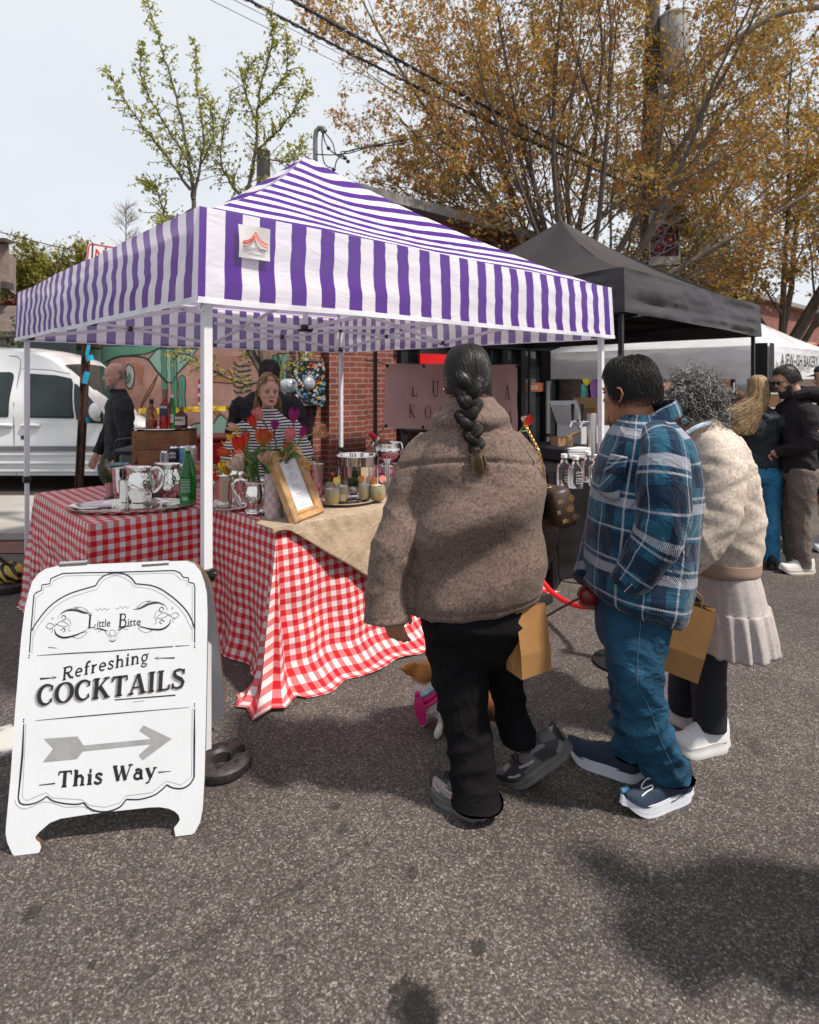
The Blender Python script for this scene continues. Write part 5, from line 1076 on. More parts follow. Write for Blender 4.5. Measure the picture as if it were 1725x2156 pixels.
def patch2():
 o=onplane(1234,618,A2-S_*.03,-S_);mb=MB();u=-U_;w,h=.24,.19;o=A2+U_*.42-S_*.05+UP*2.06;mb.grid(lambda a,b:o+u*(a*w)+UP*(b*h)-S_*(.012+.004*math.sin(a*5)),6,6);pb=mb.build('logo_patch',M('patch_blue_grey',(.36,.42,.48),.6),t2)
 e=MB();q=o-S_*.02;e.add([q+u*.07+UP*.07,q+u*.21+UP*.07,q+u*.13+UP*.15],[(0,1,2)]);
 for k in range(3):e.ribbon([(.02,.10+k*.02),(.09,.105+k*.02)],.004,q,u,UP)
 e.build('logo_emblem',M('emblem_red',(.50,.07,.03),.6),pb,smooth=False);e=MB();sans(e,'UNIQUECANOPY',q+u*.12+UP*.03,u,UP,.022,fit=.2,align='CENTER');e.build('logo_text',m_ink,pb,smooth=False)
patch2()
A3=V((4.2,7.25,0))
t3,C3,top3=canopy('white_canopy_tent',A3,3.1,3.05,1.50,1.90,2.95,[m_whtcan],'white pop-up canopy tent lettered a Jewish bakery and cafe beyond the black tent',stripe=False,sag=.10,seedz=7.,legs=(0,1,3),wav=.014)
for i,(c,da,db) in enumerate(((C3[0],U_,S_),(C3[1],-U_,S_))):
 for d in(da,db):
  n=(-S_ if abs(d.dot(U_))>.5 else-U_);n=n if i==0 or abs(d.dot(U_))>.5 else U_
  cpm=MB();o=c+n*.045;cpm.grid(lambda a,b,o=o,d=d:o+d*(a*.17-.03)+UP*lerp(1.47,1.925,b),3,3);cpm.build('corner_panel',m_blackcloth,t3)
tx=MB();sans(tx,'A JEW~ISH BAKERY AND CAFE',A3+NF*.085+S_*.24+UP*1.66,S_,UP,.15,fit=2.5,bold=.025);tx.build('valance_text',m_ink,t3,smooth=False)
um=thing('orange_parasol',(11.3,14.2,0),'orange parasol showing over the white tent roof at the right edge','parasol');m_=MB();m_.lathe([(1.6,1.95),(1.58,2.08),(.8,2.36),(.0,2.5)],(10.9,15.6,0),8);m_.build('canopy',M('orange_cloth',(.60,.12,.015),.6),um);m_=MB();m_.cyl((10.9,15.6,0),(10.9,15.6,2.4),.03);m_.build('pole',m_dkmetal,um)
def pink_banner():
 a=P(812,766,7.15);b=P(1090,768,8.7);a2=P(809,900,7.15);b2=P(1090,915,8.7)
 t=thing('fabric_banner',lerp(a2,b2,.5),'dusty pink fabric banner lettered with a kombucha name behind the black stall','banner');n=V((b.y-a.y,-(b.x-a.x),0)).normalized();n=n if n.y<0 else-n
 fn=lambda u,v,e=0.:lerp(lerp(a2,b2,u),lerp(a,b,u),v)+n*(.025*nz3(u*5,v*3,2)+e)+UP*(.008*math.sin(u*22)*(v-.5))
 m_=MB();m_.grid(fn,40,14);cl=m_.build('banner_cloth',mat_cloth('dusty_pink_linen',(.76,.46,.44),.14,.85,60.,.2),t)
 d=(b2-a2).normalized();L=(b2-a2).length;ink=M('banner_ink',(.02,.016,.016),.7)
 tx=MB()
 for txt,v,h,x0,x1 in(('LULUNA',.50,.20,.19,.90),('KOMBUCHA',.17,.16,.17,.92)):
  k=len(txt);
  for i,c in enumerate(txt):
   u=lerp(x0,x1,i/(k-1));p=fn(u,v,.012);letters(tx,c,p-d*(GL[c][0]*h*.42),d,UP,h,.085,wide=.85)
 tx.build('banner_text',ink,cl,smooth=False)
 g_=MB()
 for u in(.01,.25,.5,.75,.99):
  for v in(.03,.97):g_.lathe([(.02,0),(.022,.004),(.01,.006)],fn(u,v,.004),10,0,n.to_track_quat('Z','Y').to_matrix())
 g_.build('grommet',m_dkmetal,cl)
 c_=MB();c_.tube([fn(0,0),P(770,948,7.05)],.006,5);c_.tube([fn(0,1),P(769,758,7.05)],.006,5);c_.tube([fn(1,1),P(1104,764,9.0)],.006,5);c_.build('tie_cord',m_black,t)
pink_banner()
BO=V((1.02,4.52,0))
BT=.80
folding_table(BO,S_,2.1,U_,.75,BT-.004,'folding table hidden under the black cloth')
table_cloth('black_tablecloth',BO,S_,2.1,U_,.75,BT,'plain black cloth on the drinks stall table with clear bottles',lambda s,q,L:.05,mat=M('black_table_cloth',(.010,.008,.009),.75,0,.25,4,spec=.15),group=None,seed=8.,fold=.02)
def Bp(x,y):return G(x,y,BT)
def bottle_clear():
 p=Bp(1212,1027);t=thing('clear_bottle',p,'clear glass bottle with white cap','bottle','clear bottles on the black table');m_=MB()
 m_.lathe([(0,.002),(.044,0),(.048,.008),(.048,.105),(.044,.13),(.022,.160),(.017,.172),(.017,.185)],p,24);m_.build('glass_body',m_glass,t)
 m_=MB();m_.lathe([(.021,.182),(.021,.205),(.018,.208),(0,.208)],p,20);m_.build('cap',m_paper,t)
 m_=MB()
 for k,(txt,h,w) in enumerate((('LULUNA',.012,.05),('KOMBUCHA',.009,.05),('',0,0))):
  if txt:sans(m_,txt,p+V((.012,-.0492,.10-k*.018)),V((.93,.37,0)),UP,h,fit=w,align='CENTER')
 for k in range(4):m_.add([p+V((-.008,-.050,.066-k*.011))+V((a,a*.5*(a>0),b)) for a,b in((0,0),(.038,0),(.038,.004),(0,.004))],[(0,1,2,3)])
 m_.build('label_print',m_paper,t,smooth=False);return t
b0=bottle_clear()
for i,(x,y,lb) in enumerate(((1212,1027,'front left clear bottle with white cap on the black table'),(1188,1022,'clear white-capped bottle half hidden at the left end of the row'),(1238,1014,'clear white-capped bottle standing behind the middle of the row'),(1256,1024,'front right clear bottle with white cap on the black table'),(1290,1016,'clear white-capped bottle at the right end beside the steel tap tower'))):
 if i==0:b0['label']=lb
 else:dup(b0,Bp(x,y),lb)
def tap_tower():
 p=Bp(1246,0+1005);p=P(1246,985,5.25);p.z=BT;t=thing('tap_tower',p,'brushed steel drinks tap tower with black handles on the black table','tap');m_=MB();m_.lathe([(.07,0),(.07,.02),(.042,.03),(.042,.40),(.038,.408),(0,.408)],p,24);m_.build('column',M('brushed_steel',(.5,.46,.43),.28,1,.1),t)
 for k in(-.02,.10):
  q=p+V((-.06,-.03+k*.3,.34))+V((-k,0,0))*.6;m_=MB();m_.tube([p+V((0,0,.33)),q+V((-.05,-.03,0)),q+V((-.08,-.05,-.05))],.012,8);f=m_.build('faucet',m_chrome,t);m_=MB();m_.tube([q+V((-.05,-.03,.01)),q+V((-.05,-.03,.15))],[.010,.017],8);m_.build('tap_handle',m_black,f)
 m_=MB();m_.box(p+V((.02,0,.012)),(.4,.2,.02),bev=.004);m_.build('drip_board',m_wood,t)
tap_tower()
def open_box(c,w,d,h,rz,lab,mat,flaps,nm='cardboard_box'):
 t=thing(nm,c,lab,'box');r=Matrix.Rotation(rz,3,'Z');m_=MB();e=.004
 for a,b,s in(((0,-d/2,h/2),0,(w,e,h)),((0,d/2,h/2),0,(w,e,h)),((-w/2,0,h/2),0,(e,d,h)),((w/2,0,h/2),0,(e,d,h)),((0,0,e),0,(w,d,e))):m_.box(V(c)+r@V(a),s,rot=r)
 m_.build('box_body',mat,t,smooth=False)
 for(ax,sg,ang,ln) in flaps:
  m_=MB();
  if ax=='x':o=V((sg*w/2,-d/2,h));u=V((0,d,0));v=V((sg*math.cos(ang),0,math.sin(ang)))*ln
  else:o=V((-w/2,sg*d/2,h));u=V((w,0,0));v=V((0,sg*math.cos(ang),math.sin(ang)))*ln
  m_.add([V(c)+r@q for q in(o,o+u,o+u+v,o+v)],[(0,1,2,3)]);m_.build('box_flap',mat,t,smooth=False)
m_wcard=M('white_card',(.50,.50,.50),.7,0,.04)
open_box(P(1228,955,5.6),.34,.30,.26,.5,'open white card box with brown inside flaps raised on the black stall table',m_wcard,(('x',-1,1.2,.2),('y',1,1.1,.24)))
open_box(P(1262,965,5.9),.36,.28,.30,.2,'open brown cardboard box behind the tap tower with tall flaps',m_card,(('x',1,1.0,.16),('y',1,1.4,.28),('x',-1,1.9,.2)))
open_box(P(1183,962,5.3),.14,.12,.17,.3,'small brown carton standing at the left of the paper stack',m_card,(('x',1,.4,.1),))
ps=MB();c=P(1210,962,5.2);r=random.Random(2)
for k in range(14):ps.box(c+V((r.uniform(-.006,.006),r.uniform(-.005,.005),-.0+k*.006)),(.2,.16,.005),rot=Matrix.Rotation(.3+r.uniform(-.05,.05),3,'Z'))
tag(ps.build('paper_stack',m_paper,smooth=False),'low stack of white papers beside the brown carton','paper stack')
bs=MB();o=BO+S_*.5+U_*.45;bs.box(o+S_*.75+UP*(BT+.065),(1.3,.42,.13),rot=Matrix((S_,U_,UP)).transposed(),bev=.02);tag(bs.build('black_riser',m_blackcloth,smooth=False),'long low black shelf at the back of the black table under the boxes','riser')
pb_=MB();c=P(1163,966,5.35);pb_.ell(c+V((0,0,.02)),(.12,.09,.06),20,12,fn=lambda d:1+.25*nz3(d.x*3,d.y*3,d.z*3));tag(pb_.build('crumpled_bag',m_paper),'crumpled white paper bag at the left end of the black stall','bag')
# left table: silver tray, jugs, crate, bottles
RT=TH+RZ+.003
def hammered(name,col,rough=.14,sc=62.,st=.6):
 m,nt,b,o=nodes(name);v=nd(nt,'TexVoronoi',{'Vector':coords(nt),'Scale':sc},feature='SMOOTH_F1');set_(nt,b,Base_Color=col,Metallic=1.,Roughness=rough,Normal=bump(nt,v.outputs[0],st,.006));return m
m_ham=hammered('hammered_steel',(.72,.70,.67))
def tray(c,rx,ry,rz,label,nm='serving_tray',mat=m_silver,h=.018):
 m_=MB();rot=Matrix.Rotation(rz,3,'Z');m_.lathe([(0,.004),(.80,.004),(.84,.010),(.97,h),(1.0,h+.002),(1.0,h-.002),(.86,.002),(.82,0),(0,0)],c,56,0,rot,rx,ry);return tag(m_.build(nm,mat,angle=60),label,'tray')
tc=G(277,1072,TH);tray(tc+V((0,0,.004)),.345,.19,R(8),'large oval polished silver tray at the front edge of the left table',h=.022)
mm_=MB();mc=(G(230,1048,TH)+G(375,1054,TH))/2;mm_.box(mc+V((0,.05,.008)),(.46,.17,.008),rot=Matrix.Rotation(R(5),3,'Z'),bev=.003);tag(mm_.build('bar_mat',m_rubber),'black rubber bar mat under the hammered jugs','bar mat')
MZ=TH+.013
def jug(p,label):
 t=thing('hammered_jug',p,label,'jug','hammered steel jugs');m_=MB();r=[(0,.004),(.050,0),(.058,.01),(.074,.05),(.080,.09),(.074,.13),(.062,.165),(.060,.185),(.066,.205)];prof=[(a,b) for a,b in catmull(r,26)]
 prof2=prof+[(prof[-1][0]-.004,prof[-1][1])]+[(a-.004,b) for a,b in catmull([(.062,.204),(.057,.18),(.06,.15),(.07,.1),(.05,.012),(0,.010)],14)]
 m_.lathe(prof2,p,36);vs=[]
 for x,y,z in m_.v:
  d=V((x,y,0))-V((p.x,p.y,0));k=sstep(.15,.21,z-p.z)*max(0,-d.normalized().x if d.length>0 else 0)**4;vs.append((x-.045*k,y,z+.008*k))
 m_.v=vs;m_.build('jug_body',m_ham,t,angle=60)
 m_=MB();m_.tube(catmull([tuple(p+V(q)) for q in((.058,0,.19),(.10,0,.20),(.135,0,.16),(.13,0,.11),(.10,0,.07),(.075,0,.055))],24),[(.009,.006)]*24,10);m_.build('handle',m_steel,t);return t
j=jug(G(297,1055,MZ),'nearer hammered steel jug with its handle to the right');dup(j,G(352,1049,MZ)+V((0,.05,0)),'second hammered steel jug beside the green bottle')
def tumbler(p,r0,r1,h,label,nm='mixing_tin',mat=None,grp='steel mixing tins'):
 m_=MB();m_.lathe([(0,.003),(r0*.9,0),(r0,.004),(r1,h),(r1+.0015,h+.002),(r1-.002,h),(r0-.003,.008),(0,.008)],p,28);return tag(m_.build(nm,mat or m_steel,angle=50),label,'cup',grp)
tumbler(G(252,1052,MZ),.030,.044,.19,'tall steel mixing tin left of the hammered jugs');tumbler(G(262,1056,MZ),.026,.034,.125,'short steel tin in front of the tall mixing tin')
def herb_pot(p,r,h,label,mat,seed,fh=.07,n=70):
 t=thing('herb_pot',p,label,'potted herb');m_=MB();m_.lathe([(0,0),(r*.8,0),(r,h),(r-.003,h),(r*.8,h-.01),(0,h-.01)],p,10,0);m_.build('pot',mat,t,angle=20);r_=np.random.RandomState(seed);T_=Tree(seed)
 for k in range(n):
  a=r_.uniform(0,6.28);q=p+V((math.cos(a)*r*.6,math.sin(a)*r*.6,h-.01));e=q+V((math.cos(a)*r_.uniform(0,.8*r+.012),math.sin(a)*r_.uniform(0,.8*r+.012),r_.uniform(.3,1)*fh));T_.branch([q,e],[.0012,.001],3)
  for f in(.3,.5,.7,.85,1.):T_.nodes.append((lerp(q,e,f),UP))
 T_.b.build('stems',M('herb_stem',(.10,.12,.05),.7),t);co,tri=T_.leaves(4,.011,.004,.0);T_.mesh('leaves',co,tri,mat_leaf('herb_leaves',[(0,(.03,.05,.02)),(1,(.10,.14,.06))],.2),t)
herb_pot(G(233,1043,MZ),.032,.085,'green herb in a pink faceted cup at the left of the jugs',M('pink_glazed',(.55,.28,.30),.2,.3,.1),4,.10)
mg=thing('coupe_glass',P(248,1020,3.95),'wide teal tinted coupe glass standing behind the herb pot','glass');c=P(248,0,3.95);c.z=TH+.004;m_=MB();m_.lathe([(0,0),(.035,0),(.033,.003),(.005,.01),(.004,.13),(.02,.15),(.068,.195),(.066,.197),(.018,.154),(0,.15)],c+V((0,0,.0)),28);ob=m_.build('glass_bowl',M('teal_glass',(.10,.22,.24),.08,.2,.1,spec=.9),mg)
def crate():
 c=P(349,0,4.28);c.z=RT;t=thing('wooden_crate',c,'weathered wooden crate with faded red print on the left table','crate');rz=R(9);rot=Matrix.Rotation(rz,3,'Z');w,d,h=.37,.26,.245
 m_w=M('crate_wood',(.17,.07,.026),.65,0,.4,14,.25,60);m,nt=m_w,m_w.node_tree;m_=MB();q=lambda x,y,z:c+rot@V((x,y,z))
 for k,(z0,z1) in enumerate(((0,.12),(.122,h))):
  for y in(-d/2,d/2):m_.box(q(0,y,(z0+z1)/2),(w,.012,z1-z0),rot=rot,bev=.002)
 for x in(-w/2+.006,w/2-.006):m_.box(q(x,0,h/2),(.014,d-.012,h),rot=rot,bev=.002)
 m_.box(q(0,0,.008),(w-.02,d-.02,.012),rot=rot);bdy=m_.build('crate_boards',m_w,t,smooth=False)
 m_=MB();ux=rot@V((1,0,0));fy=rot@V((0,-1,0))
 for i,(txt,wd) in enumerate((('DEPORT ALBO',.11),('PRODUCE 4 LB',.12),('CALIF PRUNES 10',.16))):sans(m_,txt,q(.04,-d/2,.185-i*.028)+fy*.0075,ux,UP,.014,fit=wd,align='CENTER')
 m_.build('crate_print',M('faded_red_print',(.22,.025,.02),.7),bdy,smooth=False)
 m_=MB();m_.prism([(-.012,0),(.012,0),(.014,.012),(.003,.018),(.002,.04),(-.003,.04),(-.004,.018),(-.014,.012)],q(-.155,-d/2,.03)+fy*.0075,ux,UP,.001);m_.build('knot_hole',m_black,bdy,smooth=False)
 tr_=tray(q(0,0,h+.002),.21,.15,rz,'thin silver tray lying on the wooden crate under the bottles',h=.010);z=RT+h+.007
 def bt(x,prof,mat,cap,label,lab=None,liq=None,sg=24,yo=0.):
  p=P(x,0,4.26+yo);p.z=z;b=thing('liquor_bottle',p,label,'bottle','bottles on the wooden crate');k=MB();k.lathe(prof,p,sg);k.build('glass_body',mat,b,angle=50);k=MB();k.lathe(cap[0],p,18);k.build('cap',cap[1],b,angle=50)
  if liq:k=MB();k.lathe([(0,.006),(prof[1][0]-.004,.006),(prof[1][0]-.004,liq[0]),(0,liq[0])],p,20);k.build('liquor',liq[1],b,angle=50)
  if lab:
   k=MB();k.grid(lambda u,v:p+V((math.sin((u-.5)*lab[2])*lab[3],-math.cos((u-.5)*lab[2])*lab[3],lerp(lab[0],lab[1],v))),12,2);lo=k.build('label',lab[4],b)
   if lab[5]:k=MB();sans(k,lab[5],p+V((0,-lab[3]-.0015,lab[6])),V((1,0,0)),UP,lab[7],fit=lab[8],align='CENTER',bold=.02);k.build('label_text',lab[9],lo,smooth=False)
  return b
 amber=M('amber_glass',(.60,.22,.07),.04,trans=.9,var=.05);redg=M('red_glass',(.42,.015,.02),.05,0,.1,trans=.55);dkred=M('dark_red_glass',(.10,.012,.012),.06,0,.2,trans=.3);grng=M('green_glass',(.02,.30,.07),.04,0,.1,trans=.75)
 sh=lambda R_,b,s,n,nr=.013:[(0,.002),(R_,0),(R_+.001,.006),(R_,b),(R_*.8,b+s*.4),(nr,b+s),(nr,n)]
 bt(319,sh(.037,.125,.03,.175),amber,([(.014,.17),(.015,.205),(0,.205)],m_black),'square shouldered bourbon bottle with amber liquor and black stopper',None,(.062,M('amber_liquor',(.45,.07,.01),.1,trans=.5)))
 bt(347,sh(.034,.15,.06,.235),redg,([(.0135,.21),(.0145,.275),(0,.275)],M('brown_seal',(.20,.12,.07),.5)),'tall red bitter bottle with dark brown top on the crate',(.09,.17,1.9,.0355,M('label_blue',(.03,.03,.07),.5),'CAMPARI',.142,.02,.058,m_paper),yo=.02)
 bt(362,sh(.026,.15,.05,.215),grng,([(.0125,.205),(.0135,.235),(0,.235)],m_paper),'slim green bottle with white cap behind the red bottle',(.04,.10,1.6,.0275,m_paper,'DRY',.07,.014,.03,m_ink),yo=.06)
 bt(382,sh(.041,.095,.03,.138),dkred,([(.014,.13),(.015,.155),(0,.155)],m_wood),'squat dark red bottle with an oval cream label',(.032,.088,1.9,.0425,M('cream_label',(.50,.46,.40),.6),'RESERVE',.06,.013,.055,m_ink),yo=-.03)
crate()
def can(p,r,h,label,mat,txt,tc_,vert=False):
 t=thing('drink_can',p,label,'can','drink cans by the crate');m_=MB();m_.lathe([(0,.004),(r*.8,0),(r,.008),(r,h-.012)],p,24);m_.build('can_body',mat,t,angle=50);m_=MB();m_.lathe([(r,h-.012),(r*.86,h-.002),(r*.84,h),(r*.8,h-.004),(0,h-.004)],p,24);m_.build('can_lid',m_steel,t,angle=50)
 if txt:
  m_=MB()
  for i,s in enumerate(txt):sans(m_,s,p+V(((.010 if vert else 0),-r-.0012,(.04 if vert else h*.62-i*.024))),UP if vert else V((1,0,0)),V((-1,0,0)) if vert else UP,.022 if vert else .018,fit=(.07 if vert else .044),align='LEFT' if vert else 'CENTER',bold=.02)
  m_.build('can_text',tc_,t,smooth=False)
def cp_(x,Y):p=P(x,0,Y);p.z=RT;return p
can(cp_(347,4.13),.029,.115,'white drink can with black upright lettering at the left of the row',M('can_white',(.55,.55,.56),.35),['HISE'],m_ink,True)
can(cp_(367,4.15),.032,.145,'dark navy and red drink can with white lettering',M('can_navy',(.03,.025,.06),.35,0,.2),['FRESH','CATO'],m_paper)
can(cp_(386,4.17),.029,.145,'blue and yellow drink can beside the navy can',M('can_blue',(.12,.32,.45),.35,0,.4,30),None,None);can(cp_(406,4.16),.031,.145,'white and brown drink can at the right of the row',M('can_brown',(.42,.38,.33),.35,0,.5,25),None,None)
def green_bottle():
 p=G(396,1062,TH)+V((0,0,.002));t=thing('green_water_bottle',p,'large green glass water bottle with pale cap at the front of the left table','bottle');m_=MB();m_.lathe([(a,b) for a,b in catmull([(0,.004),(.040,0),(.046,.01),(.047,.06),(.047,.15),(.045,.18),(.034,.225),(.022,.27),(.0165,.30),(.0165,.325)],36)],p,32)
 m,nt,b,o=nodes('green_bottle_glass');set_(nt,b,Base_Color=(.012,.26,.045),Roughness=.06,Transmission_Weight=.72,IOR=1.4,Specular_IOR_Level=.8);m_.build('glass_body',m,t,angle=60)
 m_=MB();m_.lathe([(.0185,.318),(.019,.345),(.017,.348),(0,.348)],p,20);m_.build('cap',M('pale_cap',(.42,.45,.42),.4,.4),t,angle=50);m_=MB()
 for k in range(9):m_.grid(lambda u,v,k=k:p+V((math.sin((u-.55)*1.3)*.0482,-math.cos((u-.55)*1.3)*.0482,.15-k*.009+v*.0035)),10,1)
 for k in range(14):a=-.35+k*.05;m_.grid(lambda u,v,a=a,k=k:p+V((math.sin(a+u*(.02+.012*(k%3)))*.0482,-math.cos(a+u*.03)*.0482,.030+v*.022)),1,1)
 m_.build('label_print',M('pale_green_print',(.35,.45,.38),.6),t,smooth=False)
green_bottle()
# right table: silverware, flowers, frame, drinks
def Rp(x,y):return G(x,y,TH)+V((0,0,.006))
p=Rp(480,1073);tray(p,.125,.10,0,'round silver plate under the ice bucket','silver_plate',h=.014)
t=thing('ice_bucket',p,'plain silver ice bucket on the silver plate behind the white pole','ice bucket');m_=MB();m_.lathe([(0,.012),(.07,.012),(.082,.02),(.094,.195),(.099,.20),(.097,.206),(.09,.2),(.078,.025),(0,.02)],p,36);m_.build('bucket_body',m_silver,t,angle=60)
m_=MB();m_.tube([p+V((.09,-.01,.16)),p+V((.105,-.02,.165)),p+V((.11,-.02,.14)),p+V((.092,-.01,.12))],.006,8);m_.build('handle',m_silver,t)
def pitcher():
 p=Rp(538,1082);t=thing('silver_pitcher',p,'silver beaded pitcher holding tulips between the ice bucket and the checkered vase','pitcher');m_=MB();pf=catmull([(0,.006),(.050,.0),(.052,.012),(.040,.022),(.043,.035),(.056,.08),(.056,.11),(.048,.15),(.050,.17),(.056,.182)],40);m_.lathe(pf+[(.052,.180),(.045,.15),(.05,.1),(0,.04)],p,36);m_.build('pitcher_body',m_silver,t,angle=60)
 m_=MB()
 for z,r in((.014,.052),(.168,.051)):
  for k in range(30):a=k*2*pi/30;m_.ell(p+V((math.cos(a)*r,math.sin(a)*r,z)),.0045,6,4)
 m_.build('bead_trim',m_silver,t);m_=MB();m_.tube(catmull([tuple(p+V(q)) for q in((-.045,0,.165),(-.075,-.01,.185),(-.115,-.015,.17),(-.12,-.015,.13),(-.09,-.01,.085),(-.075,-.01,.05),(-.05,0,.045))],28),[(.009,.006)]*28,8);m_.build('handle',m_silver,t)
pitcher()
def mat_check():
 m,nt,b,o=nodes('lavender_check');uv=nd(nt,'UVMap').outputs[0];ck=nd(nt,'TexChecker',{'Vector':nd(nt,'Mapping',{0:uv,3:(12,34,1)}).outputs[0],'Color1':(.46,.31,.38,1),'Color2':(.52,.45,.36,1),'Scale':1.0}).outputs[0];set_(nt,b,Base_Color=ck,Roughness=.45);return m
VP=Rp(577,1092);m_=MB();m_.lathe([(0,0),(.048,0),(.0485,.002),(.0485,.238),(.046,.24),(.044,.238),(.044,.02),(0,.02)],VP,40,uvs=True);tag(m_.build('checkered_vase',mat_check(),angle=50),'lavender and cream checkered cylinder vase holding tulips','vase')
PP=Rp(538,1082)
def mat_petal(name,c1,c2,tip=0):
 m,nt,b,o=nodes(name);uv=nd(nt,'UVMap').outputs[0];s=nd(nt,'SeparateXYZ',{0:uv});n=nd(nt,'TexNoise',{'Vector':coords(nt,'Object',(60,60,18)),'Detail':3.}).outputs[0]
 f=math_(nt,'ADD',s.outputs[1],math_(nt,'MULTIPLY',math_(nt,'SUBTRACT',n,.5),.7));set_(nt,b,Base_Color=ramp(nt,f,[(.15,c1),(.85,c2)]),Roughness=.45,Specular_IOR_Level=.35);return translucent(m,.3)
m_stem=M('tulip_stem',(.17,.24,.07),.55,0,.2,20);m_lf=translucent(M('tulip_leaf',(.07,.16,.045),.5,0,.3,16),.25);m_stemd=M('dark_tulip_stem',(.09,.05,.045),.55)
MT=dict(pink=mat_petal('pink_petal',(.62,.30,.22),(.60,.16,.19)),red=mat_petal('red_petal',(.60,.10,.03),(.56,.012,.012)),orange=mat_petal('orange_red_petal',(.62,.16,.03),(.60,.045,.015)),magenta=mat_petal('magenta_petal',(.40,.04,.20),(.26,.012,.13)),cream=mat_petal('cream_petal',(.56,.38,.18),(.60,.36,.25)),white=mat_petal('blush_petal',(.62,.46,.36),(.62,.50,.44)),peach=mat_petal('peach_petal',(.62,.42,.16),(.62,.30,.16)),yellow=mat_petal('yellow_petal',(.60,.34,.02),(.62,.40,.015)),parrot=mat_petal('parrot_petal',(.60,.34,.06),(.50,.07,.03)),coral=mat_petal('coral_petal',(.62,.30,.20),(.56,.07,.05)))
def tulip(x,y,dY,kind,L,ang,base,label,style='cup',wd=.62,leaf=False,seed=0,dark=False):
 c=P(x,y,dY);s={'z':0};rot=Matrix.Rotation(ang,3,'Y')@Matrix.Rotation(.25,3,'X');ax=rot@V((0,0,1));b0=c-ax*(L/2)
 t=thing('tulip',base,label,'flower','tulips on the drinks table');r=random.Random(seed);m_=MB();npet={'cup':6,'double':14,'spiky':6,'lily':6}[style]
 for k in range(npet):
  a=2*pi*k/6+(k//6)*.5+r.uniform(-.1,.1);inn=.86 if k%2 else 1.;inn*=(1,.8,.6)[k//6];open_={'cup':.0,'double':.14,'spiky':.55,'lily':.16}[style]+r.uniform(-.04,.06);hgt=L*r.uniform(.92,1.05)
  def fn(u,v,a=a,inn=inn,open_=open_,hgt=hgt):
   w=math.sin(pi*min(1,v**.8*.96+.04))**.6*(1 if style!='spiky' else .5);w*=(1-.25*v) if style in('spiky','lily') else 1
   rr=L*wd*.5*inn*(math.sin(pi*min(.97,v*.62+.06))**.75)*(1+open_*v*2.2);th=a+(u-.5)*1.25*w;q=V((math.cos(th)*rr,math.sin(th)*rr,hgt*v*(1-.05*(u-.5)**2*4)-(.25*L*open_*v*v)));q+=V((math.cos(a),math.sin(a),0))*(.004*math.sin(u*9+k) if style=='double' else 0);return b0+rot@q
  m_.grid(fn,6,9,0,lambda u,v:(u,v))
 m_.build('petals',MT[kind],t,angle=None)
 m_=MB();pts=catmull([tuple(base),tuple(lerp(base,b0,.5)+V((0,0,.03))+(base-b0)*.0+V(((base.x-b0.x)*.18,0,.02))),tuple(b0-ax*.05),tuple(b0+ax*.004)],18);m_.tube(pts,.0042,7);m_.build('stem',m_stemd if dark else m_stem,t)
 if leaf:
  for k in range(2 if leaf==1 else 3):
   an=r.uniform(0,6.28) if k else(pi if x<560 else 0);e=base+V((math.cos(an)*r.uniform(.06,.13),math.sin(an)*.05-.02,r.uniform(.08,.16)));md=lerp(base,e,.5)+V((0,0,.05));sd=V((-math.sin(an),math.cos(an),0)) if abs(math.cos(an))<.3 else V((.1,.5,.8)).normalized();pl=catmull([tuple(base),tuple(md),tuple(e)],12);m_=MB();m_.grid(lambda u,v:V(pl[min(11,int(v*11))])+sd*((u-.5)*.042*math.sin(pi*(.08+.9*v))**.7)+V((0,0,.006*(abs(u-.5)*2))),4,11);m_.build('leaf',m_lf,t)
vb=lambda dx,dy:VP+V((dx,dy,.225));pb=lambda dx,dy:PP+V((dx,dy,.17))
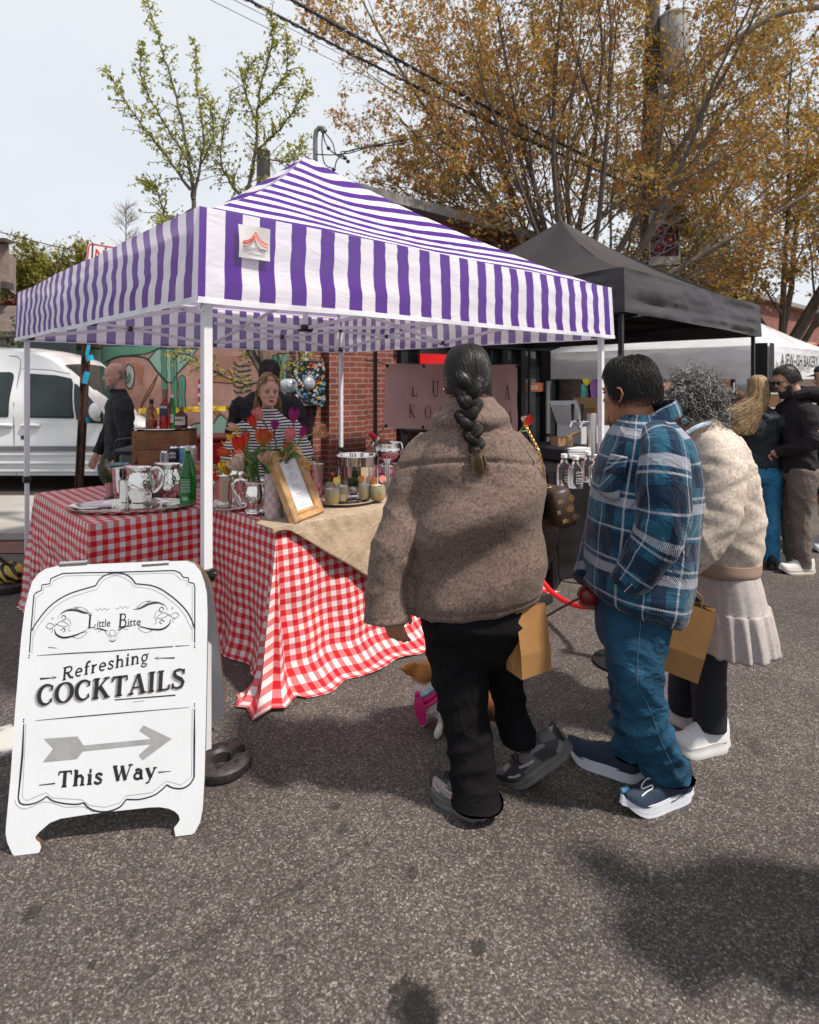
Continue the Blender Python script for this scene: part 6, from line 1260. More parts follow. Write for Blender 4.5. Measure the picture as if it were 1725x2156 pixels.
TUL=[(544,871,3.36,'pink',.066,-.5,vb(-.02,.02),'large salmon pink tulip, highest on the left of the bunch','cup',.72,0,True),(532,888,3.30,'red',.064,-.35,vb(-.03,0),'closed deep red tulip right under the salmon pink one','cup',.6,0,True),(490,900,3.34,'cream',.062,-1.25,pb(-.02,0),'closed cream tulip lying sideways at the left of the striped shirt','cup',.6,0,False),(579,894,3.42,'magenta',.052,.1,vb(.0,.03),'small magenta lily tulip in front of the striped shirt','lily',.6,1,True),(619,873,3.36,'magenta',.075,.1,vb(.03,.02),'tall magenta tulip with pointed pale edged petals','lily',.55,1,True),(611,916,3.32,'pink',.068,.05,vb(.02,0),'rounded bubblegum pink tulip on the right of the bunch','cup',.78,1,False),(639,909,3.36,'magenta',.066,.45,vb(.04,.02),'magenta tulip leaning right, lower of the two on the right','lily',.5,0,False),(674,908,3.30,'peach',.066,1.2,vb(.04,0),'pale peach double tulip far out on a curved stem at the right','double',.8,0,False),(555,921,3.20,'parrot',.070,.1,vb(-.02,-.02),'streaked orange and yellow parrot tulip in the middle','double',.88,1,False),(518,921,3.34,'coral',.064,.1,pb(.02,.02),'upright coral red tulip behind the open red one','cup',.62,1,False),(504,934,3.22,'red',.074,-.2,pb(0,0),'wide open bright red tulip at the left of the bunch','cup',.85,1,False),(489,922,3.34,'yellow',.068,-.6,pb(-.02,.01),'spidery yellow tulip behind the bright red one','spiky',.8,0,False),(471,952,3.24,'orange',.066,-1.35,pb(-.03,0),'orange red tulip lying sideways at the far left','cup',.6,1,False),(502,956,3.2,'coral',.062,-.9,pb(-.01,-.01),'coral and cream tulip under the bright red one','cup',.66,1,False),(498,977,3.14,'white',.070,-.7,pb(-.01,-.02),'large blush white double tulip low at the left','double',.85,1,False),(476,984,3.18,'yellow',.062,-.3,pb(-.03,-.01),'frilled yellow double tulip lowest at the left','double',.85,1,False),(558,965,3.14,'cream',.056,-.3,vb(-.03,-.02),'small cream double tulip beside the wooden picture frame','double',.85,1,False),(606,942,3.34,'orange',.058,.4,vb(.03,-.01),'orange tulip just above the picture frame','cup',.8,1,False),(646,976,3.42,'yellow',.055,.7,vb(.04,.02),'yellow tulip peeking out right of the picture frame','spiky',.7,0,False),(424,984,3.5,'peach',.050,-.6,p+V((-.05,0,.19)),'pale yellow tulip just left of the white tent pole','double',.7,0,False),(452,1003,3.42,'red',.05,-.4,p+V((-.03,-.02,.19)),'red tulip low beside the white tent pole over the ice bucket','cup',.8,0,False)]
for i,q in enumerate(TUL):tulip(*q[:4],q[4]*1.24,*q[5:8],style=q[8],wd=q[9],leaf=q[10],seed=i,dark=q[11])
tulip(1112,886,4.1,'red',.085,.6,V((.72,4.1,.95)),'single red tulip showing beyond the right shoulder of the brown fleece jacket','cup',.65,0,40,False)
tulip(1106,884,4.15,'white',.05,-.3,V((.70,4.1,.95)),'small white flower tucked beside the single red tulip','double',.8,0,41,False)
vs_=V((.71,4.1,TH+.006));m_=MB();m_.lathe([(0,0),(.05,0),(.06,.1),(.045,.2),(.05,.22),(.046,.22),(.04,.2),(0,.1)],vs_,24);tag(m_.build('flower_jug',m_silver,angle=60),'silver jug of flowers hidden behind the brown fleece jacket','jug')
def picture_frame():
 BL=V((-.580,3.12,TH+.012));BR=V((-.473,3.39,TH+.012));u=(BR-BL);w=u.length;u.normalize();nb=V((u.y,-u.x,0)).normalized();up=(UP*.355-nb*.161);h=up.length;up.normalize();n=u.cross(up).normalized()
 t=thing('picture_frame',BL+u*(w/2),'distressed wooden picture frame with a printed cocktail menu leaning on the linen runner','picture frame');m_w=M('distressed_wood',(.40,.22,.085),.5,0,.25,16,.15,40,dirt=((.50,.40,.28),22,.6));m_=MB();O=BL-n*.0
 prof=[(0,-.03),(0,.004),(.006,.012),(.014,.012),(.02,.006),(.034,.004),(.042,.009),(.050,.008),(.056,.0),(.056,-.012)]
 rect=lambda d:[(d,d),(w-d,d),(w-d,h-d),(d,h-d)]
 for(d0,z0),(d1,z1) in zip(prof,prof[1:]):
  a,b=rect(d0),rect(d1)
  for k in range(4):
   k2=(k+1)%4;m_.add([O+u*a[k][0]+up*a[k][1]+n*z0,O+u*a[k2][0]+up*a[k2][1]+n*z0,O+u*b[k2][0]+up*b[k2][1]+n*z1,O+u*b[k][0]+up*b[k][1]+n*z1],[(0,1,2,3)])
 m_.build('frame_moulding',m_w,t,smooth=False);m_=MB();m_.box(O+u*w/2+up*h/2-n*.026,(w-.02,h-.02,.006),rot=Matrix((u,up,n)).transposed());m_.build('backboard',m_black,t,smooth=False)
 m_=MB();q=rect(.05);m_.add([O+u*a+up*b-n*.010 for a,b in q],[(0,1,2,3)]);sh=m_.build('menu_sheet',M('menu_paper',(.62,.63,.66),.3),t,smooth=False)
 m_=MB();cx=w/2;r=random.Random(9);y=h-.075
 for k,(txt,ww,hh) in enumerate((('Cocktails',.07,.007),('menu',.05,.006),('',0,0),('Spritz',.04,.008),('gin, lemon, thyme',.10,.005),('elderflower, soda',.09,.005),('and mint',.06,.005),('',0,0),('Paloma',.06,.008),('tequila, grapefruit',.10,.005),('lime, salt',.07,.005),('',0,0),('Smash',.05,.008),('bourbon, lemon',.09,.005),('orange bitters',.07,.005),('',0,0),('Lemonade',.06,.006),('Iced tea',.08,.006))):
  y-=.0128
  if txt:sans(m_,txt,O+u*cx+up*(y-.012)-n*.0085,u,up,hh,fit=ww,align='CENTER')
 for s in(-1,1):m_.ribbon([(cx+s*(.014+.012*math.cos(a)),h-.07+.012*math.sin(a*2)*.8) for a in[k*.4 for k in range(17)]],.0012,O-n*.0085,u,up)
 m_.build('menu_text',M('menu_ink',(.12,.12,.16),.6),sh,smooth=False)
 m_=MB();a=O+u*(w*.42)+up*(h*.6)-n*.03;b=a-nb*.13;b.z=TH+.012;m_.bar(a,b,.07,.006,0,n);m_.build('easel_leg',m_black,t,smooth=False)
picture_frame()
tr2=Rp(738,1062);tray(tr2+V((0,0,.010)),.20,.135,R(38),'oval silver tray carrying the pale lemon cocktails',h=.016)
def drink(x,y,label,garnish,straw=None,tone=(.66,.52,.22)):
 p=Rp(x,y)+V((0,0,.016));p.z=TH+.021;t=thing('cocktail_glass',p,label,'glass','cocktail glasses on the oval tray');pf=catmull([(0,.003),(.026,0),(.041,.018),(.048,.054),(.045,.096),(.039,.128)],20);m_=MB();m_.lathe(pf+[(.038,.128)]+[(a-.0015,b) for a,b in pf[::-1][1:-2]]+[(0,.006)],p,30);m_.build('glass_body',m_glass,t,angle=60)
 m_=MB();q=[(max(0,a-.0035),b) for a,b in pf if b<.100];q[0]=(0,.007);m_.lathe([(a,max(.007,b)) for a,b in q]+[(0,.100)],p,26)
 m,nt,b,o=nodes('lemon_cocktail');g_=nd(nt,'SeparateXYZ',{0:coords(nt,'Generated')}).outputs[2];n=nd(nt,'TexNoise',{'Vector':coords(nt),'Scale':60.}).outputs[0];set_(nt,b,Base_Color=ramp(nt,math_(nt,'ADD',g_,math_(nt,'MULTIPLY',n,.3)),[(.1,(.66,.36,.05)),(.45,tone),(1.,(.66,.60,.42))]),Roughness=.25,Subsurface_Weight=.5,Subsurface_Radius=(.02,.018,.01));m_.build('drink',m,t,angle=50)
 for k,(mat,a,z) in enumerate(garnish):
  m_=MB();c=p+V((math.cos(a)*.029,math.sin(a)*.029,z*1.22));ax=Matrix.Rotation(1.2,3,'X')@Matrix.Rotation(a,3,'Y');m_.lathe([(0,-.002),(.022,-.002),(.024,0),(.022,.002),(0,.002)],c,20,0,ax);m_.build('citrus_slice',mat,t,angle=40)
 if straw:m_=MB();m_.tube([p+V((0,0,.03)),p+V((straw*.06,-.004,.195))],.0032,8);m_.build('straw',m_paper,t)
 return t
m_or=M('orange_slice',(.62,.22,.02),.4);m_lm=M('lemon_slice',(.62,.48,.08),.4);m_gr=M('grapefruit_slice',(.60,.22,.16),.4)
drink(700,1071,'nearest lemon cocktail glass with grapefruit slice, no straw',((m_gr,-1.4,.092),(m_lm,.6,.11)));drink(718,1064,'lemon cocktail glass half hidden behind the nearest one',((m_lm,2.2,.105),));drink(769,1060,'lemon cocktail glass with orange slice and slanting white straw',((m_or,2.6,.10),(m_gr,.2,.10)),.9);drink(796,1062,'lemon cocktail glass beside the fleece sleeve with upright straw',((m_or,2.8,.095),(m_gr,.3,.105)),-.05)
herb_pot(Rp(741,1047),.034,.07,'green thyme in a small hammered silver cup behind the cocktails',hammered('hammered_cup',(.75,.72,.68),.15,90),6,.055,90)
tumbler(Rp(668,1046),.032,.045,.20,'large steel shaker tin right of the picture frame');tumbler(Rp(655,1040),.030,.042,.20,'second steel shaker tin partly behind the picture frame')
jg=MB();p=Rp(701,1036);jg.lathe([(.020,0),(.006,.045),(.005,.052),(.007,.058),(.021,.115),(.019,.115),(.005,.062),(0,.06)],p,24);tag(jg.build('jigger',M('gold_metal',(.70,.40,.10),.15,1),angle=50),'gold hourglass jigger standing behind the cocktails','jigger')
bm2=MB();bm2.box(Rp(690,1038)+V((0,.02,0)),(.26,.13,.008),rot=Matrix.Rotation(R(38),3,'Z'),bev=.002);tag(bm2.build('bar_mat',m_rubber),'small black bar mat under the shaker tins','bar mat')
jc=tumbler(Rp(722,1032),.030,.032,.055,'small dark metal cup of herbs beside the jigger','small_cup',M('dark_tin',(.2,.19,.18),.3,1),None)
p=P(752,0,4.10);p.z=TH+.006;t=thing('silver_tub',p,'large silver drinks tub with a flared rim at the back of the table','tub');m_=MB();m_.lathe([(0,.004),(.11,0),(.125,.012),(.128,.16),(.130,.168),(.142,.172),(.143,.20),(.145,.232),(.141,.236),(.136,.232),(.126,.17),(.118,.03),(0,.02)],p,48);m_.build('tub_body',m_silver,t,angle=40);m_=MB()
r_=random.Random(4)
for k in range(40):m_.box(p+V((r_.uniform(-.08,.08),r_.uniform(-.08,.08),.15+r_.uniform(0,.03))),(.03,.03,.03),rot=Matrix.Rotation(r_.random()*3,3,V((r_.random(),r_.random(),1)).normalized()),bev=.004)
m_.build('ice',m_glass,t)
p=P(816,0,4.5);p.z=TH+.105;t=thing('punch_bowl',p,'footed silver punch bowl holding a rose wine bottle','punch bowl');m_=MB();m_.lathe(catmull([(.0,.0),(.05,0),(.052,.012),(.025,.03),(.03,.04),(.075,.07),(.098,.11),(.094,.14),(.085,.152),(.088,.165),(.108,.175)],40)+[(.105,.173),(.082,.155),(.09,.12),(.06,.065),(0,.05)],p,44);m_.build('bowl_body',m_silver,t,angle=60)
for s in(-1,1):m_=MB();m_.tube(catmull([tuple(p+V((.09*1,-.03,.0))+V(q)) for q in((-.02 if s>0 else-.155,0,.16),(.01 if s>0 else-.185,-.02,.18),(.02 if s>0 else-.195,-.03,.13),(0 if s>0 else-.175,-.02,.09))],16),.006,8);m_.build('handle',m_silver,t)
bo=p+V((.03,.0,.12));ax=(P(787,918,4.4)-bo).normalized();rot=ax.to_track_quat('Z','Y').to_matrix();t=thing('rose_bottle',bo,'rose wine bottle with red foil leaning out of the punch bowl','bottle');m_=MB();m_.lathe(catmull([(0,-.05),(.038,-.05),(.040,.02),(.040,.07),(.034,.10),(.018,.135),(.0145,.16),(.0145,.2)],24),bo,26,0,rot);m_.build('glass_body',M('rose_glass',(.34,.10,.05),.05,0,.1,trans=.6),t,angle=60);m_=MB();m_.lathe([(.0165,.168),(.018,.172),(.018,.235),(.016,.238),(0,.238)],bo,20,0,rot);m_.build('red_foil',M('red_foil',(.50,.012,.02),.35),t,angle=50);m_=MB();m_.lathe([(.0178,.150),(.0172,.170)],bo,20,0,rot);m_.build('neck_band',m_paper,t)
st=MB();p=Rp(815,1040)
for k in range(9):st.tube([p+V((k%3*.008,k//3*.008,0)),p+V((k%3*.012-.01,k//3*.010,.19+.006*(k%4)))],.0035,6)
t=thing('straw_cup',p,'bundle of white paper straws in a clear cup beside the fleece sleeve','straws');st.build('straws',m_paper,t);m_=MB();m_.lathe([(0,.0),(.026,0),(.03,.09),(.028,.09),(.024,.004),(0,.004)],p+V((.006,.006,0)),20);m_.build('cup',m_glass,t)
c=P(470,0,5.0);c.z=0;t=thing('red_cooler',c,'red metal cooler on legs behind the tulips','cooler');m_=MB();m_.box(c+V((0,0,.83)),(.44,.36,.36),bev=.02);m_.build('cooler_box',M('red_enamel',(.33,.016,.02),.3,0,.1,coat=.4),t);m_=MB();m_.box(c+V((0,0,1.03)),(.46,.38,.035),bev=.012);m_.build('lid',M('dark_red_enamel',(.22,.012,.016),.3),t)
for sx in(-.19,.19):
 for sy in(-.15,.15):m_=MB();m_.cyl(c+V((sx,sy,0)),c+V((sx,sy,.66)),.014,seg=8);m_.build('leg',m_dkmetal,t)
c=P(272,0,4.9);c.z=0;t=thing('rolling_bin',c,'dark grey wheeled bin with a tube handle behind the wooden crate','bin');m_=MB();m_.box(c+V((.12,0,.50)),(.26,.34,.86),bev=.03);m_.box(c+V((.12,0,.95)),(.29,.37,.03),bev=.01);m_.build('bin_body',M('grey_plastic_bin',(.055,.062,.062),.5),t);m_=MB();m_.tube(catmull([tuple(c+V(q)) for q in((-.03,-.15,.80),(-.04,-.15,.98),(.0,-.15,1.03),(.16,-.15,1.04),(.2,-.15,1.0))],20),.011,8);m_.build('handle',m_dkmetal,t)
for s in(.0,.24):m_=MB();m_.cyl(c+V((s,-.18,.06)),c+V((s,-.14,.06)),.06);m_.build('wheel',m_black,t)
def rope():
 a=P(1118,1180,4.2);pts=[a,P(1140,1220,4.05),P(1170,1253,3.85),P(1215,1275,3.6),P(1262,1272,3.4),P(1310,1240,3.25)];m_=MB();m_.tube(catmull([tuple(q) for q in pts],40),.016,12);tag(m_.build('barrier_rope',M('red_rope',(.60,.012,.012),.6,0,.1,40,.3,150)),'bright red velvet barrier rope drooping between the customers','rope')
 for q,lb in((a,'black barrier post behind the brown fleece jacket'),(pts[-1],'black barrier post hidden behind the plaid shirt')):
  t=thing('barrier_post',(q.x,q.y,0),lb,'post','barrier posts');m_=MB();m_.lathe([(0,0),(.15,0),(.15,.015),(.03,.03),(.022,.05),(.022,q.z+.03),(.03,q.z+.05),(0,q.z+.07)],(q.x,q.y,0),20);m_.build('post_body',m_black,t)
rope()
t=thing('bakery_table',(4.9,7.7,0),'brown crinkled cloth table with white printed bag at the bakery stall','table');oo=P(1600,1080,6.3);oo.z=0
table_cloth('brown_tablecloth',oo,S_,1.7,U_,.7,.78,'crinkled brown cloth hanging on the bakery stall table',lambda s,q,L:.04,mat=M('brown_cloth',(.16,.09,.065),.8,0,.25,12,.3,30),group=None,seed=3.);m_=MB();m_.box(oo+S_*.85+U_*.35+UP*.755,(1.66,.68,.03),rot=Matrix((S_,U_,UP)).transposed());m_.build('table_top',m_wood,t)
for a in(.1,1.6):
 for b in(.1,.6):m_=MB();q=oo+S_*a+U_*b;m_.cyl(q,q+UP*.75,.015,seg=8);m_.build('leg',m_dkmetal,t)
bg=MB();o=oo+NF*.06+S_*.12+UP*.28;bg.grid(lambda u,v:o+S_*(u*.34)+UP*(v*.42)+NF*(.012*math.sin(u*3)+.02*v),6,6);b_=tag(bg.build('cloth_tote',m_paper),'white printed tote hanging on the front of the brown cloth','tote bag');q=MB();
for k in range(5):q.ribbon([(.05+.02*k,.06+.03*math.sin(k*2.)),(.12+.03*k,.10+.05*math.cos(k))],.008,o+NF*.045,S_,UP)
q.build('tote_print',m_ink,b_,smooth=False)
w=MB();c=P(1612,1118,6.0);c.z=0
for k in range(3):w.lathe([(.05,k*.075),(.15,k*.075),(.158,k*.075+.03),(.15,k*.075+.07),(.05,k*.075+.07)],c,24)
tag(w.build('tent_weights',m_rubber),'stack of three black ring weights under the white tent leg','tent weight')
rk=thing('bakery_shelf',P(1640,950,8.5),'wire bakery shelf stacked with bread boxes behind the blonde woman','shelf');c=P(1655,0,8.7);c.z=0
for z in(.6,.85,1.1,1.3):m_=MB();m_.box(c+V((0,0,z)),(1.5,.4,.02));m_.build('shelf_board',m_steel,rk)
for x in(-.74,.74):m_=MB();m_.cyl(c+V((x,0,0)),c+V((x,0,1.45)),.015,seg=8);m_.build('shelf_post',m_steel,rk)
r_=random.Random(6);k=0
for z in(.61,.86,1.11):
 x=-.68
 while x<.62:
  wd=r_.uniform(.12,.26);hh=r_.uniform(.08,.19);m_=MB();m_.box(c+V((x+wd/2,-.05,z+hh/2+.002)),(wd*.92,.28,hh),bev=.006);colr,nm=r_.choice((((.40,.22,.10),'tan'),((.52,.48,.42),'cream'),((.24,.06,.03),'russet'),((.48,.48,.48),'white')))
  tag(m_.build('bread_box',M(nm+'_box',colr,.7)),nm+' bread box on the bakery shelf behind the blonde woman','box',nm+' boxes on the bakery shelf');x+=wd;k+=1
# people
def loftH(rings,seg=30,n=None,ex=2.25,uv=None,fold=None,tilt=None):
 """rings: (cx, cy, z, rx, ry, yaw) horizontal sections from bottom to top"""
 rings=[tuple(r)+(0.,)*(6-len(r)) for r in rings];n=n or len(rings)*5;R_=catmull(rings,n);m_=MB();vs=[]
 for i,(cx,cy,z,rx,ry,yw) in enumerate(R_):
  for k in range(seg):
   a=2*pi*k/seg;c,s=math.cos(a),math.sin(a);x=rx*math.copysign(abs(c)**(2/ex),c);y=ry*math.copysign(abs(s)**(2/ex),s)
   q=1+(fold(k/seg,i/(n-1)) if fold else 0);X=(x*math.cos(yw)-y*math.sin(yw))*q;Y=(x*math.sin(yw)+y*math.cos(yw))*q;vs.append((cx+X,cy+Y,z+(tilt(i/(n-1))*X if tilt else 0)))
 fs=[];uvs=[];per=uv
 for i in range(n-1):
  for k in range(seg):
   k2=(k+1)%seg;fs.append((i*seg+k,i*seg+k2,(i+1)*seg+k2,(i+1)*seg+k))
   if uv:uvs.append([(uv*k/seg,R_[i][2]),(uv*(k+1)/seg,R_[i][2]),(uv*(k+1)/seg,R_[i+1][2]),(uv*k/seg,R_[i+1][2])])
 fs+=[tuple(range(seg))[::-1],tuple(range((n-1)*seg,n*seg))]
 if uv:uvs+=[[(0,0)]*seg]*2
 return m_.add(vs,fs,0,uvs if uv else None)
def rp(y,xl,xr,Y,ry,yaw=0.):p=P((xl+xr)/2,y,Y);return(p.x,p.y,p.z,(xr-xl)/2*Y/F,ry,yaw)
def limb(pts,rad,seg=18,n=None,**k):
 n=n or len(pts)*6;pr=catmull([tuple(p)+((r,r) if not hasattr(r,'__len__') else tuple(r)) for p,r in zip(pts,rad)],n);m_=MB();m_.tube([V(q[:3]) for q in pr],[(q[3],q[4]) for q in pr],seg,**k);return m_
def frame(o,yaw,pitch=0.,roll=0.,s=1.):
 return Matrix.Translation(o)@Matrix.Rotation(yaw,4,'Z')@Matrix.Rotation(pitch,4,'Y')@Matrix.Rotation(roll,4,'X')@Matrix.Scale(s,4)
def xf(m_,M_):m_.v=[tuple(M_@V(p)) for p in m_.v];return m_
HR=[(.0,.080,-.02,.020),(.012,.092,.00,.040),(.035,.094,.025,.055),(.06,.092,.05,.064),(.09,.090,.078,.071),(.115,.088,.090,.075),(.145,.092,.096,.077),(.175,.085,.094,.073),(.2,.066,.080,.058),(.216,.042,.056,.038),(.224,.012,.02,.012)]
def head_shells(M_,male=True):
 sh=[xf(loftH([((a-b)/2,0,z,(a+b)/2,w) for z,a,b,w in HR],24,30,2.15),M_)]
 m_=MB();m_.tube([(.083,0,.128),(.098,0,.108),(.110,0,.088),(.094,0,.078)],[.007,.010,.0125,.009],10);sh.append(xf(m_,M_))
 m_=MB();m_.ell((.10,.012,.084),(.010,.009,.008),10,6);m_.ell((.10,-.012,.084),(.010,.009,.008),10,6)
 for s in(-1,1):
  m_.ell((-.004,s*.076,.10),(.017,.008,.030),12,8,Matrix.Rotation(s*-.35,3,'Z'));m_.ell((.080,s*.03,.124),(.010,.022,.007),10,6);m_.ell((.062,s*.045,.085),(.024,.018,.020),10,8)
 m_.ell((.086,0,.020),(.016,.02,.016),10,8);m_.ell((.092,0,.050),(.008,.024,.006),10,6);m_.ell((.090,0,.040),(.008,.021,.006),10,6);sh.append(xf(m_,M_))
 r=.056 if male else .047;sh.append(xf(limb([(-.028,0,-.15),(-.018,0,-.05),(-.010,0,.05)],[r*1.25,r,r],16),M_));return sh
def hand_shells(w,d,pn,side=1,curl=.5,s=1.):
 """w wrist, d towards the fingers, pn palm normal; unequal bent fingers and a thumb from the side of the palm"""
 w,d,pn=V(w),V(d).normalized(),V(pn);pn=(pn-d*pn.dot(d)).normalized();x=d.cross(pn)*side;out=[]
 L=lambda a,b,c:w+d*(a*s)+x*(b*s)+pn*(c*s)
 out.append(limb([L(-.03,0,0),L(.02,0,0),L(.06,.001,.002),L(.090,0,.004)],[(.028*s,.02*s),(.034*s,.017*s),(.042*s,.015*s),(.038*s,.011*s)],14,up=x))
 for k,(off,ln) in enumerate(((.031,.075),(.011,.085),(-.010,.079),(-.029,.062))):
  c=curl+.06*k;p=L(.082,off,.003);pts=[L(.06,off*.9,.002),p];a=0
  for f in(.46,.30,.24):
   a+=c*(.7 if f==.46 else 1.0);pts.append(pts[-1]+(d*math.cos(a)+pn*math.sin(a)+x*(off*.8))*ln*f*s)
  out.append(limb(pts,[.009*s,.0092*s,.0088*s,.0082*s,.0068*s],10))
 out.append(limb([L(.012,.024,.004),L(.036,.048,.014),L(.062,.056,.026),L(.084,.050,.034)],[.012*s,.0115*s,.0098*s,.0078*s],10));return out
def folds(seed,amp=.008,freq=18.,dirs=((.2,.1,1.),(.7,.3,.7))):
 def f(co,no):
  o=np.zeros(len(co))
  for i,d in enumerate(dirs):
   d=np.array(d)/np.linalg.norm(d);a=co@d;w=1.5*np.sin(co[:,0]*7+seed+i)+1.3*np.sin(co[:,2]*5+co[:,1]*8+seed*2+i*3)+.5*np.sin(co[:,0]*19+co[:,2]*13);s=np.sin(a*freq*(1+.3*i)+1.5*w+seed)
   m=np.clip(.45+.75*np.sin(co[:,0]*4.3+co[:,2]*6.1+co[:,1]*3+seed*1.7+i*2),0,1.2);o+=amp*m*(.60-np.abs(s)**.55)*1.15
  return o+amp*.35*np.sin(co[:,0]*41+np.sin(co[:,2]*37+seed)*2)*np.sin(co[:,2]*33+co[:,1]*29)
 return f
def strands(name,lines,w0,mat,par,taper=.25,seed=1):
 r=random.Random(seed);m_=MB()
 for pts in lines:
  pts=[V(p) for p in pts];n=len(pts);side=V((r.uniform(-1,1),r.uniform(-1,1),r.uniform(-1,1)));vs=[]
  for i,p in enumerate(pts):
   d=(pts[min(i+1,n-1)]-pts[max(i-1,0)]);sd=d.cross(side);sd=sd.normalized() if sd.length>1e-9 else V((1,0,0));w=w0*lerp(1,taper,i/(n-1))/2;nn=d.cross(sd);nn=nn.normalized() if nn.length>1e-9 else UP
   vs+=[p+sd*w,p-sd*w*.5+nn*w*.8,p-sd*w*.5-nn*w*.8]
  fs=[(i*3+a,i*3+(a+1)%3,i*3+3+(a+1)%3,i*3+3+a) for i in range(n-1) for a in range(3)];m_.add(vs,fs)
 return m_.build(name,mat,par,angle=None)
def mat_hair(name,stops,rough=.38,spec=.5):
 m,nt,b,o=nodes(name);gi=nd(nt,'NewGeometry').outputs['Random Per Island'];n=nd(nt,'TexNoise',{'Vector':coords(nt),'Scale':26.,'Detail':3.}).outputs[0]
 set_(nt,b,Base_Color=ramp(nt,math_(nt,'ADD',math_(nt,'MULTIPLY',gi,.6),math_(nt,'MULTIPLY',n,.45)),stops),Roughness=rough,Specular_IOR_Level=spec);return m
m_hblack=mat_hair('black_hair',[(.2,(.006,.005,.005)),(.7,(.014,.012,.011)),(.95,(.03,.024,.02))],.44,.35);m_hdark=mat_hair('dark_brown_hair',[(.2,(.010,.007,.006)),(.9,(.045,.032,.026))],.45);m_hgrey=mat_hair('grey_curls',[(.2,(.03,.028,.027)),(.45,(.09,.085,.08)),(.7,(.22,.21,.20)),(.95,(.42,.40,.38))],.4);m_hblond=mat_hair('blond_hair',[(.2,(.10,.052,.022)),(.5,(.26,.155,.07)),(.9,(.52,.37,.19))],.4);m_hsilver=mat_hair('short_grey_hair',[(.2,(.17,.16,.15)),(.9,(.46,.44,.42))],.5);m_hbrown=mat_hair('brown_tips',[(.2,(.03,.018,.011)),(.9,(.16,.095,.05))],.4)
def skin(name,c):return M(name,c,.48,0,.10,14,.06,160,sss=.12)
m_skl,m_skt,m_skm=skin('light_skin',(.52,.30,.215)),skin('tan_skin',(.30,.135,.075)),skin('medium_skin',(.36,.185,.115));m_lip=M('red_lips',(.30,.02,.035),.35);m_eyew=M('eye_white',(.55,.53,.5),.2);m_iris=M('iris',(.03,.02,.015),.15)
def on_head(M_,az,el,k=1.0,zc=.118):
 c,s=abs(math.cos(el))**.72,math.copysign(abs(math.sin(el))**.86,el);fx=.092 if math.cos(az)>0 else .098;return M_@V((math.cos(az)*c*fx*k,math.sin(az)*c*.078*k,zc+s*.108*k))
def hair_shell(M_,front=.9,k=1.06,low=-.35,seg=28,lift=0.):
 """cap of hair: covers the skull except the face"""
 m_=MB();vs=[];N=16
 for j in range(N+1):
  for i in range(seg):
   az=2*pi*i/seg;fr=max(0,math.cos(az));lo=lerp(low,front,sstep(.15,.75,fr));el=lerp(lo,pi/2,j/N);vs.append(on_head(M_,az,el,k*(1+.012*nz3(az*2,el*3,1))))
 fs=[(j*seg+i,j*seg+(i+1)%seg,(j+1)*seg+(i+1)%seg,(j+1)*seg+i) for j in range(N) for i in range(seg)];o=len(vs)
 for j in(0,):
  for i in range(seg):vs.append(M_@(V((M_.inverted()@V(vs[i])))*.88+V((0,0,.014))))
  fs+=[(i,o+i,o+(i+1)%seg,(i+1)%seg) for i in range(seg)]
 return m_.add(vs,fs)
def short_hair(M_,par,mat,front=.75,n=1500,ln=.02,low=-.3,seed=3,k=1.09,name='hair'):
 h=hair_shell(M_,front,k,low).build(name,mat,par,angle=None);r=random.Random(seed);L=[]
 for _ in range(n):
  az=r.uniform(-pi,pi);fr=max(0,math.cos(az));el=math.asin(r.uniform(math.sin(lerp(low,front,sstep(.15,.75,fr))),1));p=on_head(M_,az,el,k*.99);da=r.gauss(0,.07);de=r.uniform(.10,.34);kk=ln*3*r.uniform(.4,1.2);L.append([p,on_head(M_,az+da*.5,el-de*.45,k+kk*.8),on_head(M_,az+da,el-de,k+kk)])
 strands('hair_strands',L,.0026,mat,h,.25);return h
def face(M_,par,lips=m_lip,brow=m_hdark,eyes=True):
 for s in(-1,1):
  if eyes:
   m_=MB();m_.ell((.081,s*.030,.1095),(.0095,.0118,.0055),12,8);e=xf(m_,M_).build('eye',m_eyew,par);m_=MB();m_.ell((.0885,s*.030-.002,.110),(.0035,.0055,.0056),10,8);xf(m_,M_).build('iris',m_iris,e)
   m_=MB();m_.tube([(.085,s*.017,.113),(.0915,s*.026,.1175),(.089,s*.038,.1165),(.08,s*.044,.112)],[.0015,.0022,.0024,.001],6);xf(m_,M_).build('eyelid',brow,e)
  m_=MB();m_.tube([(.094,s*.014,.127),(.0945,s*.03,.133),(.082,s*.048,.127)],[.0025,.0032,.0012],6);xf(m_,M_).build('eyebrow',brow,par)
 m_=MB();m_.tube([(.084,-.028,.0505),(.0985,-.009,.0515),(.099,0,.0495),(.0985,.009,.0515),(.084,.028,.0505)],[.001,.0042,.004,.0042,.001],8);m_.tube([(.084,-.027,.0495),(.097,-.008,.0405),(.097,.008,.0405),(.084,.027,.0495)],[.001,.005,.005,.001],8);xf(m_,M_).build('lips',lips,par)
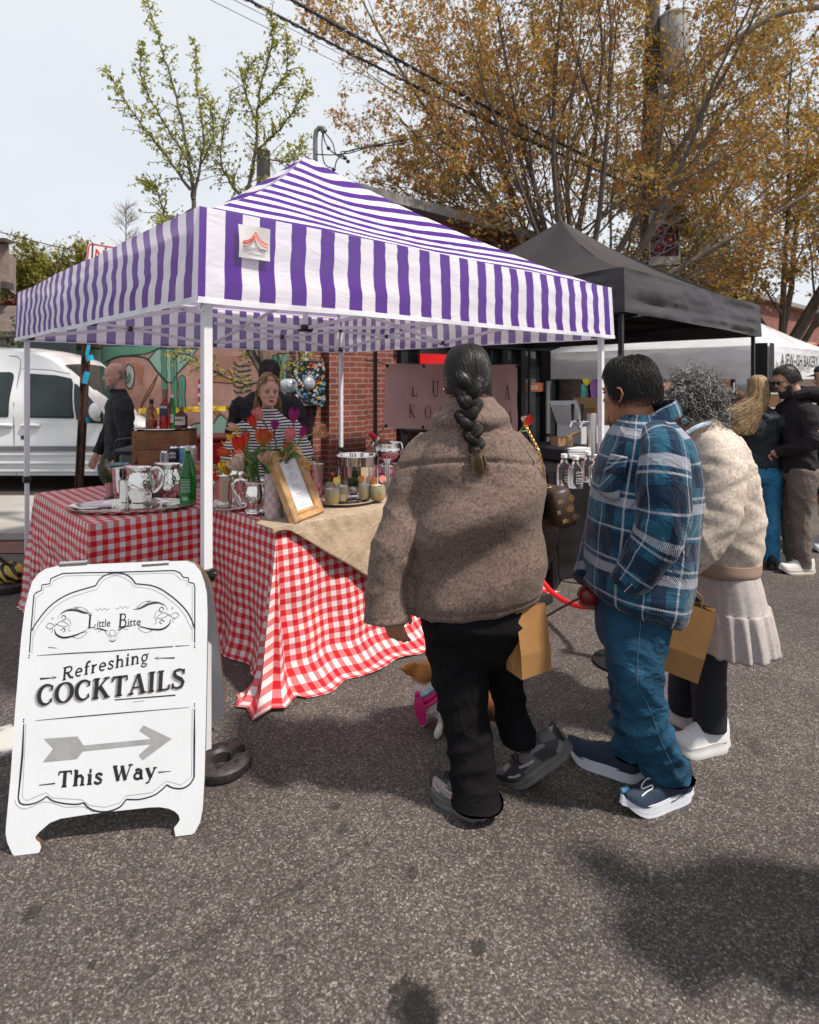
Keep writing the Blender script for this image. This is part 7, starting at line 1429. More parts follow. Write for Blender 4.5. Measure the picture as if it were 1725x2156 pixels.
def shoe(par,heel,yaw,L,upm,som,pitch=0.,thick=.03,name='shoe',hgt=.075,wid=.052,laces=None,ridges=0,pivot=0.):
 M_=Matrix.Translation(heel)@Matrix.Rotation(yaw,4,'Z')@Matrix.Translation((pivot,0,0))@Matrix.Rotation(pitch,4,'Y')@Matrix.Translation((-pivot,0,0));W_t=lambda t:wid*(.72+.10*math.sin(t*6)+.28*sstep(.35,.7,t))*(1-max(0,(t-.74)/.26)**2.3*.82)*(1-max(0,(.12-t)/.12)**2*.45)
 zb=lambda t:.045*max(0,(t-.72)/.28)**2*L/.28+.012*max(0,(.12-t)/.12)**2;zt=lambda t:thick*(1+.25*(1-t))+zb(t)*.8;up=lambda t:zt(t)+hgt*(1.0-.52*sstep(.38,.95,t))*(1-.75*max(0,(t-.88)/.12)**2)*(.93 if t<.06 else 1)
 n=26;S=22;m_=MB();vs=[]
 for i in range(n+1):
  t=i/n
  for k in range(S):
   a=2*pi*k/S;c,s=math.cos(a),math.sin(a);w=W_t(t)*.95*(1-.38*max(0,s)**1.5);vs.append((t*L,w*math.copysign(abs(c)**.75,c),zt(t)-.006+max(0,s)**.8*(up(t)-zt(t)+.006)))
 m_.add(vs,[(i*S+k,i*S+(k+1)%S,(i+1)*S+(k+1)%S,(i+1)*S+k) for i in range(n) for k in range(S)]+[tuple(range(S))[::-1],tuple(range(n*S,n*S+S))]);o=xf(m_,M_).build(name,upm,par,angle=70)
 m_=MB();vs=[];H=7
 for j in range(H+1):
  f=j/H
  for k in range(48):
   a=2*pi*k/48;t=.5-.5*math.cos(a);t=min(1,max(0,t));sg=math.copysign(1,math.sin(a)) if abs(math.sin(a))>1e-6 else 0;w=W_t(t)*(1.06-.07*f)+(.0018*math.sin(f*ridges*2*pi) if ridges else .0015*math.sin(f*7));vs.append((t*L+(.012 if t>.98 else(-.012 if t<.02 else 0))*(1-.5*f),sg*w*abs(math.sin(a))**.40,lerp(zb(t),zt(t),f)))
 m_.add(vs,[(j*48+k,j*48+(k+1)%48,(j+1)*48+(k+1)%48,(j+1)*48+k) for j in range(H) for k in range(48)]+[tuple(range(48))[::-1],tuple(range(H*48,H*48+48))]);xf(m_,M_).build('sole',som,o,angle=70)
 if laces:
  m_=MB()
  for k in range(5):
   t=.42+k*.065;w=W_t(t)*.45;z=up(t)+.003;m_.tube([(t*L,-w,z-.010),(t*L+.004,0,z+.002),(t*L,w,z-.010)],.0032,6)
  xf(m_,M_).build('laces',laces,o)
 return o,M_,(W_t,zt,up)
def mat_panels():
 m,nt,b,o=nodes('panelled_trainer');v=nd(nt,'TexVoronoi',{'Vector':coords(nt,'Object',(1,1,1.6)),'Scale':17.});s=nd(nt,'SeparateColor',{0:v.outputs['Color']}).outputs[0];n=nd(nt,'TexNoise',{'Vector':coords(nt),'Scale':240.}).outputs[0]
 set_(nt,b,Base_Color=mixc(nt,1.,ramp(nt,s,[(0,(.012,.011,.013)),(.42,(.075,.07,.072)),(.66,(.02,.018,.02)),(.8,(.13,.125,.13)),(.92,(.25,.2,.2))],'CONSTANT'),ramp(nt,n,[(.3,.7),(.7,1.2)]),'MULTIPLY'),Roughness=.6,Normal=bump(nt,v.outputs['Distance'],.5,.004));return m
def person(loc,label,group=None):return thing('person',loc,label,'person',group)
def mat_fleece(name,col,dark,sc=105.,st=1.):
 m,nt,b,o=nodes(name);c=coords(nt);n0=nd(nt,'TexNoise',{'Vector':c,'Scale':40.,'Detail':2.}).outputs[1];cw=mixc(nt,.02,c,n0,'ADD');v=nd(nt,'TexVoronoi',{'Vector':cw,'Scale':sc},feature='SMOOTH_F1').outputs[0];n=nd(nt,'TexNoise',{'Vector':c,'Scale':5.,'Detail':3.}).outputs[0]
 cl=mixc(nt,1.,ramp(nt,v,[(.0,tuple(q*1.12 for q in col)),(.75,dark)]),ramp(nt,n,[(.3,.88),(.7,1.1)]),'MULTIPLY');set_(nt,b,Base_Color=cl,Roughness=.95,Specular_IOR_Level=.1,Sheen_Weight=.08,Normal=bump(nt,v,-st,.011));return m
def nub(amp=.0016,f=430.):
 return lambda co,no:amp*(np.sin(co[:,0]*f+2*np.sin(co[:,2]*f*.37))*np.sin(co[:,1]*f*1.1+np.sin(co[:,0]*f*.31))*np.sin(co[:,2]*f*.93+1.7*np.sin(co[:,1]*f*.41)))
def paper_bag(c,w,h,d,rz,label,tilt=0.,handle=True):
 """c = centre of the bottom"""
 M_=frame(c,rz,tilt,0);t=thing('paper_bag',c,label,'bag','brown paper bags carried by the customers');m_=MB();q=lambda x,y,z:(x,y,z)
 B=[(-w/2,-d/2),(w/2,-d/2),(w/2,d/2),(-w/2,d/2)];k=.35;vs=[(x,y,0) for x,y in B]+[(x,y,h*k) for x,y in B]+[(x,y*.55,h) for x,y in B];mid=[(w/2,0,0),(-w/2,0,0),(w/2-.012,0,h*k),(-w/2+.012,0,h*k),(w/2-.04,0,h),(-w/2+.04,0,h)];vs+=mid
 m_.add(vs,[(3,2,1,0),(0,1,5,4),(4,5,9,8),(2,3,7,6),(6,7,11,10),(1,12,14,5),(12,2,6,14),(5,14,16,9),(14,6,10,16),(0,4,15,13),(13,15,7,3),(4,8,17,15),(15,17,11,7)]);o=xf(m_,M_).build('bag_body',m_kraft,t,smooth=False);md=o.modifiers.new('t','SOLIDIFY');md.thickness=.0012
 if handle:m_=MB();m_.tube(catmull([(-w*.2,0,h-.01),(-w*.16,0,h+.03),(0,0,h+.045),(w*.16,0,h+.03),(w*.2,0,h-.01)],18),.003,6);xf(m_,M_).build('handle',m_kraft,t)
 return t
m_wtrim=M('white_shoe',(.56,.56,.58),.45,0,.05,10);m_trous=M('black_trousers',(.0065,.006,.007),.9,0,.25,6,.2,90,spec=.12,wr=(4.5,.22));pass
def core(M_h,hips,sh,armL,armR,legs,hands):
 out=list(M_h);out.append(limb([hips,lerp(hips,sh,.5),sh],[.07,.075,.05],12))
 for a in(armL,armR):out.append(limb([sh+V((0,0,-.03))]+[V(p) for p in a],[.04,.042,.034,.026],12))
 for l in legs:out.append(limb([hips]+[V(p) for p in l],[.06,.055,.042,.034],12))
 return out+hands
# the woman in the brown fleece
def fleece_woman():
 Y=2.18;t=person(G(990,1700),'person in a brown fleece jacket with a long dark braid facing the gingham table');p=lambda x,y,d=0.:P(x,y,Y+d)
 m_fl=mat_fleece('brown_fleece',(.185,.132,.112),(.085,.059,.049),122.)
 T=[rp(*q[:3],Y,q[3],-.08) for q in((1268,868,1132,.165),(1245,862,1140,.18),(1180,866,1144,.19),(1100,872,1144,.185),(1030,868,1142,.18),(975,868,1128,.165),(935,886,1104,.14),(905,904,1082,.115),(882,918,1066,.09),(862,932,1052,.078))]
 S1=[loftH(T,40,60,2.4,tilt=lambda f:.09*(1-f)*1.6)]
 aL=[p(915,925),p(890,972),p(856,1050,-.02),p(834,1130,-.04),p(818,1220,-.06),p(812,1306,-.07)]
 S1.append(limb(aL,[.054,.074,.076,.074,.076,.079],24));aR=[p(1070,922),p(1098,972,.02),p(1114,1050,.12),p(1138,1120,.2),p(1128,1190,.27)];S1.append(limb(aR,[.054,.068,.068,.066,.056],22))
 S1.append(loftH([rp(890,918,1068,Y,.105,-.1),rp(865,926,1060,Y+.01,.10,-.1),rp(842,938,1045,Y+.02,.092,-.1),rp(834,944,1040,Y+.02,.085,-.1)],32,14));cb=loftH([rp(893,908,1072,Y-.01,.118,-.1),rp(880,908,1074,Y-.01,.122,-.1),rp(868,914,1068,Y-.01,.114,-.1)],32,10);S1.append(cb)
 def f(co,no):
  fo=folds(1.3,.007,15.,((.45,0.,1.),(-.3,.2,1.)))(co,no);c=np.array(p(1000,1090));big=.022*np.sin((co[:,2]-co[:,0]*.45)*21.+.6)*np.exp(-((co[:,0]-c[0]+.03)/.26)**2-((co[:,2]-c[2]+.02)/.22)**2)
  zy=p(0,957)[2];yoke=-.007*np.exp(-((co[:,2]-zy+.28*(co[:,0]-p(1000,0)[0])**2*2.)/.0065)**2)*(co[:,1]<Y);zh=p(0,1252)[2];hem=-.006*np.exp(-((co[:,2]-zh-.12*(co[:,0]-p(1000,0)[0]))/.005)**2)
  return fo*.8+big*1.5+yoke*1.5+hem+nub(.0012,330.)(co,no)
 fuse('fleece_jacket',S1,.0085,m_fl,t,5,f)
 hip=[rp(*q[:3],Y,q[3]) for q in((1395,960,1060,.06),(1365,915,1100,.10),(1340,898,1110,.13),(1300,886,1124,.165),(1255,884,1124,.155),(1200,894,1112,.13))];Lg=[rp(*q) for q in((1745,949,1060,2.125,.09),(1700,949,1060,2.125,.09),(1640,947,1048,2.15,.08),(1560,938,1040,2.17,.082),(1480,920,1030,2.19,.092),(1400,903,1030,2.2,.115),(1330,889,1022,2.2,.13),(1290,892,1010,2.2,.12))]
 Rg=[rp(*q) for q in((1562,1050,1134,2.30,.08),(1540,1048,1128,2.31,.08),(1500,1040,1114,2.33,.08),(1450,1030,1104,2.32,.085),(1390,1014,1104,2.28,.105),(1330,1000,1118,2.22,.13),(1290,1005,1115,2.2,.12))]
 fuse('trousers',[loftH(hip,30,24),loftH(Lg,24,40),loftH(Rg,24,40)],.009,m_trous,t,5,folds(2.2,.007,24.,((.3,.2,1.),(-.6,.1,.8))),.045)
 Mh=frame(p(986,862,.02),R(101),R(6));hl=p(814,1278,-.06);sk=head_shells(Mh,False);hd=hand_shells(hl+V((.010,0,.006)),(.22,-.12,-1),(.35,.9,.05),1,.38,.95);hr=hand_shells(p(1112,1215,.3),(-.3,.5,-1),(-1,0,0),-1,1.0,.95)
 fuse('body',core(sk,p(1000,1290),p(990,895),[p(872,965),p(826,1130,-.04),hl],[p(1110,970,.02),p(1138,1120,.2),p(1112,1215,.3)],[[p(955,1340),p(985,1540),p(1005,1735,-.06)],[p(1055,1340,.03),p(1070,1460,.12),p(1100,1580,.12)]],hd+hr),.0052,m_skt,t,4)
 h=hair_shell(Mh,.78,1.075,-.55).build('hair',m_hblack,t,angle=None);r=random.Random(2);L=[];tie=Mh@V((-.092,-.006,.062))
 for _ in range(900):
  az=r.uniform(-pi,pi);fr=max(0,math.cos(az));lo=lerp(-.5,.78,sstep(.15,.75,fr));el=r.uniform(lo,1.45);a1=pi if az>0 else-pi;pts=[]
  for k in range(9):
   f=k/8;e2=lerp(el,-.55,f**1.3);a2=lerp(az,a1+.06*(1 if az<0 else-1),f**.8);pts.append(lerp(on_head(Mh,a2,e2,1.08+.012*r.random()+.02*f),tie+V((r.gauss(0,.008),0,r.gauss(0,.006))),max(0,(f-.8)/.2)*.7))
  L.append(pts)
 strands('hair_strands',L,.0036,m_hblack,h,.6);L=[]
 for _ in range(90):
  az=r.uniform(-pi,pi);el=r.uniform(-.3,1.4) if abs(az)>1.2 else r.uniform(.8,1.4);L.append([on_head(Mh,az+f*r.uniform(-.1,.3),el-.2*f,1.07+.10*f*r.random()) for f in(0,.3,.6,1.)])
 strands('flyaway_hair',L,.0011,m_hblack,h,.4)
 br=[(988,806),(986,828),(990,852),(983,876),(990,896),(996,914),(1000,930),(1004,942)];m_=MB()
 bt=MB();LL=[]
 for i,(x,y) in enumerate(br):
  w=lerp(.036,.020,i/7);sg=1 if i%2 else-1;c=p(x,y,-.115-.004*i+(.02 if i<2 else 0));yl=Y-.13
  for s in(-1,1):
   ce=c+V((s*w*.5,-.004*(s*sg),s*sg*.008));rot=Matrix.Rotation(s*.75,3,'Y');(bt if(i>4 and s>0) else m_).ell(ce,(w*.72,w*.62,w*1.05),14,10,rot)
   for k in range(54):
    a=r.uniform(0,6.28);g_=r.uniform(1.0,1.09);e=[ce+rot@V((math.cos(a+.3*q)*w*.72*math.sin(q),math.sin(a+.3*q)*w*.64*math.sin(q),-w*1.06*math.cos(q)))*g_ for q in(.35,.9,1.6,2.3,2.8)];LL.append(e)
 m_.build('braid',m_hblack,h,angle=None);bt.build('braid_end',m_hbrown,h,angle=None);strands('braid_strands',LL,.0034,m_hblack,h,.5);c=p(1004,944,-.15);tl=[]
 for k in range(160):
  a,b=r.gauss(0,.35),r.gauss(0,.2);e=c+V((math.sin(a)*.05+.012,-.01+b*.03,-.085*r.uniform(.6,1.15)));tl.append([c+V((r.gauss(0,.006),r.gauss(0,.006),0)),lerp(c,e,.35)+V((math.sin(a)*.022,-.008,0)),lerp(c,e,.7)+V((math.sin(a)*.012,0,0)),e+V((-.008*math.sin(a*2),0,0))])
 strands('braid_tassel',tl,.0042,m_hbrown,h,.2);m_=MB();m_.lathe([(.011,-.004),(.013,0),(.011,.004)],c,12);m_.build('hair_tie',m_black,h);er=MB();er.ell(Mh@V((-.006,.088,.072)),.004,8,6);er.build('earring',m_chrome,t)
 gs=mat_panels();gm=M('grey_sole',(.095,.09,.088),.6,0,.25,20,.2,50);pz=M('trainer_pink',(.32,.25,.26),.6)
 hA=G(1020,1728);hA.z=0;tA=G(908,1664);o,Ms,fn=shoe(t,hA,math.atan2(tA.y-hA.y,tA.x-hA.x),.236,gs,gm,thick=.036,ridges=2,laces=m_black);tB=G(1066,1648);yb=math.atan2(.10,-1.);hB=tB-V((math.cos(yb),math.sin(yb),0))*.285;o2,M2,fn2=shoe(t,hB,yb,.29,gs,gm,pitch=R(36),thick=.036,ridges=2,laces=m_black,pivot=.235)
 for oo,MM,ff,K in((o,Ms,fn,.78),(o2,M2,fn2,1.)):
  m_=MB()
  for s in(-1,1):
   for x0,x1,z0,z1 in((.13,.19,.022,.045),(.20,.245,.012,.03)):m_.tube([(x0*K,s*ff[0](x0/.29)*.93,ff[1](x0/.29)+z0),((x0+x1)/2*K,s*ff[0]((x0+x1)/.58)*.95,ff[1](.5)+(z0+z1)/2-.008),(x1*K,s*ff[0](x1/.29)*.90,ff[1](x1/.29)+z1-.012)],.005,6,flat=.6)
  xf(m_,MM).build('shoe_panel',pz,oo)
 bc=p(1165,1064,.02);hb=thing('shoulder_bag',bc,'small brown monogrammed leather handbag on a gold chain at the fleece jacket','handbag');rot=Matrix.Rotation(R(-14),3,'Y')@Matrix.Rotation(R(18),3,'Z');m_=MB();m_.box(bc,(.080,.17,.135),rot=rot,bev=.013);m_lv=M('brown_monogram_leather',(.035,.019,.013),.45,0,.2,8);b_=m_.build('bag_body',m_lv,hb,angle=60);gd=M('gold_print',(.26,.15,.06),.5,.3);m_=MB()
 for fx,fy,n_ in((V((0,-1,0)),V((1,0,0)),.0855),(V((1,0,0)),V((0,1,0)),.0405)):
  hw=.024 if n_>.08 else .042;k=0
  for zz in(-.040,-.006,.028):
   for xx in(-hw,0,hw):
    k+=1;o=bc+rot@(fx*n_+fy*(xx+(.006 if k%2 else-.006))+V((0,0,zz)));u,v=rot@fy,rot@V((0,0,1))
    if k%3==0:[m_.ribbon([(math.cos(a)*.010,math.sin(a)*.010) for a in[q*.45 for q in range(15)]],.002,o,u,v),[m_.ribbon([(0,0),(math.cos(a)*.007,math.sin(a)*.007)],[.004,.002],o,u,v) for a in(0,1.57,3.14,4.71)]]
    elif k%3==1:[m_.ribbon([(0,0),(math.cos(a)*.005,math.sin(a)*.005),(math.cos(a)*.010,math.sin(a)*.010)],[.002,.006,.001],o,u,v) for a in(.78,2.36,3.93,5.5)]
    else:letters(m_,'L',o-u*.006-v*.006,u,v,.014,.14);letters(m_,'W' if False else 'U',o-u*.001-v*.008,u,v,.011,.14)
 m_.build('monogram',gd,b_,smooth=False);ch=MB();pts=catmull([tuple(p(1108,898,-.07)),tuple(p(1138,960,-.09)),tuple(p(1148,1020,-.06)),tuple(bc+V((-.01,-.02,.07)))],46)
 for k in range(45):a=V(pts[k]);b=V(pts[k+1]);d=(b-a).normalized();s=d.cross(V((1,0,0)) if k%2 else V((0,1,0))).normalized();c_=(a+b)/2;ch.tube([c_+d*(.007*math.cos(q))+s*(.0042*math.sin(q)) for q in[j*pi/4 for j in range(9)]],.0014,5,caps=False)
 ch.build('chain',M('gold_chain',(.72,.48,.2),.25,1),hb)
 paper_bag(P(1114,1410,2.10),.125,.225,.085,R(28),'brown paper bag hanging behind the black trousers of the fleece wearer',R(-3),handle=False)
fleece_woman()
# the man in the plaid overshirt
def mat_plaid():
 m,nt,b,o=nodes('plaid_cloth');uv=nd(nt,'UVMap').outputs[0];wn=nd(nt,'TexNoise',{'Vector':coords(nt),'Scale':4.,'Detail':2.}).outputs[1];s=nd(nt,'SeparateXYZ',{0:mixc(nt,.022,uv,wn,'ADD')});u,v=s.outputs[0],s.outputs[1]
 fr=lambda x,per,ph=0.:math_(nt,'FRACT',math_(nt,'ADD',math_(nt,'DIVIDE',x,per),20+ph));inr=lambda f,a,c:math_(nt,'MULTIPLY',math_(nt,'GREATER_THAN',f,a),math_(nt,'LESS_THAN',f,c));mx=lambda*q:q[0] if len(q)==1 else math_(nt,'MAXIMUM',q[0],mx(*q[1:]))
 fu,fv=fr(u,.21,.1),fr(v,.235,.42);tw=math_(nt,'LESS_THAN',fr(math_(nt,'ADD',u,v),.0085),.52);h=mx(inr(fv,.0,.14),inr(fv,.20,.235),inr(fv,.66,.69));w=mx(inr(fu,.0,.045),inr(fu,.5,.525));navy=mx(inr(fv,.36,.62),inr(fu,.62,.82));both=math_(nt,'MULTIPLY',inr(fv,.36,.62),inr(fu,.62,.82));teal=mx(inr(fv,.76,.94),inr(fu,.2,.38))
 col=mixc(nt,navy,mixc(nt,math_(nt,'MULTIPLY',teal,.8),(.010,.050,.105),(.014,.095,.15)),(.005,.018,.045));col=mixc(nt,both,col,(.005,.010,.024));tw2=math_(nt,'LESS_THAN',fr(math_(nt,'ADD',u,v),.0085),.5);col=mixc(nt,math_(nt,'MULTIPLY',tw2,.45),col,(.006,.02,.045));wh=math_(nt,'MULTIPLY',mx(h,w),tw);col=mixc(nt,mx(wh,math_(nt,'MULTIPLY',math_(nt,'MULTIPLY',h,w),.8)),col,(.40,.39,.43))
 n=nd(nt,'TexNoise',{'Vector':coords(nt),'Scale':300.,'Detail':2.}).outputs[0];set_(nt,b,Base_Color=mixc(nt,1.,col,ramp(nt,n,[(.3,.75),(.7,1.2)]),'MULTIPLY'),Roughness=.9,Specular_IOR_Level=.15,Sheen_Weight=.15,Normal=wrinkles(nt,coords(nt),5.,.34,bump(nt,n,.4,.004)));return m
m_plaid=mat_plaid()
def mat_jean(name,a,b2,hi):
 m,nt,b,o=nodes(name);c=coords(nt);n=nd(nt,'TexNoise',{'Vector':c,'Scale':6.,'Detail':4.}).outputs[0];f=nd(nt,'TexNoise',{'Vector':c,'Scale':220.,'Detail':2.}).outputs[0];col=ramp(nt,n,[(.3,a),(.58,b2),(.78,hi)]);set_(nt,b,Base_Color=mixc(nt,1.,col,ramp(nt,f,[(.3,.75),(.7,1.25)]),'MULTIPLY'),Roughness=.85,Specular_IOR_Level=.2,Normal=wrinkles(nt,c,6.,.3,bump(nt,f,.25,.003)));return m
m_jean=mat_jean('dark_blue_denim',(.008,.034,.068),(.012,.060,.115),(.03,.11,.18))
def plaid_man():
 Y=2.19;t=person(G(1370,1680),'person in a blue and white plaid overshirt and jeans with one hand in the pocket');p=lambda x,y,d=0.:P(x,y,Y+d)
 def crumple(a):return lambda u,v:a*(nz3(u*6,v*7,3)+.7*nz3(u*14,v*15,5))+.05*(.62-abs(math.sin(u*15.7+v*3+1.5*math.sin(u*7)))**.55)*(1-v)**1.6+.045*(.62-abs(math.sin(v*13+3.5*math.sin(u*6.28)+2*math.sin(u*15)))**.55)*v*(1-v)*3
 T=[rp(*q[:3],Y,q[3]) for q in((1270,1246,1424,.20),(1255,1233,1436,.205),(1215,1232,1444,.21),(1160,1238,1452,.212),(1100,1243,1457,.212),(1040,1250,1461,.21),(985,1262,1461,.205),(945,1274,1453,.20),(915,1286,1438,.175),(890,1302,1418,.12),(872,1314,1404,.085))]
 m_=loftH(T,44,70,2.3,uv=1.28,fold=crumple(.028),tilt=lambda f:-.10*(1-f)**2*3);sb=m_.build('shirt_body',m_plaid,t,angle=None)
 sl=limb([p(1380,912,-.10),p(1397,950,-.18),p(1397,1010,-.212),p(1398,1075,-.225),p(1388,1125,-.215),p(1362,1172,-.20),p(1338,1208,-.19),p(1322,1228,-.185)],[.054,.074,.083,.084,.082,.074,.066,.056],30,64,uvs=.09,rfun=lambda u,c,q:.03*nz3(u*5,c*14,3)+.10*(.62-abs(math.sin(c*26+2.8*math.sin(u*6.28+1)+1.4*math.sin(u*12.6)))**.55)*(.25+.75*sstep(.2,.34,c))+.02*nz3(u*15,c*30,8));sl.build('sleeve',m_plaid,t,angle=None)
 cf=limb([p(1327,1218,-.187),p(1312,1236,-.182)],[.058,.052],24,8,uvs=.06);cf.build('cuff',m_plaid,t,angle=None)
 s2=limb([p(1340,920,.12),p(1320,970,.2),p(1290,1060,.20),p(1265,1150,.12),p(1240,1225,.04)],[.06,.08,.082,.074,.06],24,40,uvs=.08,rfun=lambda u,c,q:.04*nz3(u*6,c*12,9));s2.build('sleeve',m_plaid,t,angle=None)
 cm=MB();c0=p(1362,890);ring=[]
 def cf_(u,v):
  a=lerp(-2.75,2.75,u);fall=sstep(0,1,v);base=V((c0.x+.010,c0.y,0));r0x,r0y=.078,.070;z=p(0,838)[2]-.02*math.cos(a)*-1-.012*(1-math.cos(a));front=sstep(1.3,2.75,abs(a));out=.004+.022*v+.014*front*v;zz=z-.028-.040*front-(.050+.03*front)*v+.012*math.sin(v*pi);return V((base.x+math.cos(a)*(r0x+out),base.y+math.sin(a)*(r0y+out),zz))
 cm.grid(cf_,40,8,0,lambda u,v:(u*.5,v*.09+.03));co=cm.build('collar',m_plaid,t,angle=None);md=co.modifiers.new('t','SOLIDIFY');md.thickness=.006
 cs=caster(sb);qd=lambda c,u,v:(lerp(lerp(c[0][0],c[1][0],u),lerp(c[3][0],c[2][0],u),v),lerp(lerp(c[0][1],c[1][1],u),lerp(c[3][1],c[2][1],u),v))
 for nm,c,e,sc in(('breast_pocket',((1276,982),(1316,992),(1304,1052),(1261,1036)),.006,.03),('pocket_flap',((1287,955),(1322,962),(1315,998),(1274,990)),.014,.12)):
  pk=MB();pk.grid(lambda u,v:(cs(*qd(c,u,v+(.10*math.sin(pi*u)*v)),e+.004*math.sin(pi*u)) or p(*qd(c,u,v),-.2)),8,8,0,lambda u,v:(u*.08+v*.06+sc,v*.10+sc+u*.03));po=pk.build(nm,m_plaid,sb,angle=None);md=po.modifiers.new('t','SOLIDIFY');md.thickness=.004
 onb=lambda x,y,e:cs(x,y,e)
 bn=MB();bn.lathe([(0,0),(.008,0),(.008,.003),(0,.004)],onb(1293,984,.022),12,0,Matrix.Rotation(R(90),3,'X'));bn.build('button',M('navy_button',(.02,.03,.06),.4),t)
 Mh=frame(p(1338,889,.02),R(128),R(8),0,1.02);wr=p(1316,1236,-.155);hd=hand_shells(wr,(.25,.55,-1),(.3,1,0),1,.3,.92);hr=hand_shells(p(1256,1236,.06),(-.3,.0,-.6),(.2,.9,-.3),-1,1.15,.8)
 bd=fuse('body',core(head_shells(Mh),p(1335,1270),p(1355,900),[p(1405,950,-.17),p(1395,1100,-.21),wr],[p(1320,970,.2),p(1285,1110,.18),p(1262,1220,.07)],[[p(1330,1340,-.06),p(1355,1500,-.06),p(1425,1668,.02)],[p(1320,1340,.08),p(1318,1500,.14),p(1325,1600,.12)]],hd+hr),.0055,m_skt,t,4);short_hair(Mh,t,m_hblack,.62,5200,.016,-.28,4,1.09);face(Mh,t,M('brown_lips',(.25,.10,.08),.5))
 m_=MB();m_.tube([Mh@V(q) for q in((-.004,.090,.122),(-.018,.093,.118),(-.022,.090,.10),(-.012,.088,.08),(0,.084,.074))],.0035,6);m_.build('ear_rim',m_skt,t)
 hip=[rp(*q[:3],Y,q[3]) for q in((1395,1300,1360,.06),(1365,1275,1385,.13),(1345,1264,1392,.17),(1300,1260,1400,.185),(1250,1258,1405,.185),(1210,1262,1402,.17))];Lg=[rp(*q) for q in((1690,1356,1458,2.20,.07),(1635,1354,1456,2.20,.07),(1590,1338,1438,2.175,.075),(1540,1314,1418,2.14,.085),(1470,1297,1398,2.11,.09),(1400,1284,1394,2.10,.10),(1330,1268,1394,2.11,.105),(1285,1270,1390,2.12,.10))];Rg=[rp(*q) for q in((1640,1293,1364,2.33,.078),(1580,1292,1362,2.34,.078),(1520,1290,1352,2.33,.078),(1450,1285,1358,2.30,.085),(1380,1275,1372,2.27,.10),(1310,1268,1385,2.26,.10))]
 jn=fuse('jeans',[loftH(hip,30,24),loftH(Lg,26,44),loftH(Rg,24,36)],.009,m_jean,t,4,lambda co,no:folds(4.1,.0055,34.,((.5,.2,.9),(-.6,.1,.8)))(co,no)*(.5+1.2*(co[:,2]<.42))+.014*(.62-np.abs(np.sin(co[:,2]*40.+3.2*np.sin(co[:,0]*14.)+9*co[:,1]))**.55)*np.exp(-((co[:,2]-.16)/.11)**2)+.010*(.62-np.abs(np.sin(co[:,2]*30.+34*co[:,0]))**.55)*np.exp(-((co[:,2]-.47)/.09)**2),.082)
 cs=caster(jn);m_=MB();decal(m_,cs,[(1350,1262),(1349,1311),(1342,1432),(1366,1488),(1397,1572),(1432,1640)],.0016,60,.0005);decal(m_,cs,[(1386,1272),(1385,1309),(1397,1320),(1407,1306)],.0012,30,.0008);m_.build('outer_seam',M('seam_denim',(.05,.10,.15),.85),jn)
 up=M('navy_knit_shoe',(.008,.020,.045),.7,0,.3,60,.4,160);so=M('white_foam_sole',(.54,.56,.62),.5,0,.05,12);h1=G(1452,1672);t1_=G(1328,1712);o,Ms,fn=shoe(t,h1,math.atan2(t1_.y-h1.y,t1_.x-h1.x),.30,up,so,thick=.038,ridges=3,wid=.052,hgt=.072);h2=G(1352,1648);t2_=G(1222,1600);shoe(t,h2,math.atan2(t2_.y-h2.y,t2_.x-h2.x),.285,up,so,thick=.036,ridges=3,wid=.05,hgt=.068)
 cs=caster(o,o.children[0] if False else[c for c in COL.objects if c.parent==o][0]);lg=MB();decal(lg,cs,[(1355+.41*x,1636+.41*y) for x,y in((50,5),(15,12),(-8,42),(-6,60),(22,50),(44,42),(46,58),(20,74),(-8,98))],.0022,40);lg.build('shoe_logo',m_paper,o);tg=MB()
 for x,y in((1300,1668),):c=cs(1316,1662,.001);tg.box(c if c is not None else Ms@V((.2,0,.09)),(.030,.012,.014),rot=Ms.to_3x3(),bev=.002)
 tg.build('shoe_tag',M('light_blue_tag',(.08,.32,.50),.5),o);sp=MB();decal(sp,cs,[(1415,1688),(1424,1684),(1432,1679)],.0014,8);sp.build('sole_print',m_ink,o)
 paper_bag(P(1418,1408,2.36),.17,.27,.10,R(-22),'brown paper bag hanging between the plaid overshirt and the pale skirt',R(14))
 m_=MB();a=P(1236,1250,2.22);b=P(1140,1306,2.5);c=P(1010,1440,2.7);m_.tube(catmull([tuple(a),tuple(b),tuple(lerp(b,c,.5)+V((0,0,-.0))),tuple(c)],24),.0045,6,flat=.5);ld=tag(m_.build('dog_lead',m_black),'thin black dog lead running from the plaid sleeve down to the small dog','dog lead');m_=MB();m_.ell(a+V((.01,-.01,-.005)),(.045,.025,.034),16,10);m_.build('lead_grip',M('dark_red_plastic',(.16,.01,.012),.35),ld)
plaid_man()
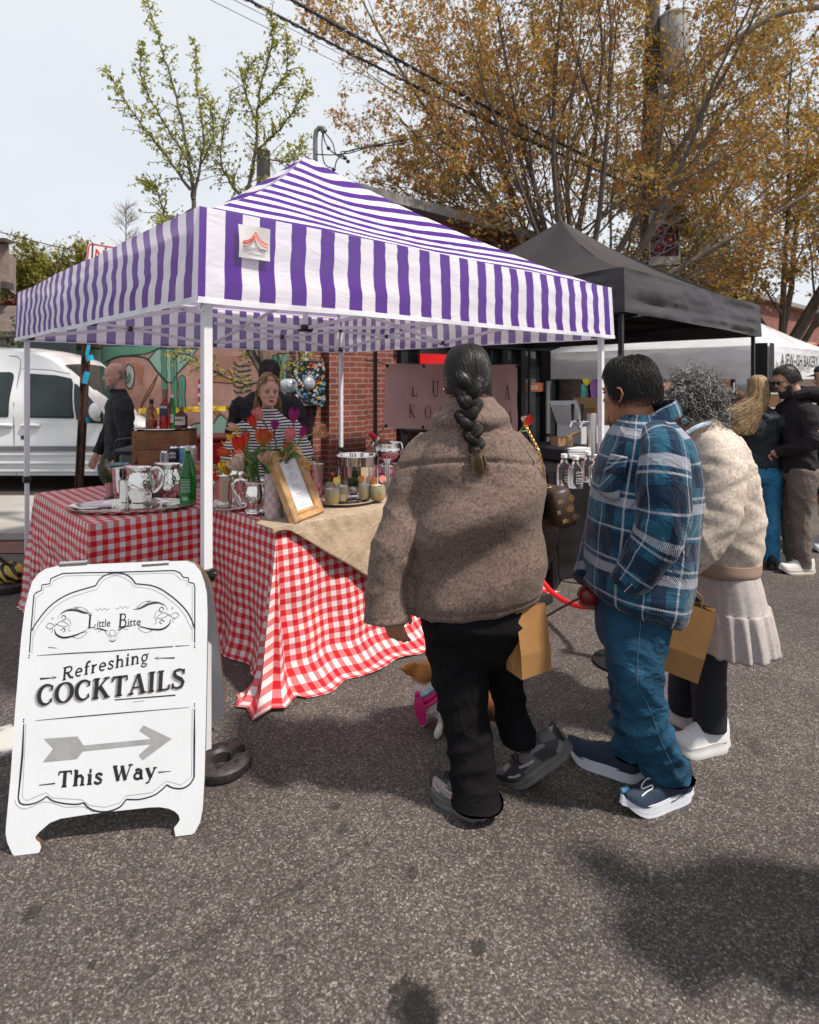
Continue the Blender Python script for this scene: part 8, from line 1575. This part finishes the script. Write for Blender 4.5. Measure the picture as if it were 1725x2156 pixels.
# the grey haired woman
def grey_woman():
 Y=2.56;t=person(G(1470,1575),'person with curly grey hair in a cream fleece jacket and pale tiered skirt');p=lambda x,y,d=0.:P(x,y,Y+d);m_cf=mat_fleece('cream_fleece',(.54,.465,.405),(.34,.28,.235),110.,.9)
 T=[rp(*q[:3],Y,q[3]) for q in((1178,1438,1580,.19),(1140,1438,1588,.205),(1080,1442,1588,.21),(1020,1442,1582,.21),(970,1440,1570,.20),(935,1440,1556,.175),(910,1442,1532,.13),(895,1446,1512,.095))]
 aL=[p(1500,925,-.14),p(1512,970,-.21),p(1508,1050,-.24),p(1490,1110,-.25),p(1450,1165,-.24),p(1405,1200,-.20)];aR=[p(1470,930,.15),p(1470,990,.22),p(1460,1080,.22),p(1430,1160,.15)]
 fuse('fleece_jacket',[loftH(T,40,50),limb(aL,[.07,.095,.098,.092,.082,.07],22),limb(aR,[.07,.09,.085,.07],20),loftH([rp(910,1440,1528,Y,.11),rp(888,1442,1516,Y,.10),rp(878,1446,1508,Y,.09)],28,10)],.0095,m_cf,t,4,lambda co,no:folds(6.3,.012,15.,((.6,.1,.9),(-.5,.2,1.)))(co,no)+nub(.0014,270.)(co,no))
 m_=loftH([rp(1196,1445,1576,Y,.185),rp(1186,1440,1580,Y,.20),rp(1166,1440,1582,Y,.20)],60,12,fold=lambda u,v:.006*math.sin(u*2*pi*60));m_.build('rib_hem',M('beige_rib',(.30,.21,.155),.85,0,.08,20),t);m_=MB();m_.tube(catmull([tuple(p(1446,912,-.15)),tuple(p(1470,898,-.14)),tuple(p(1500,890,-.09)),tuple(p(1522,893,.0))],24),.009,8,flat=.4);m_.build('collar_braid',M('blue_braid',(.30,.37,.46),.8,0,.4,90),t)
 Sk=[rp(*q[:3],Y,q[3]) for q in((1338,1446,1606,.27),(1300,1448,1600,.255),(1262,1450,1594,.235),(1254,1452,1590,.225),(1220,1452,1584,.21),(1180,1452,1574,.19))];m_=loftH(Sk,120,40,2.1,fold=lambda u,v:(.035*math.sin(u*2*pi*17+2*math.sin(u*19))+.015*math.sin(u*2*pi*31))*(1-v)**.8*(1.2 if v<.55 else .5),tilt=lambda f:.12*(1-f))
 m_.build('tiered_skirt',translucent(M('pale_linen_skirt',(.43,.385,.375),.85,0,.14,60,.25,120),.12),t,angle=None);bk=M('navy_trousers',(.009,.010,.016),.8,0,.2,8)
 fuse('trousers',[loftH([rp(*q) for q in((1530,1462,1526,2.50,.07),(1500,1462,1526,2.5,.07),(1420,1458,1524,2.51,.078),(1330,1452,1528,2.52,.085),(1250,1450,1540,2.54,.09))],22,30),loftH([rp(*q) for q in((1498,1410,1476,2.68,.07),(1470,1410,1476,2.68,.07),(1400,1412,1478,2.67,.075),(1320,1420,1500,2.64,.085),(1250,1440,1530,2.6,.09))],22,30)],.01,bk,t,3,folds(5.,.004,20.))
 Mh=frame(p(1452,908,.02),R(150),R(22));hl=p(1400,1205,-.20)
 fuse('body',core(head_shells(Mh,False),p(1500,1230),p(1490,905),[p(1512,970,-.2),p(1490,1110,-.24),hl],[p(1470,990,.22),p(1460,1080,.22),p(1425,1170,.15)],[[p(1490,1300,-.03),p(1492,1430,-.06),p(1500,1550,-.06)],[p(1470,1300,.08),p(1446,1400,.12),p(1440,1510,.12)]],hand_shells(hl,(-.7,.1,-.7),(0,1,-.2),1,.9)+hand_shells(p(1425,1170,.15),(-.7,0,-.7),(.1,-1,0),-1,.9)),.006,m_skm,t,4)
 r=random.Random(12);cx=p(1459,838,.02);h=MB();h.ell(cx,(.112,.105,.108),26,18,fn=lambda d:(1+.10*nz3(d.x*4,d.y*4,d.z*4))*(1 if d.z>-.2 else 1+.12*d.x));hs=h.build('hair',M('dark_grey_hair',(.035,.033,.031),.6),t,angle=None);L=[]
 for k in range(950):
  d=V((r.gauss(0,1),r.gauss(0,1),r.gauss(0,.9))).normalized()
  if d.x<-.75 and d.z<.1 and d.y>-.4:continue
  if d.z<-.7:continue
  root=cx+V((d.x*.108,d.y*.102,d.z*.104));ln=r.uniform(.035,.085);rad=r.uniform(.006,.013);flow=(V((0,0,-1))*r.uniform(.2,1.1)+d*r.uniform(.1,.6)+V((r.gauss(0,.4),r.gauss(0,.4),r.gauss(0,.3)))).normalized();s=flow.cross(d);s=s.normalized() if s.length>.01 else V((1,0,0));q=s.cross(flow);ph=r.uniform(0,6.28);tn=r.uniform(1.0,2.2);L.append([root+flow*(ln*f)+(s*math.cos(ph+f*tn*6.28)+q*math.sin(ph+f*tn*6.28))*rad*(.5+.8*f)+d*.010 for f in[j/12 for j in range(13)]])
 for k in range(260):
  d=V((r.uniform(.1,1),r.uniform(-.9,.5),r.uniform(-.7,-.1))).normalized();root=cx+V((d.x*.10,d.y*.10,d.z*.10));ln=r.uniform(.05,.11);flow=V((.35+r.gauss(0,.25),r.gauss(0,.2),-1)).normalized();s=flow.cross(d).normalized();q=s.cross(flow);ph=r.uniform(0,6.28);L.append([root+flow*(ln*f)+(s*math.cos(ph+f*9)+q*math.sin(ph+f*9))*.010*(.4+.8*f)+d*.012 for f in[j/12 for j in range(13)]])
 strands('curls',L,.0042,m_hgrey,hs,.5);L=[]
 for k in range(160):
  d=V((r.gauss(0,1),r.gauss(0,1),r.gauss(.3,.8))).normalized();root=cx+d*.105;L.append([root+d*(.05*f)+V((math.sin(f*5+k),math.cos(f*4+k),math.sin(f*3+k*2)))*.008*f for f in[j/6 for j in range(7)]])
 strands('flyaway_hair',L,.0012,m_hgrey,hs,.4);er=MB();c=p(1441,886,-.105);er.ell(c,(.010,.006,.010),12,8);e=er.build('earring',M('teal_stone',(.01,.16,.22),.15),t);er=MB()
 for k in range(9):er.ell(c+V((math.cos(k*.7)*.011,-.002,math.sin(k*.7)*.011)),.0025,6,4)
 er.build('earring_beads',m_chrome,e);so=M('white_sole',(.56,.55,.55),.5,0,.04);h1=G(1530,1572);t1_=G(1424,1590);shoe(t,h1,math.atan2(t1_.y-h1.y,t1_.x-h1.x),.255,m_wtrim,so,thick=.042,laces=m_paper,hgt=.072);h2=G(1466,1540);t2_=G(1400,1500);shoe(t,h2,math.atan2(t2_.y-h2.y,t2_.x-h2.x),.25,m_wtrim,so,thick=.042,laces=m_paper,hgt=.072)
grey_woman()
# people further back share one builder
def standing(loc,yaw,H,label,top,bot,sk,armL,armR,male=True,hy=None,hp=.1,stride=0.,legs=True,wide=1.,shoes=None,top_mat_hem=.47,topname='jacket',lean=0.,collar=True,depth=1.):
 """armL / armR: (elbow, wrist) in body axes: x forward, y left, z up from the ground"""
 t=person(loc,label);M0=frame(V(loc),yaw);q=lambda*a:M0@V(a);hd=.225;s=H/1.75;k=wide
 lx=lambda z:lean*max(0,z/H-.5)
 ring=lambda z,rx,ry:(lx(z*H),0,z*H,rx*s*depth,ry*s*k)
 T=[ring(*a) for a in((top_mat_hem,.125,.185),(.50,.135,.19),(.56,.13,.182),(.63,.125,.178),(.70,.13,.188),(.76,.125,.198),(.80,.105,.188),(.825,.08,.14),(.845,.06,.085))];sh=[xf(loftH(T,30,34),M0)];SH={}
 for sd,(e,w) in((1,armL),(-1,armR)):
  S0=V((lx(.8*H),sd*.165*s*k,.795*H));S1=V((lx(.78*H),sd*.21*s*k,.755*H));SH[sd]=[q(*S1),q(*e),q(*w)];sh.append(limb([q(*S0),q(*S1),q(*lerp(V(S1),V(e),.5)),q(*e),q(*lerp(V(e),V(w),.5)),q(*w)],[.07*s,.082*s,.075*s,.066*s,.058*s,.048*s],18))
 if collar:sh.append(xf(loftH([ring(.83,.07,.085),(lx(.85*H)+.012,0,.848*H,.068,.07),(lx(.86*H)+.015,0,.862*H,.064,.066)],24,10),M0))
 fuse(topname,sh,.0115,top,t,4,folds(loc[0]*3+H,.009,17.))
 Mh=M0@frame(V((lx(H)+.015+.05*hp,0,H-hd*s)),hy or 0.,hp,0,s);hnd=[]
 for sd,(e,w) in((1,armL),(-1,armR)):dv=(M0.to_3x3()@(V(w)-V(e))).normalized();hnd+=hand_shells(q(*w)+dv*.012,dv+V((0,0,-.15)),M0.to_3x3()@V((0,-sd,0)),sd,.45,s)
 LG=[[q(.02+stride*sd*.5,sd*.085,.30*H),q(stride*sd,sd*.09,.04*H)] for sd in(1,-1)]
 fuse('body',core(head_shells(Mh,male),q(0,0,.48*H),q(lx(.82*H),0,.81*H),SH[1],SH[-1],[[q(0,sd*.08,.44*H)]+l for sd,l in zip((1,-1),LG)],hnd),.0075,sk,t,3)
 lg=[xf(loftH([ring(.44,.12,.16),ring(.48,.135,.178),ring(.53,.125,.17)],26,12),M0)]
 for sd in(1,-1):lg.append(limb([q(0,sd*.085*k,.50*H),q(.01,sd*.09*k,.40*H),q(.02+stride*sd*.45,sd*.09,.27*H),q(stride*sd*.9,sd*.09,.12*H),q(stride*sd,sd*.09,.01*H)],[.105*s*k,.098*s*k,.078*s,.07*s,.066*s],20))
 fuse('trousers',lg,.012,bot,t,3,folds(H*7+loc[1],.007,22.),.05)
 for sd in(1,-1):shoe(t,q(stride*sd-.08,sd*.09,0),yaw+sd*.12,.28*s,shoes[0] if shoes else m_black,shoes[1] if shoes else m_rubber,thick=.03,laces=m_paper if shoes else None)
 return t,M0,Mh
m_jacket=M('black_jacket',(.011,.012,.016),.8,0,.25,5,wr=(5.,.35));m_navy=M('navy_jacket',(.010,.014,.022),.75,0,.25,6,wr=(5.,.35));m_hood=M('charcoal_hoodie',(.020,.018,.020),.9,0,.15,6,wr=(5.,.35),spec=.2);m_khaki=M('khaki_chino',(.17,.115,.082),.85,0,.1,5,.15,90);m_taupe=M('taupe_chino',(.115,.092,.078),.85,0,.12,5,wr=(5.,.35))
def pos(x,Y):q=P(x,0,Y);return V((q.x,Y,0))
t,M0,Mh=standing(pos(252,5.5),R(212),1.64,'person with a bald head and grey beard walking in a black jacket beside the van',m_jacket,m_khaki,m_skl,((-.02,.27,1.02),(.06,.26,.80)),((.06,-.26,1.02),(.16,-.24,.82)),hy=.1,hp=.12,stride=.16,wide=1.08)
face(Mh,t,M('pale_lips',(.36,.17,.14),.5),m_hsilver);r=random.Random(5);L=[]
for k in range(900):
 az=r.uniform(-1.25,1.25);z=r.uniform(-.004,.075 if abs(az)>.75 else .032);w=.078;q=V((.094*math.cos(az)**.8 if z<.03 else .088*math.cos(az),.064*math.sin(az)*(1 if z>.03 else .8),z));L.append([Mh@q,Mh@(q*1.06+V((.004,0,-.010)))])
strands('beard',L,.004,m_hsilver,t,.4);L=[]
for k in range(420):
 az=r.choice((-1,1))*r.uniform(1.6,3.1);el=r.uniform(-.35,.35);a=on_head(Mh,az,el,1.0);L.append([a,on_head(Mh,az+.05,el-.08,1.05)])
strands('hair',L,.004,m_hsilver,t,.4)
def mat_breton():
 m,nt,b,o=nodes('striped_jersey');s=nd(nt,'SeparateXYZ',{0:coords(nt)});n=nd(nt,'TexNoise',{'Vector':coords(nt),'Scale':6.}).outputs[0];f=math_(nt,'FRACT',math_(nt,'DIVIDE',math_(nt,'ADD',s.outputs[2],math_(nt,'MULTIPLY',n,.02)),.019));set_(nt,b,Base_Color=mixc(nt,math_(nt,'LESS_THAN',f,.5),(.54,.53,.52),(.012,.012,.025)),Roughness=.85);return m
t,M0,Mh=standing(pos(566,4.12),R(-84),1.515,'person with wavy blond hair and red lips in a striped shirt behind the flowers',mat_breton(),m_navy,m_skl,((.05,.25,1.0),(.22,.16,.88)),((.05,-.25,1.0),(.22,-.16,.88)),male=False,hy=.36,hp=.06,wide=.90,topname='striped_shirt')
face(Mh,t,m_lip,m_hbrown);h=hair_shell(Mh,.80,1.07,-.15).build('hair',m_hblond,t,angle=None);L=[];r=random.Random(8)
for k in range(900):
 sd=r.choice((-1,1));az0=sd*r.uniform(.45,2.9);el0=r.uniform(.5,1.35) if abs(az0)<1.2 else r.uniform(-.2,1.3);pts=[];az1=sd*max(abs(az0),r.uniform(1.75,2.8));ln=r.uniform(.06,.17)
 for j in range(9):
  f=j/8;
  if f<.5:pts.append(on_head(Mh,lerp(az0,az1,f*2),lerp(el0,-.15,(f*2)**1.2),1.14+.04*math.sin(f*5+k)))
  else:e=on_head(Mh,az1,-.15,1.12);pts.append(e+V((math.sin(f*9+k)*.008+(f-.5)*.03*math.cos(k),math.cos(f*7+k)*.008,-ln*(f-.5)*2)))
 L.append(pts)
for k in range(260):
 a,b=r.uniform(0,6.28),r.uniform(0,3.1);c=Mh@V((-.035,0,.228));L.append([c+V((math.cos(a+q)*.045*math.sin(b+q*.4),math.sin(a+q)*.045*math.sin(b+q*.4),.028*math.cos(b+q*.4))) for q in(0,.5,1.,1.5,2.)])
strands('hair_strands',L,.004,m_hblond,h,.4)
t,M0,Mh=standing(pos(562,5.25),R(80),1.66,'person in a dark jacket with short dark hair turned away behind the vendor',m_jacket,m_navy,m_skm,((.02,.33,1.02),(.22,.25,.95)),((.02,-.33,1.02),(.22,-.25,.95)),hp=.25,wide=1.28);short_hair(Mh,t,m_hdark,.6,1400,.03,-.35,7)
t,M0,Mh=standing(pos(1678,4.85),R(172),1.61,'person with a dark beard in a charcoal hoodie looking down by the blond woman',m_hood,m_taupe,m_skl,((.02,.28,1.02),(.17,.07,.93)),((.02,-.27,1.02),(.17,-.07,.93)),hy=.1,hp=.38,wide=1.14,shoes=(M('white_leather_shoe',(.50,.48,.45),.5,0,.1,14),M('cream_sole',(.46,.42,.36),.6)),topname='hoodie')
short_hair(Mh,t,m_hdark,.66,1400,.018,-.3,9);face(Mh,t,M('lips_dark',(.3,.14,.12),.5));L=[]
for k in range(1200):
 az=r.uniform(-1.35,1.35);z=r.uniform(-.012,.08 if abs(az)>.75 else .036);q=V((.096*math.cos(az)**.8 if z<.035 else .09*math.cos(az),.067*math.sin(az),z));L.append([Mh@q,Mh@(q*1.10+V((.004,0,-.014)))])
strands('beard',L,.005,m_hdark,t,.5)
def glasses(Mh,t,lens,fr=m_black):
 g_=MB()
 for s in(-1,1):g_.tube([Mh@V((.102,s*(.032+.021*math.cos(a)),.110+.016*math.sin(a))) for a in[j*pi/8 for j in range(17)]],.0022,6,caps=False);g_.tube([Mh@V((.100,s*.052,.115)),Mh@V((.05,s*.079,.115)),Mh@V((-.005,s*.082,.112))],.0022,6)
 g_.tube([Mh@V((.104,-.011,.113)),Mh@V((.106,0,.116)),Mh@V((.104,.011,.113))],.002,6);o=g_.build('glasses',fr,t);g_=MB()
 for s in(-1,1):g_.add([Mh@V((.1015,s*(.032+.020*math.cos(a)),.110+.015*math.sin(a))) for a in[j*pi/8 for j in range(16)]],[tuple(range(16))])
 g_.build('lenses',lens,o,smooth=False)
glasses(Mh,t,M('dark_lens',(.012,.012,.013),.05));hm=MB();hm.tube(catmull([tuple(M0@V(q)) for q in((.06,.12,1.37),(-.04,.135,1.40),(-.12,.07,1.385),(-.135,0,1.37),(-.12,-.07,1.385),(-.04,-.135,1.40),(.06,-.12,1.37))],30),[.035+.025*math.sin(pi*i/29) for i in range(30)],14);hm.build('hood',m_hood,t)
t,M0,Mh=standing(pos(1597,4.95),R(62),1.52,'person with long wavy blond hair in a navy jacket and light blue jeans',m_navy,mat_jean('light_blue_denim',(.02,.11,.22),(.03,.16,.30),(.09,.26,.40)),m_skl,((.02,.26,.98),(.2,.2,.85)),((.06,-.27,.98),(.24,-.16,.86)),male=False,hp=.12,wide=.98,top_mat_hem=.53);h=hair_shell(Mh,.85,1.08,-.3).build('hair',m_hblond,t,angle=None);L=[]
for k in range(1300):
 az0=r.uniform(-2.9,2.9) if k%3 else r.uniform(2,4.2);el0=r.uniform(-.1,1.45);pts=[];ln=r.uniform(.16,.36);az1=az0 if abs(math.sin(az0))<.6 and math.cos(az0)<0 else math.copysign(r.uniform(1.9,3.1),math.sin(az0) or 1);drift=V((-.30,-.06,0))*r.uniform(.2,1.)
 for j in range(11):
  f=j/10
  if f<.35:pts.append(on_head(Mh,lerp(az0,az1,f/.35),lerp(el0,-.2,(f/.35)**1.3),1.10+.03*math.sin(k)))
  else:g_=(f-.35)/.65;e=on_head(Mh,az1,-.2,1.14);pts.append(e+V((math.sin(g_*8+k*.3)*.012,math.cos(g_*7+k)*.012-.02*g_,-ln*g_))+drift*g_*g_)
 L.append(pts)
strands('hair_strands',L,.0055,m_hblond,h,.35);g_=MB();g_.tube([Mh@V((.06+.03*math.cos(a),.074*math.sin(a),.205-.01*math.cos(a))) for a in[lerp(-1.7,1.7,j/14) for j in range(15)]],.006,6);g_.build('sunglasses',m_black,t)
t,M0,Mh=standing(pos(1548,6.7),R(-40),1.36,'person with dark sunglasses in a black jacket standing beyond the blond woman',m_jacket,m_navy,m_skl,((.04,.26,.9),(.2,.16,.8)),((.04,-.26,.9),(.2,-.16,.8)),hp=.2,hy=.15);short_hair(Mh,t,M('ginger_brown_hair',(.12,.055,.03),.6),.7,700,.014,-.1,12);face(Mh,t,M('lips_pale',(.36,.17,.14),.5),eyes=False);glasses(Mh,t,M('sun_lens',(.006,.006,.007),.06))
t,M0,Mh=standing(pos(1752,5.4),R(160),1.62,'person in a dark cap, shorts and white trainers cut off by the right edge',m_hood,m_skl,m_skl,((.05,.26,1.0),(.2,.2,.88)),((.05,-.26,1.0),(.2,-.2,.88)),hp=.2,shoes=(m_wtrim,m_wtrim),wide=1.05);m_=hair_shell(Mh,.55,1.1,.1);m_.build('cap',m_navy,t);m_=MB();m_.grid(lambda u,v:Mh@V((.09+.07*v*math.sin(pi*u),(u-.5)*.13,.155-.012*v+.008*math.sin(pi*u))),8,4);m_.build('cap_peak',m_navy,t);m_=loftH([(0,0,.50,.15,.20),(0,0,.66,.15,.20),(0,0,.85,.14,.19)],24,14);xf(m_,M0).build('shorts',m_navy,t)
t,M0,Mh=standing(V((1.56,1.36,0)),R(118),1.66,'person standing just beyond the right edge whose shadow falls across the asphalt',m_hood,m_jean,m_skm,((.02,.30,1.0),(.1,.27,.8)),((.02,-.30,1.0),(.1,-.27,.8)),wide=1.1);short_hair(Mh,t,m_hdark,.6,200,.02,-.3,15)
# the dog
def dog():
 Y=2.68;p=lambda x,y,d=0.:P(x-14,y,Y+d);t=thing('dog',G(1000,1530),'small tan and white dog in a pink bandana behind the black trousers','dog');sh=[]
 sh.append(limb([p(925,1478,-.02),p(960,1468,.02),p(1010,1466,.05),p(1060,1468,.08),p(1088,1472,.09)],[(.062,.075),(.07,.078),(.064,.066),(.06,.062),(.05,.055)],18));sh.append(limb([p(935,1480,-.01),p(918,1458,-.015),p(908,1430,0)],[.06,.055,.048],16));hc=p(907,1420,.01);m_=MB();m_.ell(hc,(.055,.062,.05),18,12);sh.append(m_);sh.append(limb([hc+V((.02,.02,-.012)),hc+V((.065,.06,-.02)),hc+V((.092,.085,-.03))],[.036,.026,.018],12))
 for sx,sy,tip in((-1,-.3,p(857,1407,-.03)),(.7,.5,p(935,1378,.06))):
  b=hc+V((sx*.034,sy*.03,.026));sh.append(limb([b,lerp(b,tip,.5),tip],[(.032,.016),(.027,.010),(.006,.004)],12,up=(0,.3,1)))
 for x,y,d,x2,y2,dz in((918,1488,-.05,908,1520,-.05),(940,1488,.0,938,1545,-.14)):
  a=p(x,y,d);f=G(x2-14,y2+4);sh.append(limb([a,lerp(a,f,.5)+V((.012,.01,0)),f+V((.004,0,.035)),f+V((-.006,-.016,.014))],[.03,.018,.015,.018],12));sh.append(limb([f+V((.004,.004,.016)),f+V((-.012,-.028,.011))],[.017,.013],10))
 for x,d,fx,fy in((1070,.06,1082,1522),(1085,.13,1092,1508)):
  a=p(x,1478,d);f=G(fx-14,fy);k=lerp(a,f,.42)+V((-.022,-.01,0));hk=lerp(a,f,.68)+V((.030,.01,0));sh.append(limb([a,k,hk,f+V((.006,0,.02)),f+V((-.014,-.01,.012))],[.045,.030,.015,.013,.015],12))
 sh.append(limb([p(1086,1468,.09),p(1100,1448,.10),p(1114,1432,.10)],[.016,.013,.005],10));m,nt,b,o=nodes('tan_white_fur');c=coords(nt);s=nd(nt,'SeparateXYZ',{0:c});n=nd(nt,'TexNoise',{'Vector':c,'Scale':14.,'Detail':3.}).outputs[0];n2=nd(nt,'TexNoise',{'Vector':coords(nt,'Object',(1,1,.4)),'Scale':160.,'Detail':3.}).outputs[0]
 zt=p(0,1433)[2];k=math_(nt,'ADD',math_(nt,'SUBTRACT',s.outputs[2],zt),math_(nt,'MULTIPLY',math_(nt,'SUBTRACT',n,.5),.06));k=ramp(nt,math_(nt,'MULTIPLY',k,18.),[(.0,0.),(.3,1.)]);rear=ramp(nt,math_(nt,'MULTIPLY',math_(nt,'SUBTRACT',s.outputs[0],p(965,0)[0]),12.),[(0,0.),(.4,1.)]);k=math_(nt,'MAXIMUM',k,math_(nt,'MULTIPLY',rear,.95));set_(nt,b,Base_Color=mixc(nt,1.,mixc(nt,k,(.52,.47,.44),(.30,.115,.035)),ramp(nt,n2,[(.3,.75),(.7,1.2)]),'MULTIPLY'),Roughness=.8,Specular_IOR_Level=.2,Normal=bump(nt,n2,.4,.004));fuse('body',sh,.005,m,t,4)
 for sx in(-.012,.03):m_=MB();m_.ell(hc+V((.045+sx,.05-sx*.8,.012)),.006,8,6);m_.build('eye',m_iris,t)
 m_=MB();m_.ell(hc+V((.098,.09,-.028)),.009,10,8);m_.build('nose',m_black,t);pk=M('hot_pink_cloth',(.50,.012,.13),.7,0,.15,12);nb=p(916,1460,-.012);bn=thing('bandana',nb,'hot pink bandana with a blue band tied round the neck of the small dog','bandana');m_=MB();rot=(p(908,1435)-p(932,1478,-.01)).to_track_quat('Z','Y').to_matrix();m_.lathe([(.060,-.014),(.067,0),(.060,.014)],nb,24,0,rot);m_.lathe([(.06,-.03),(.072,-.02),(.064,-.012)],nb,24,0,rot);m_.grid(lambda u,v:nb+rot@V(((u-.5)*.10*(1-v*.9),-.068-.012*v,-.02-.07*v)),6,6);m_.build('neckerchief',pk,bn)
 m_=MB();a=p(893,1461,-.085);m_.grid(lambda u,v:a+V(((u-.5)*(.012+.034*math.sin(pi*min(1,v*.8+.1)))+.024*v,-.006-.008*math.sin(v*5),-.135*v)),4,10);m_.ell(a,.012,10,8);m_.build('knot_tail',pk,bn);m_=MB();m_.lathe([(.059,.014),(.065,.022),(.057,.032)],nb,24,0,rot);m_.build('blue_band',M('pale_blue_cloth',(.20,.38,.45),.7,0,.3,40),bn)
dog()
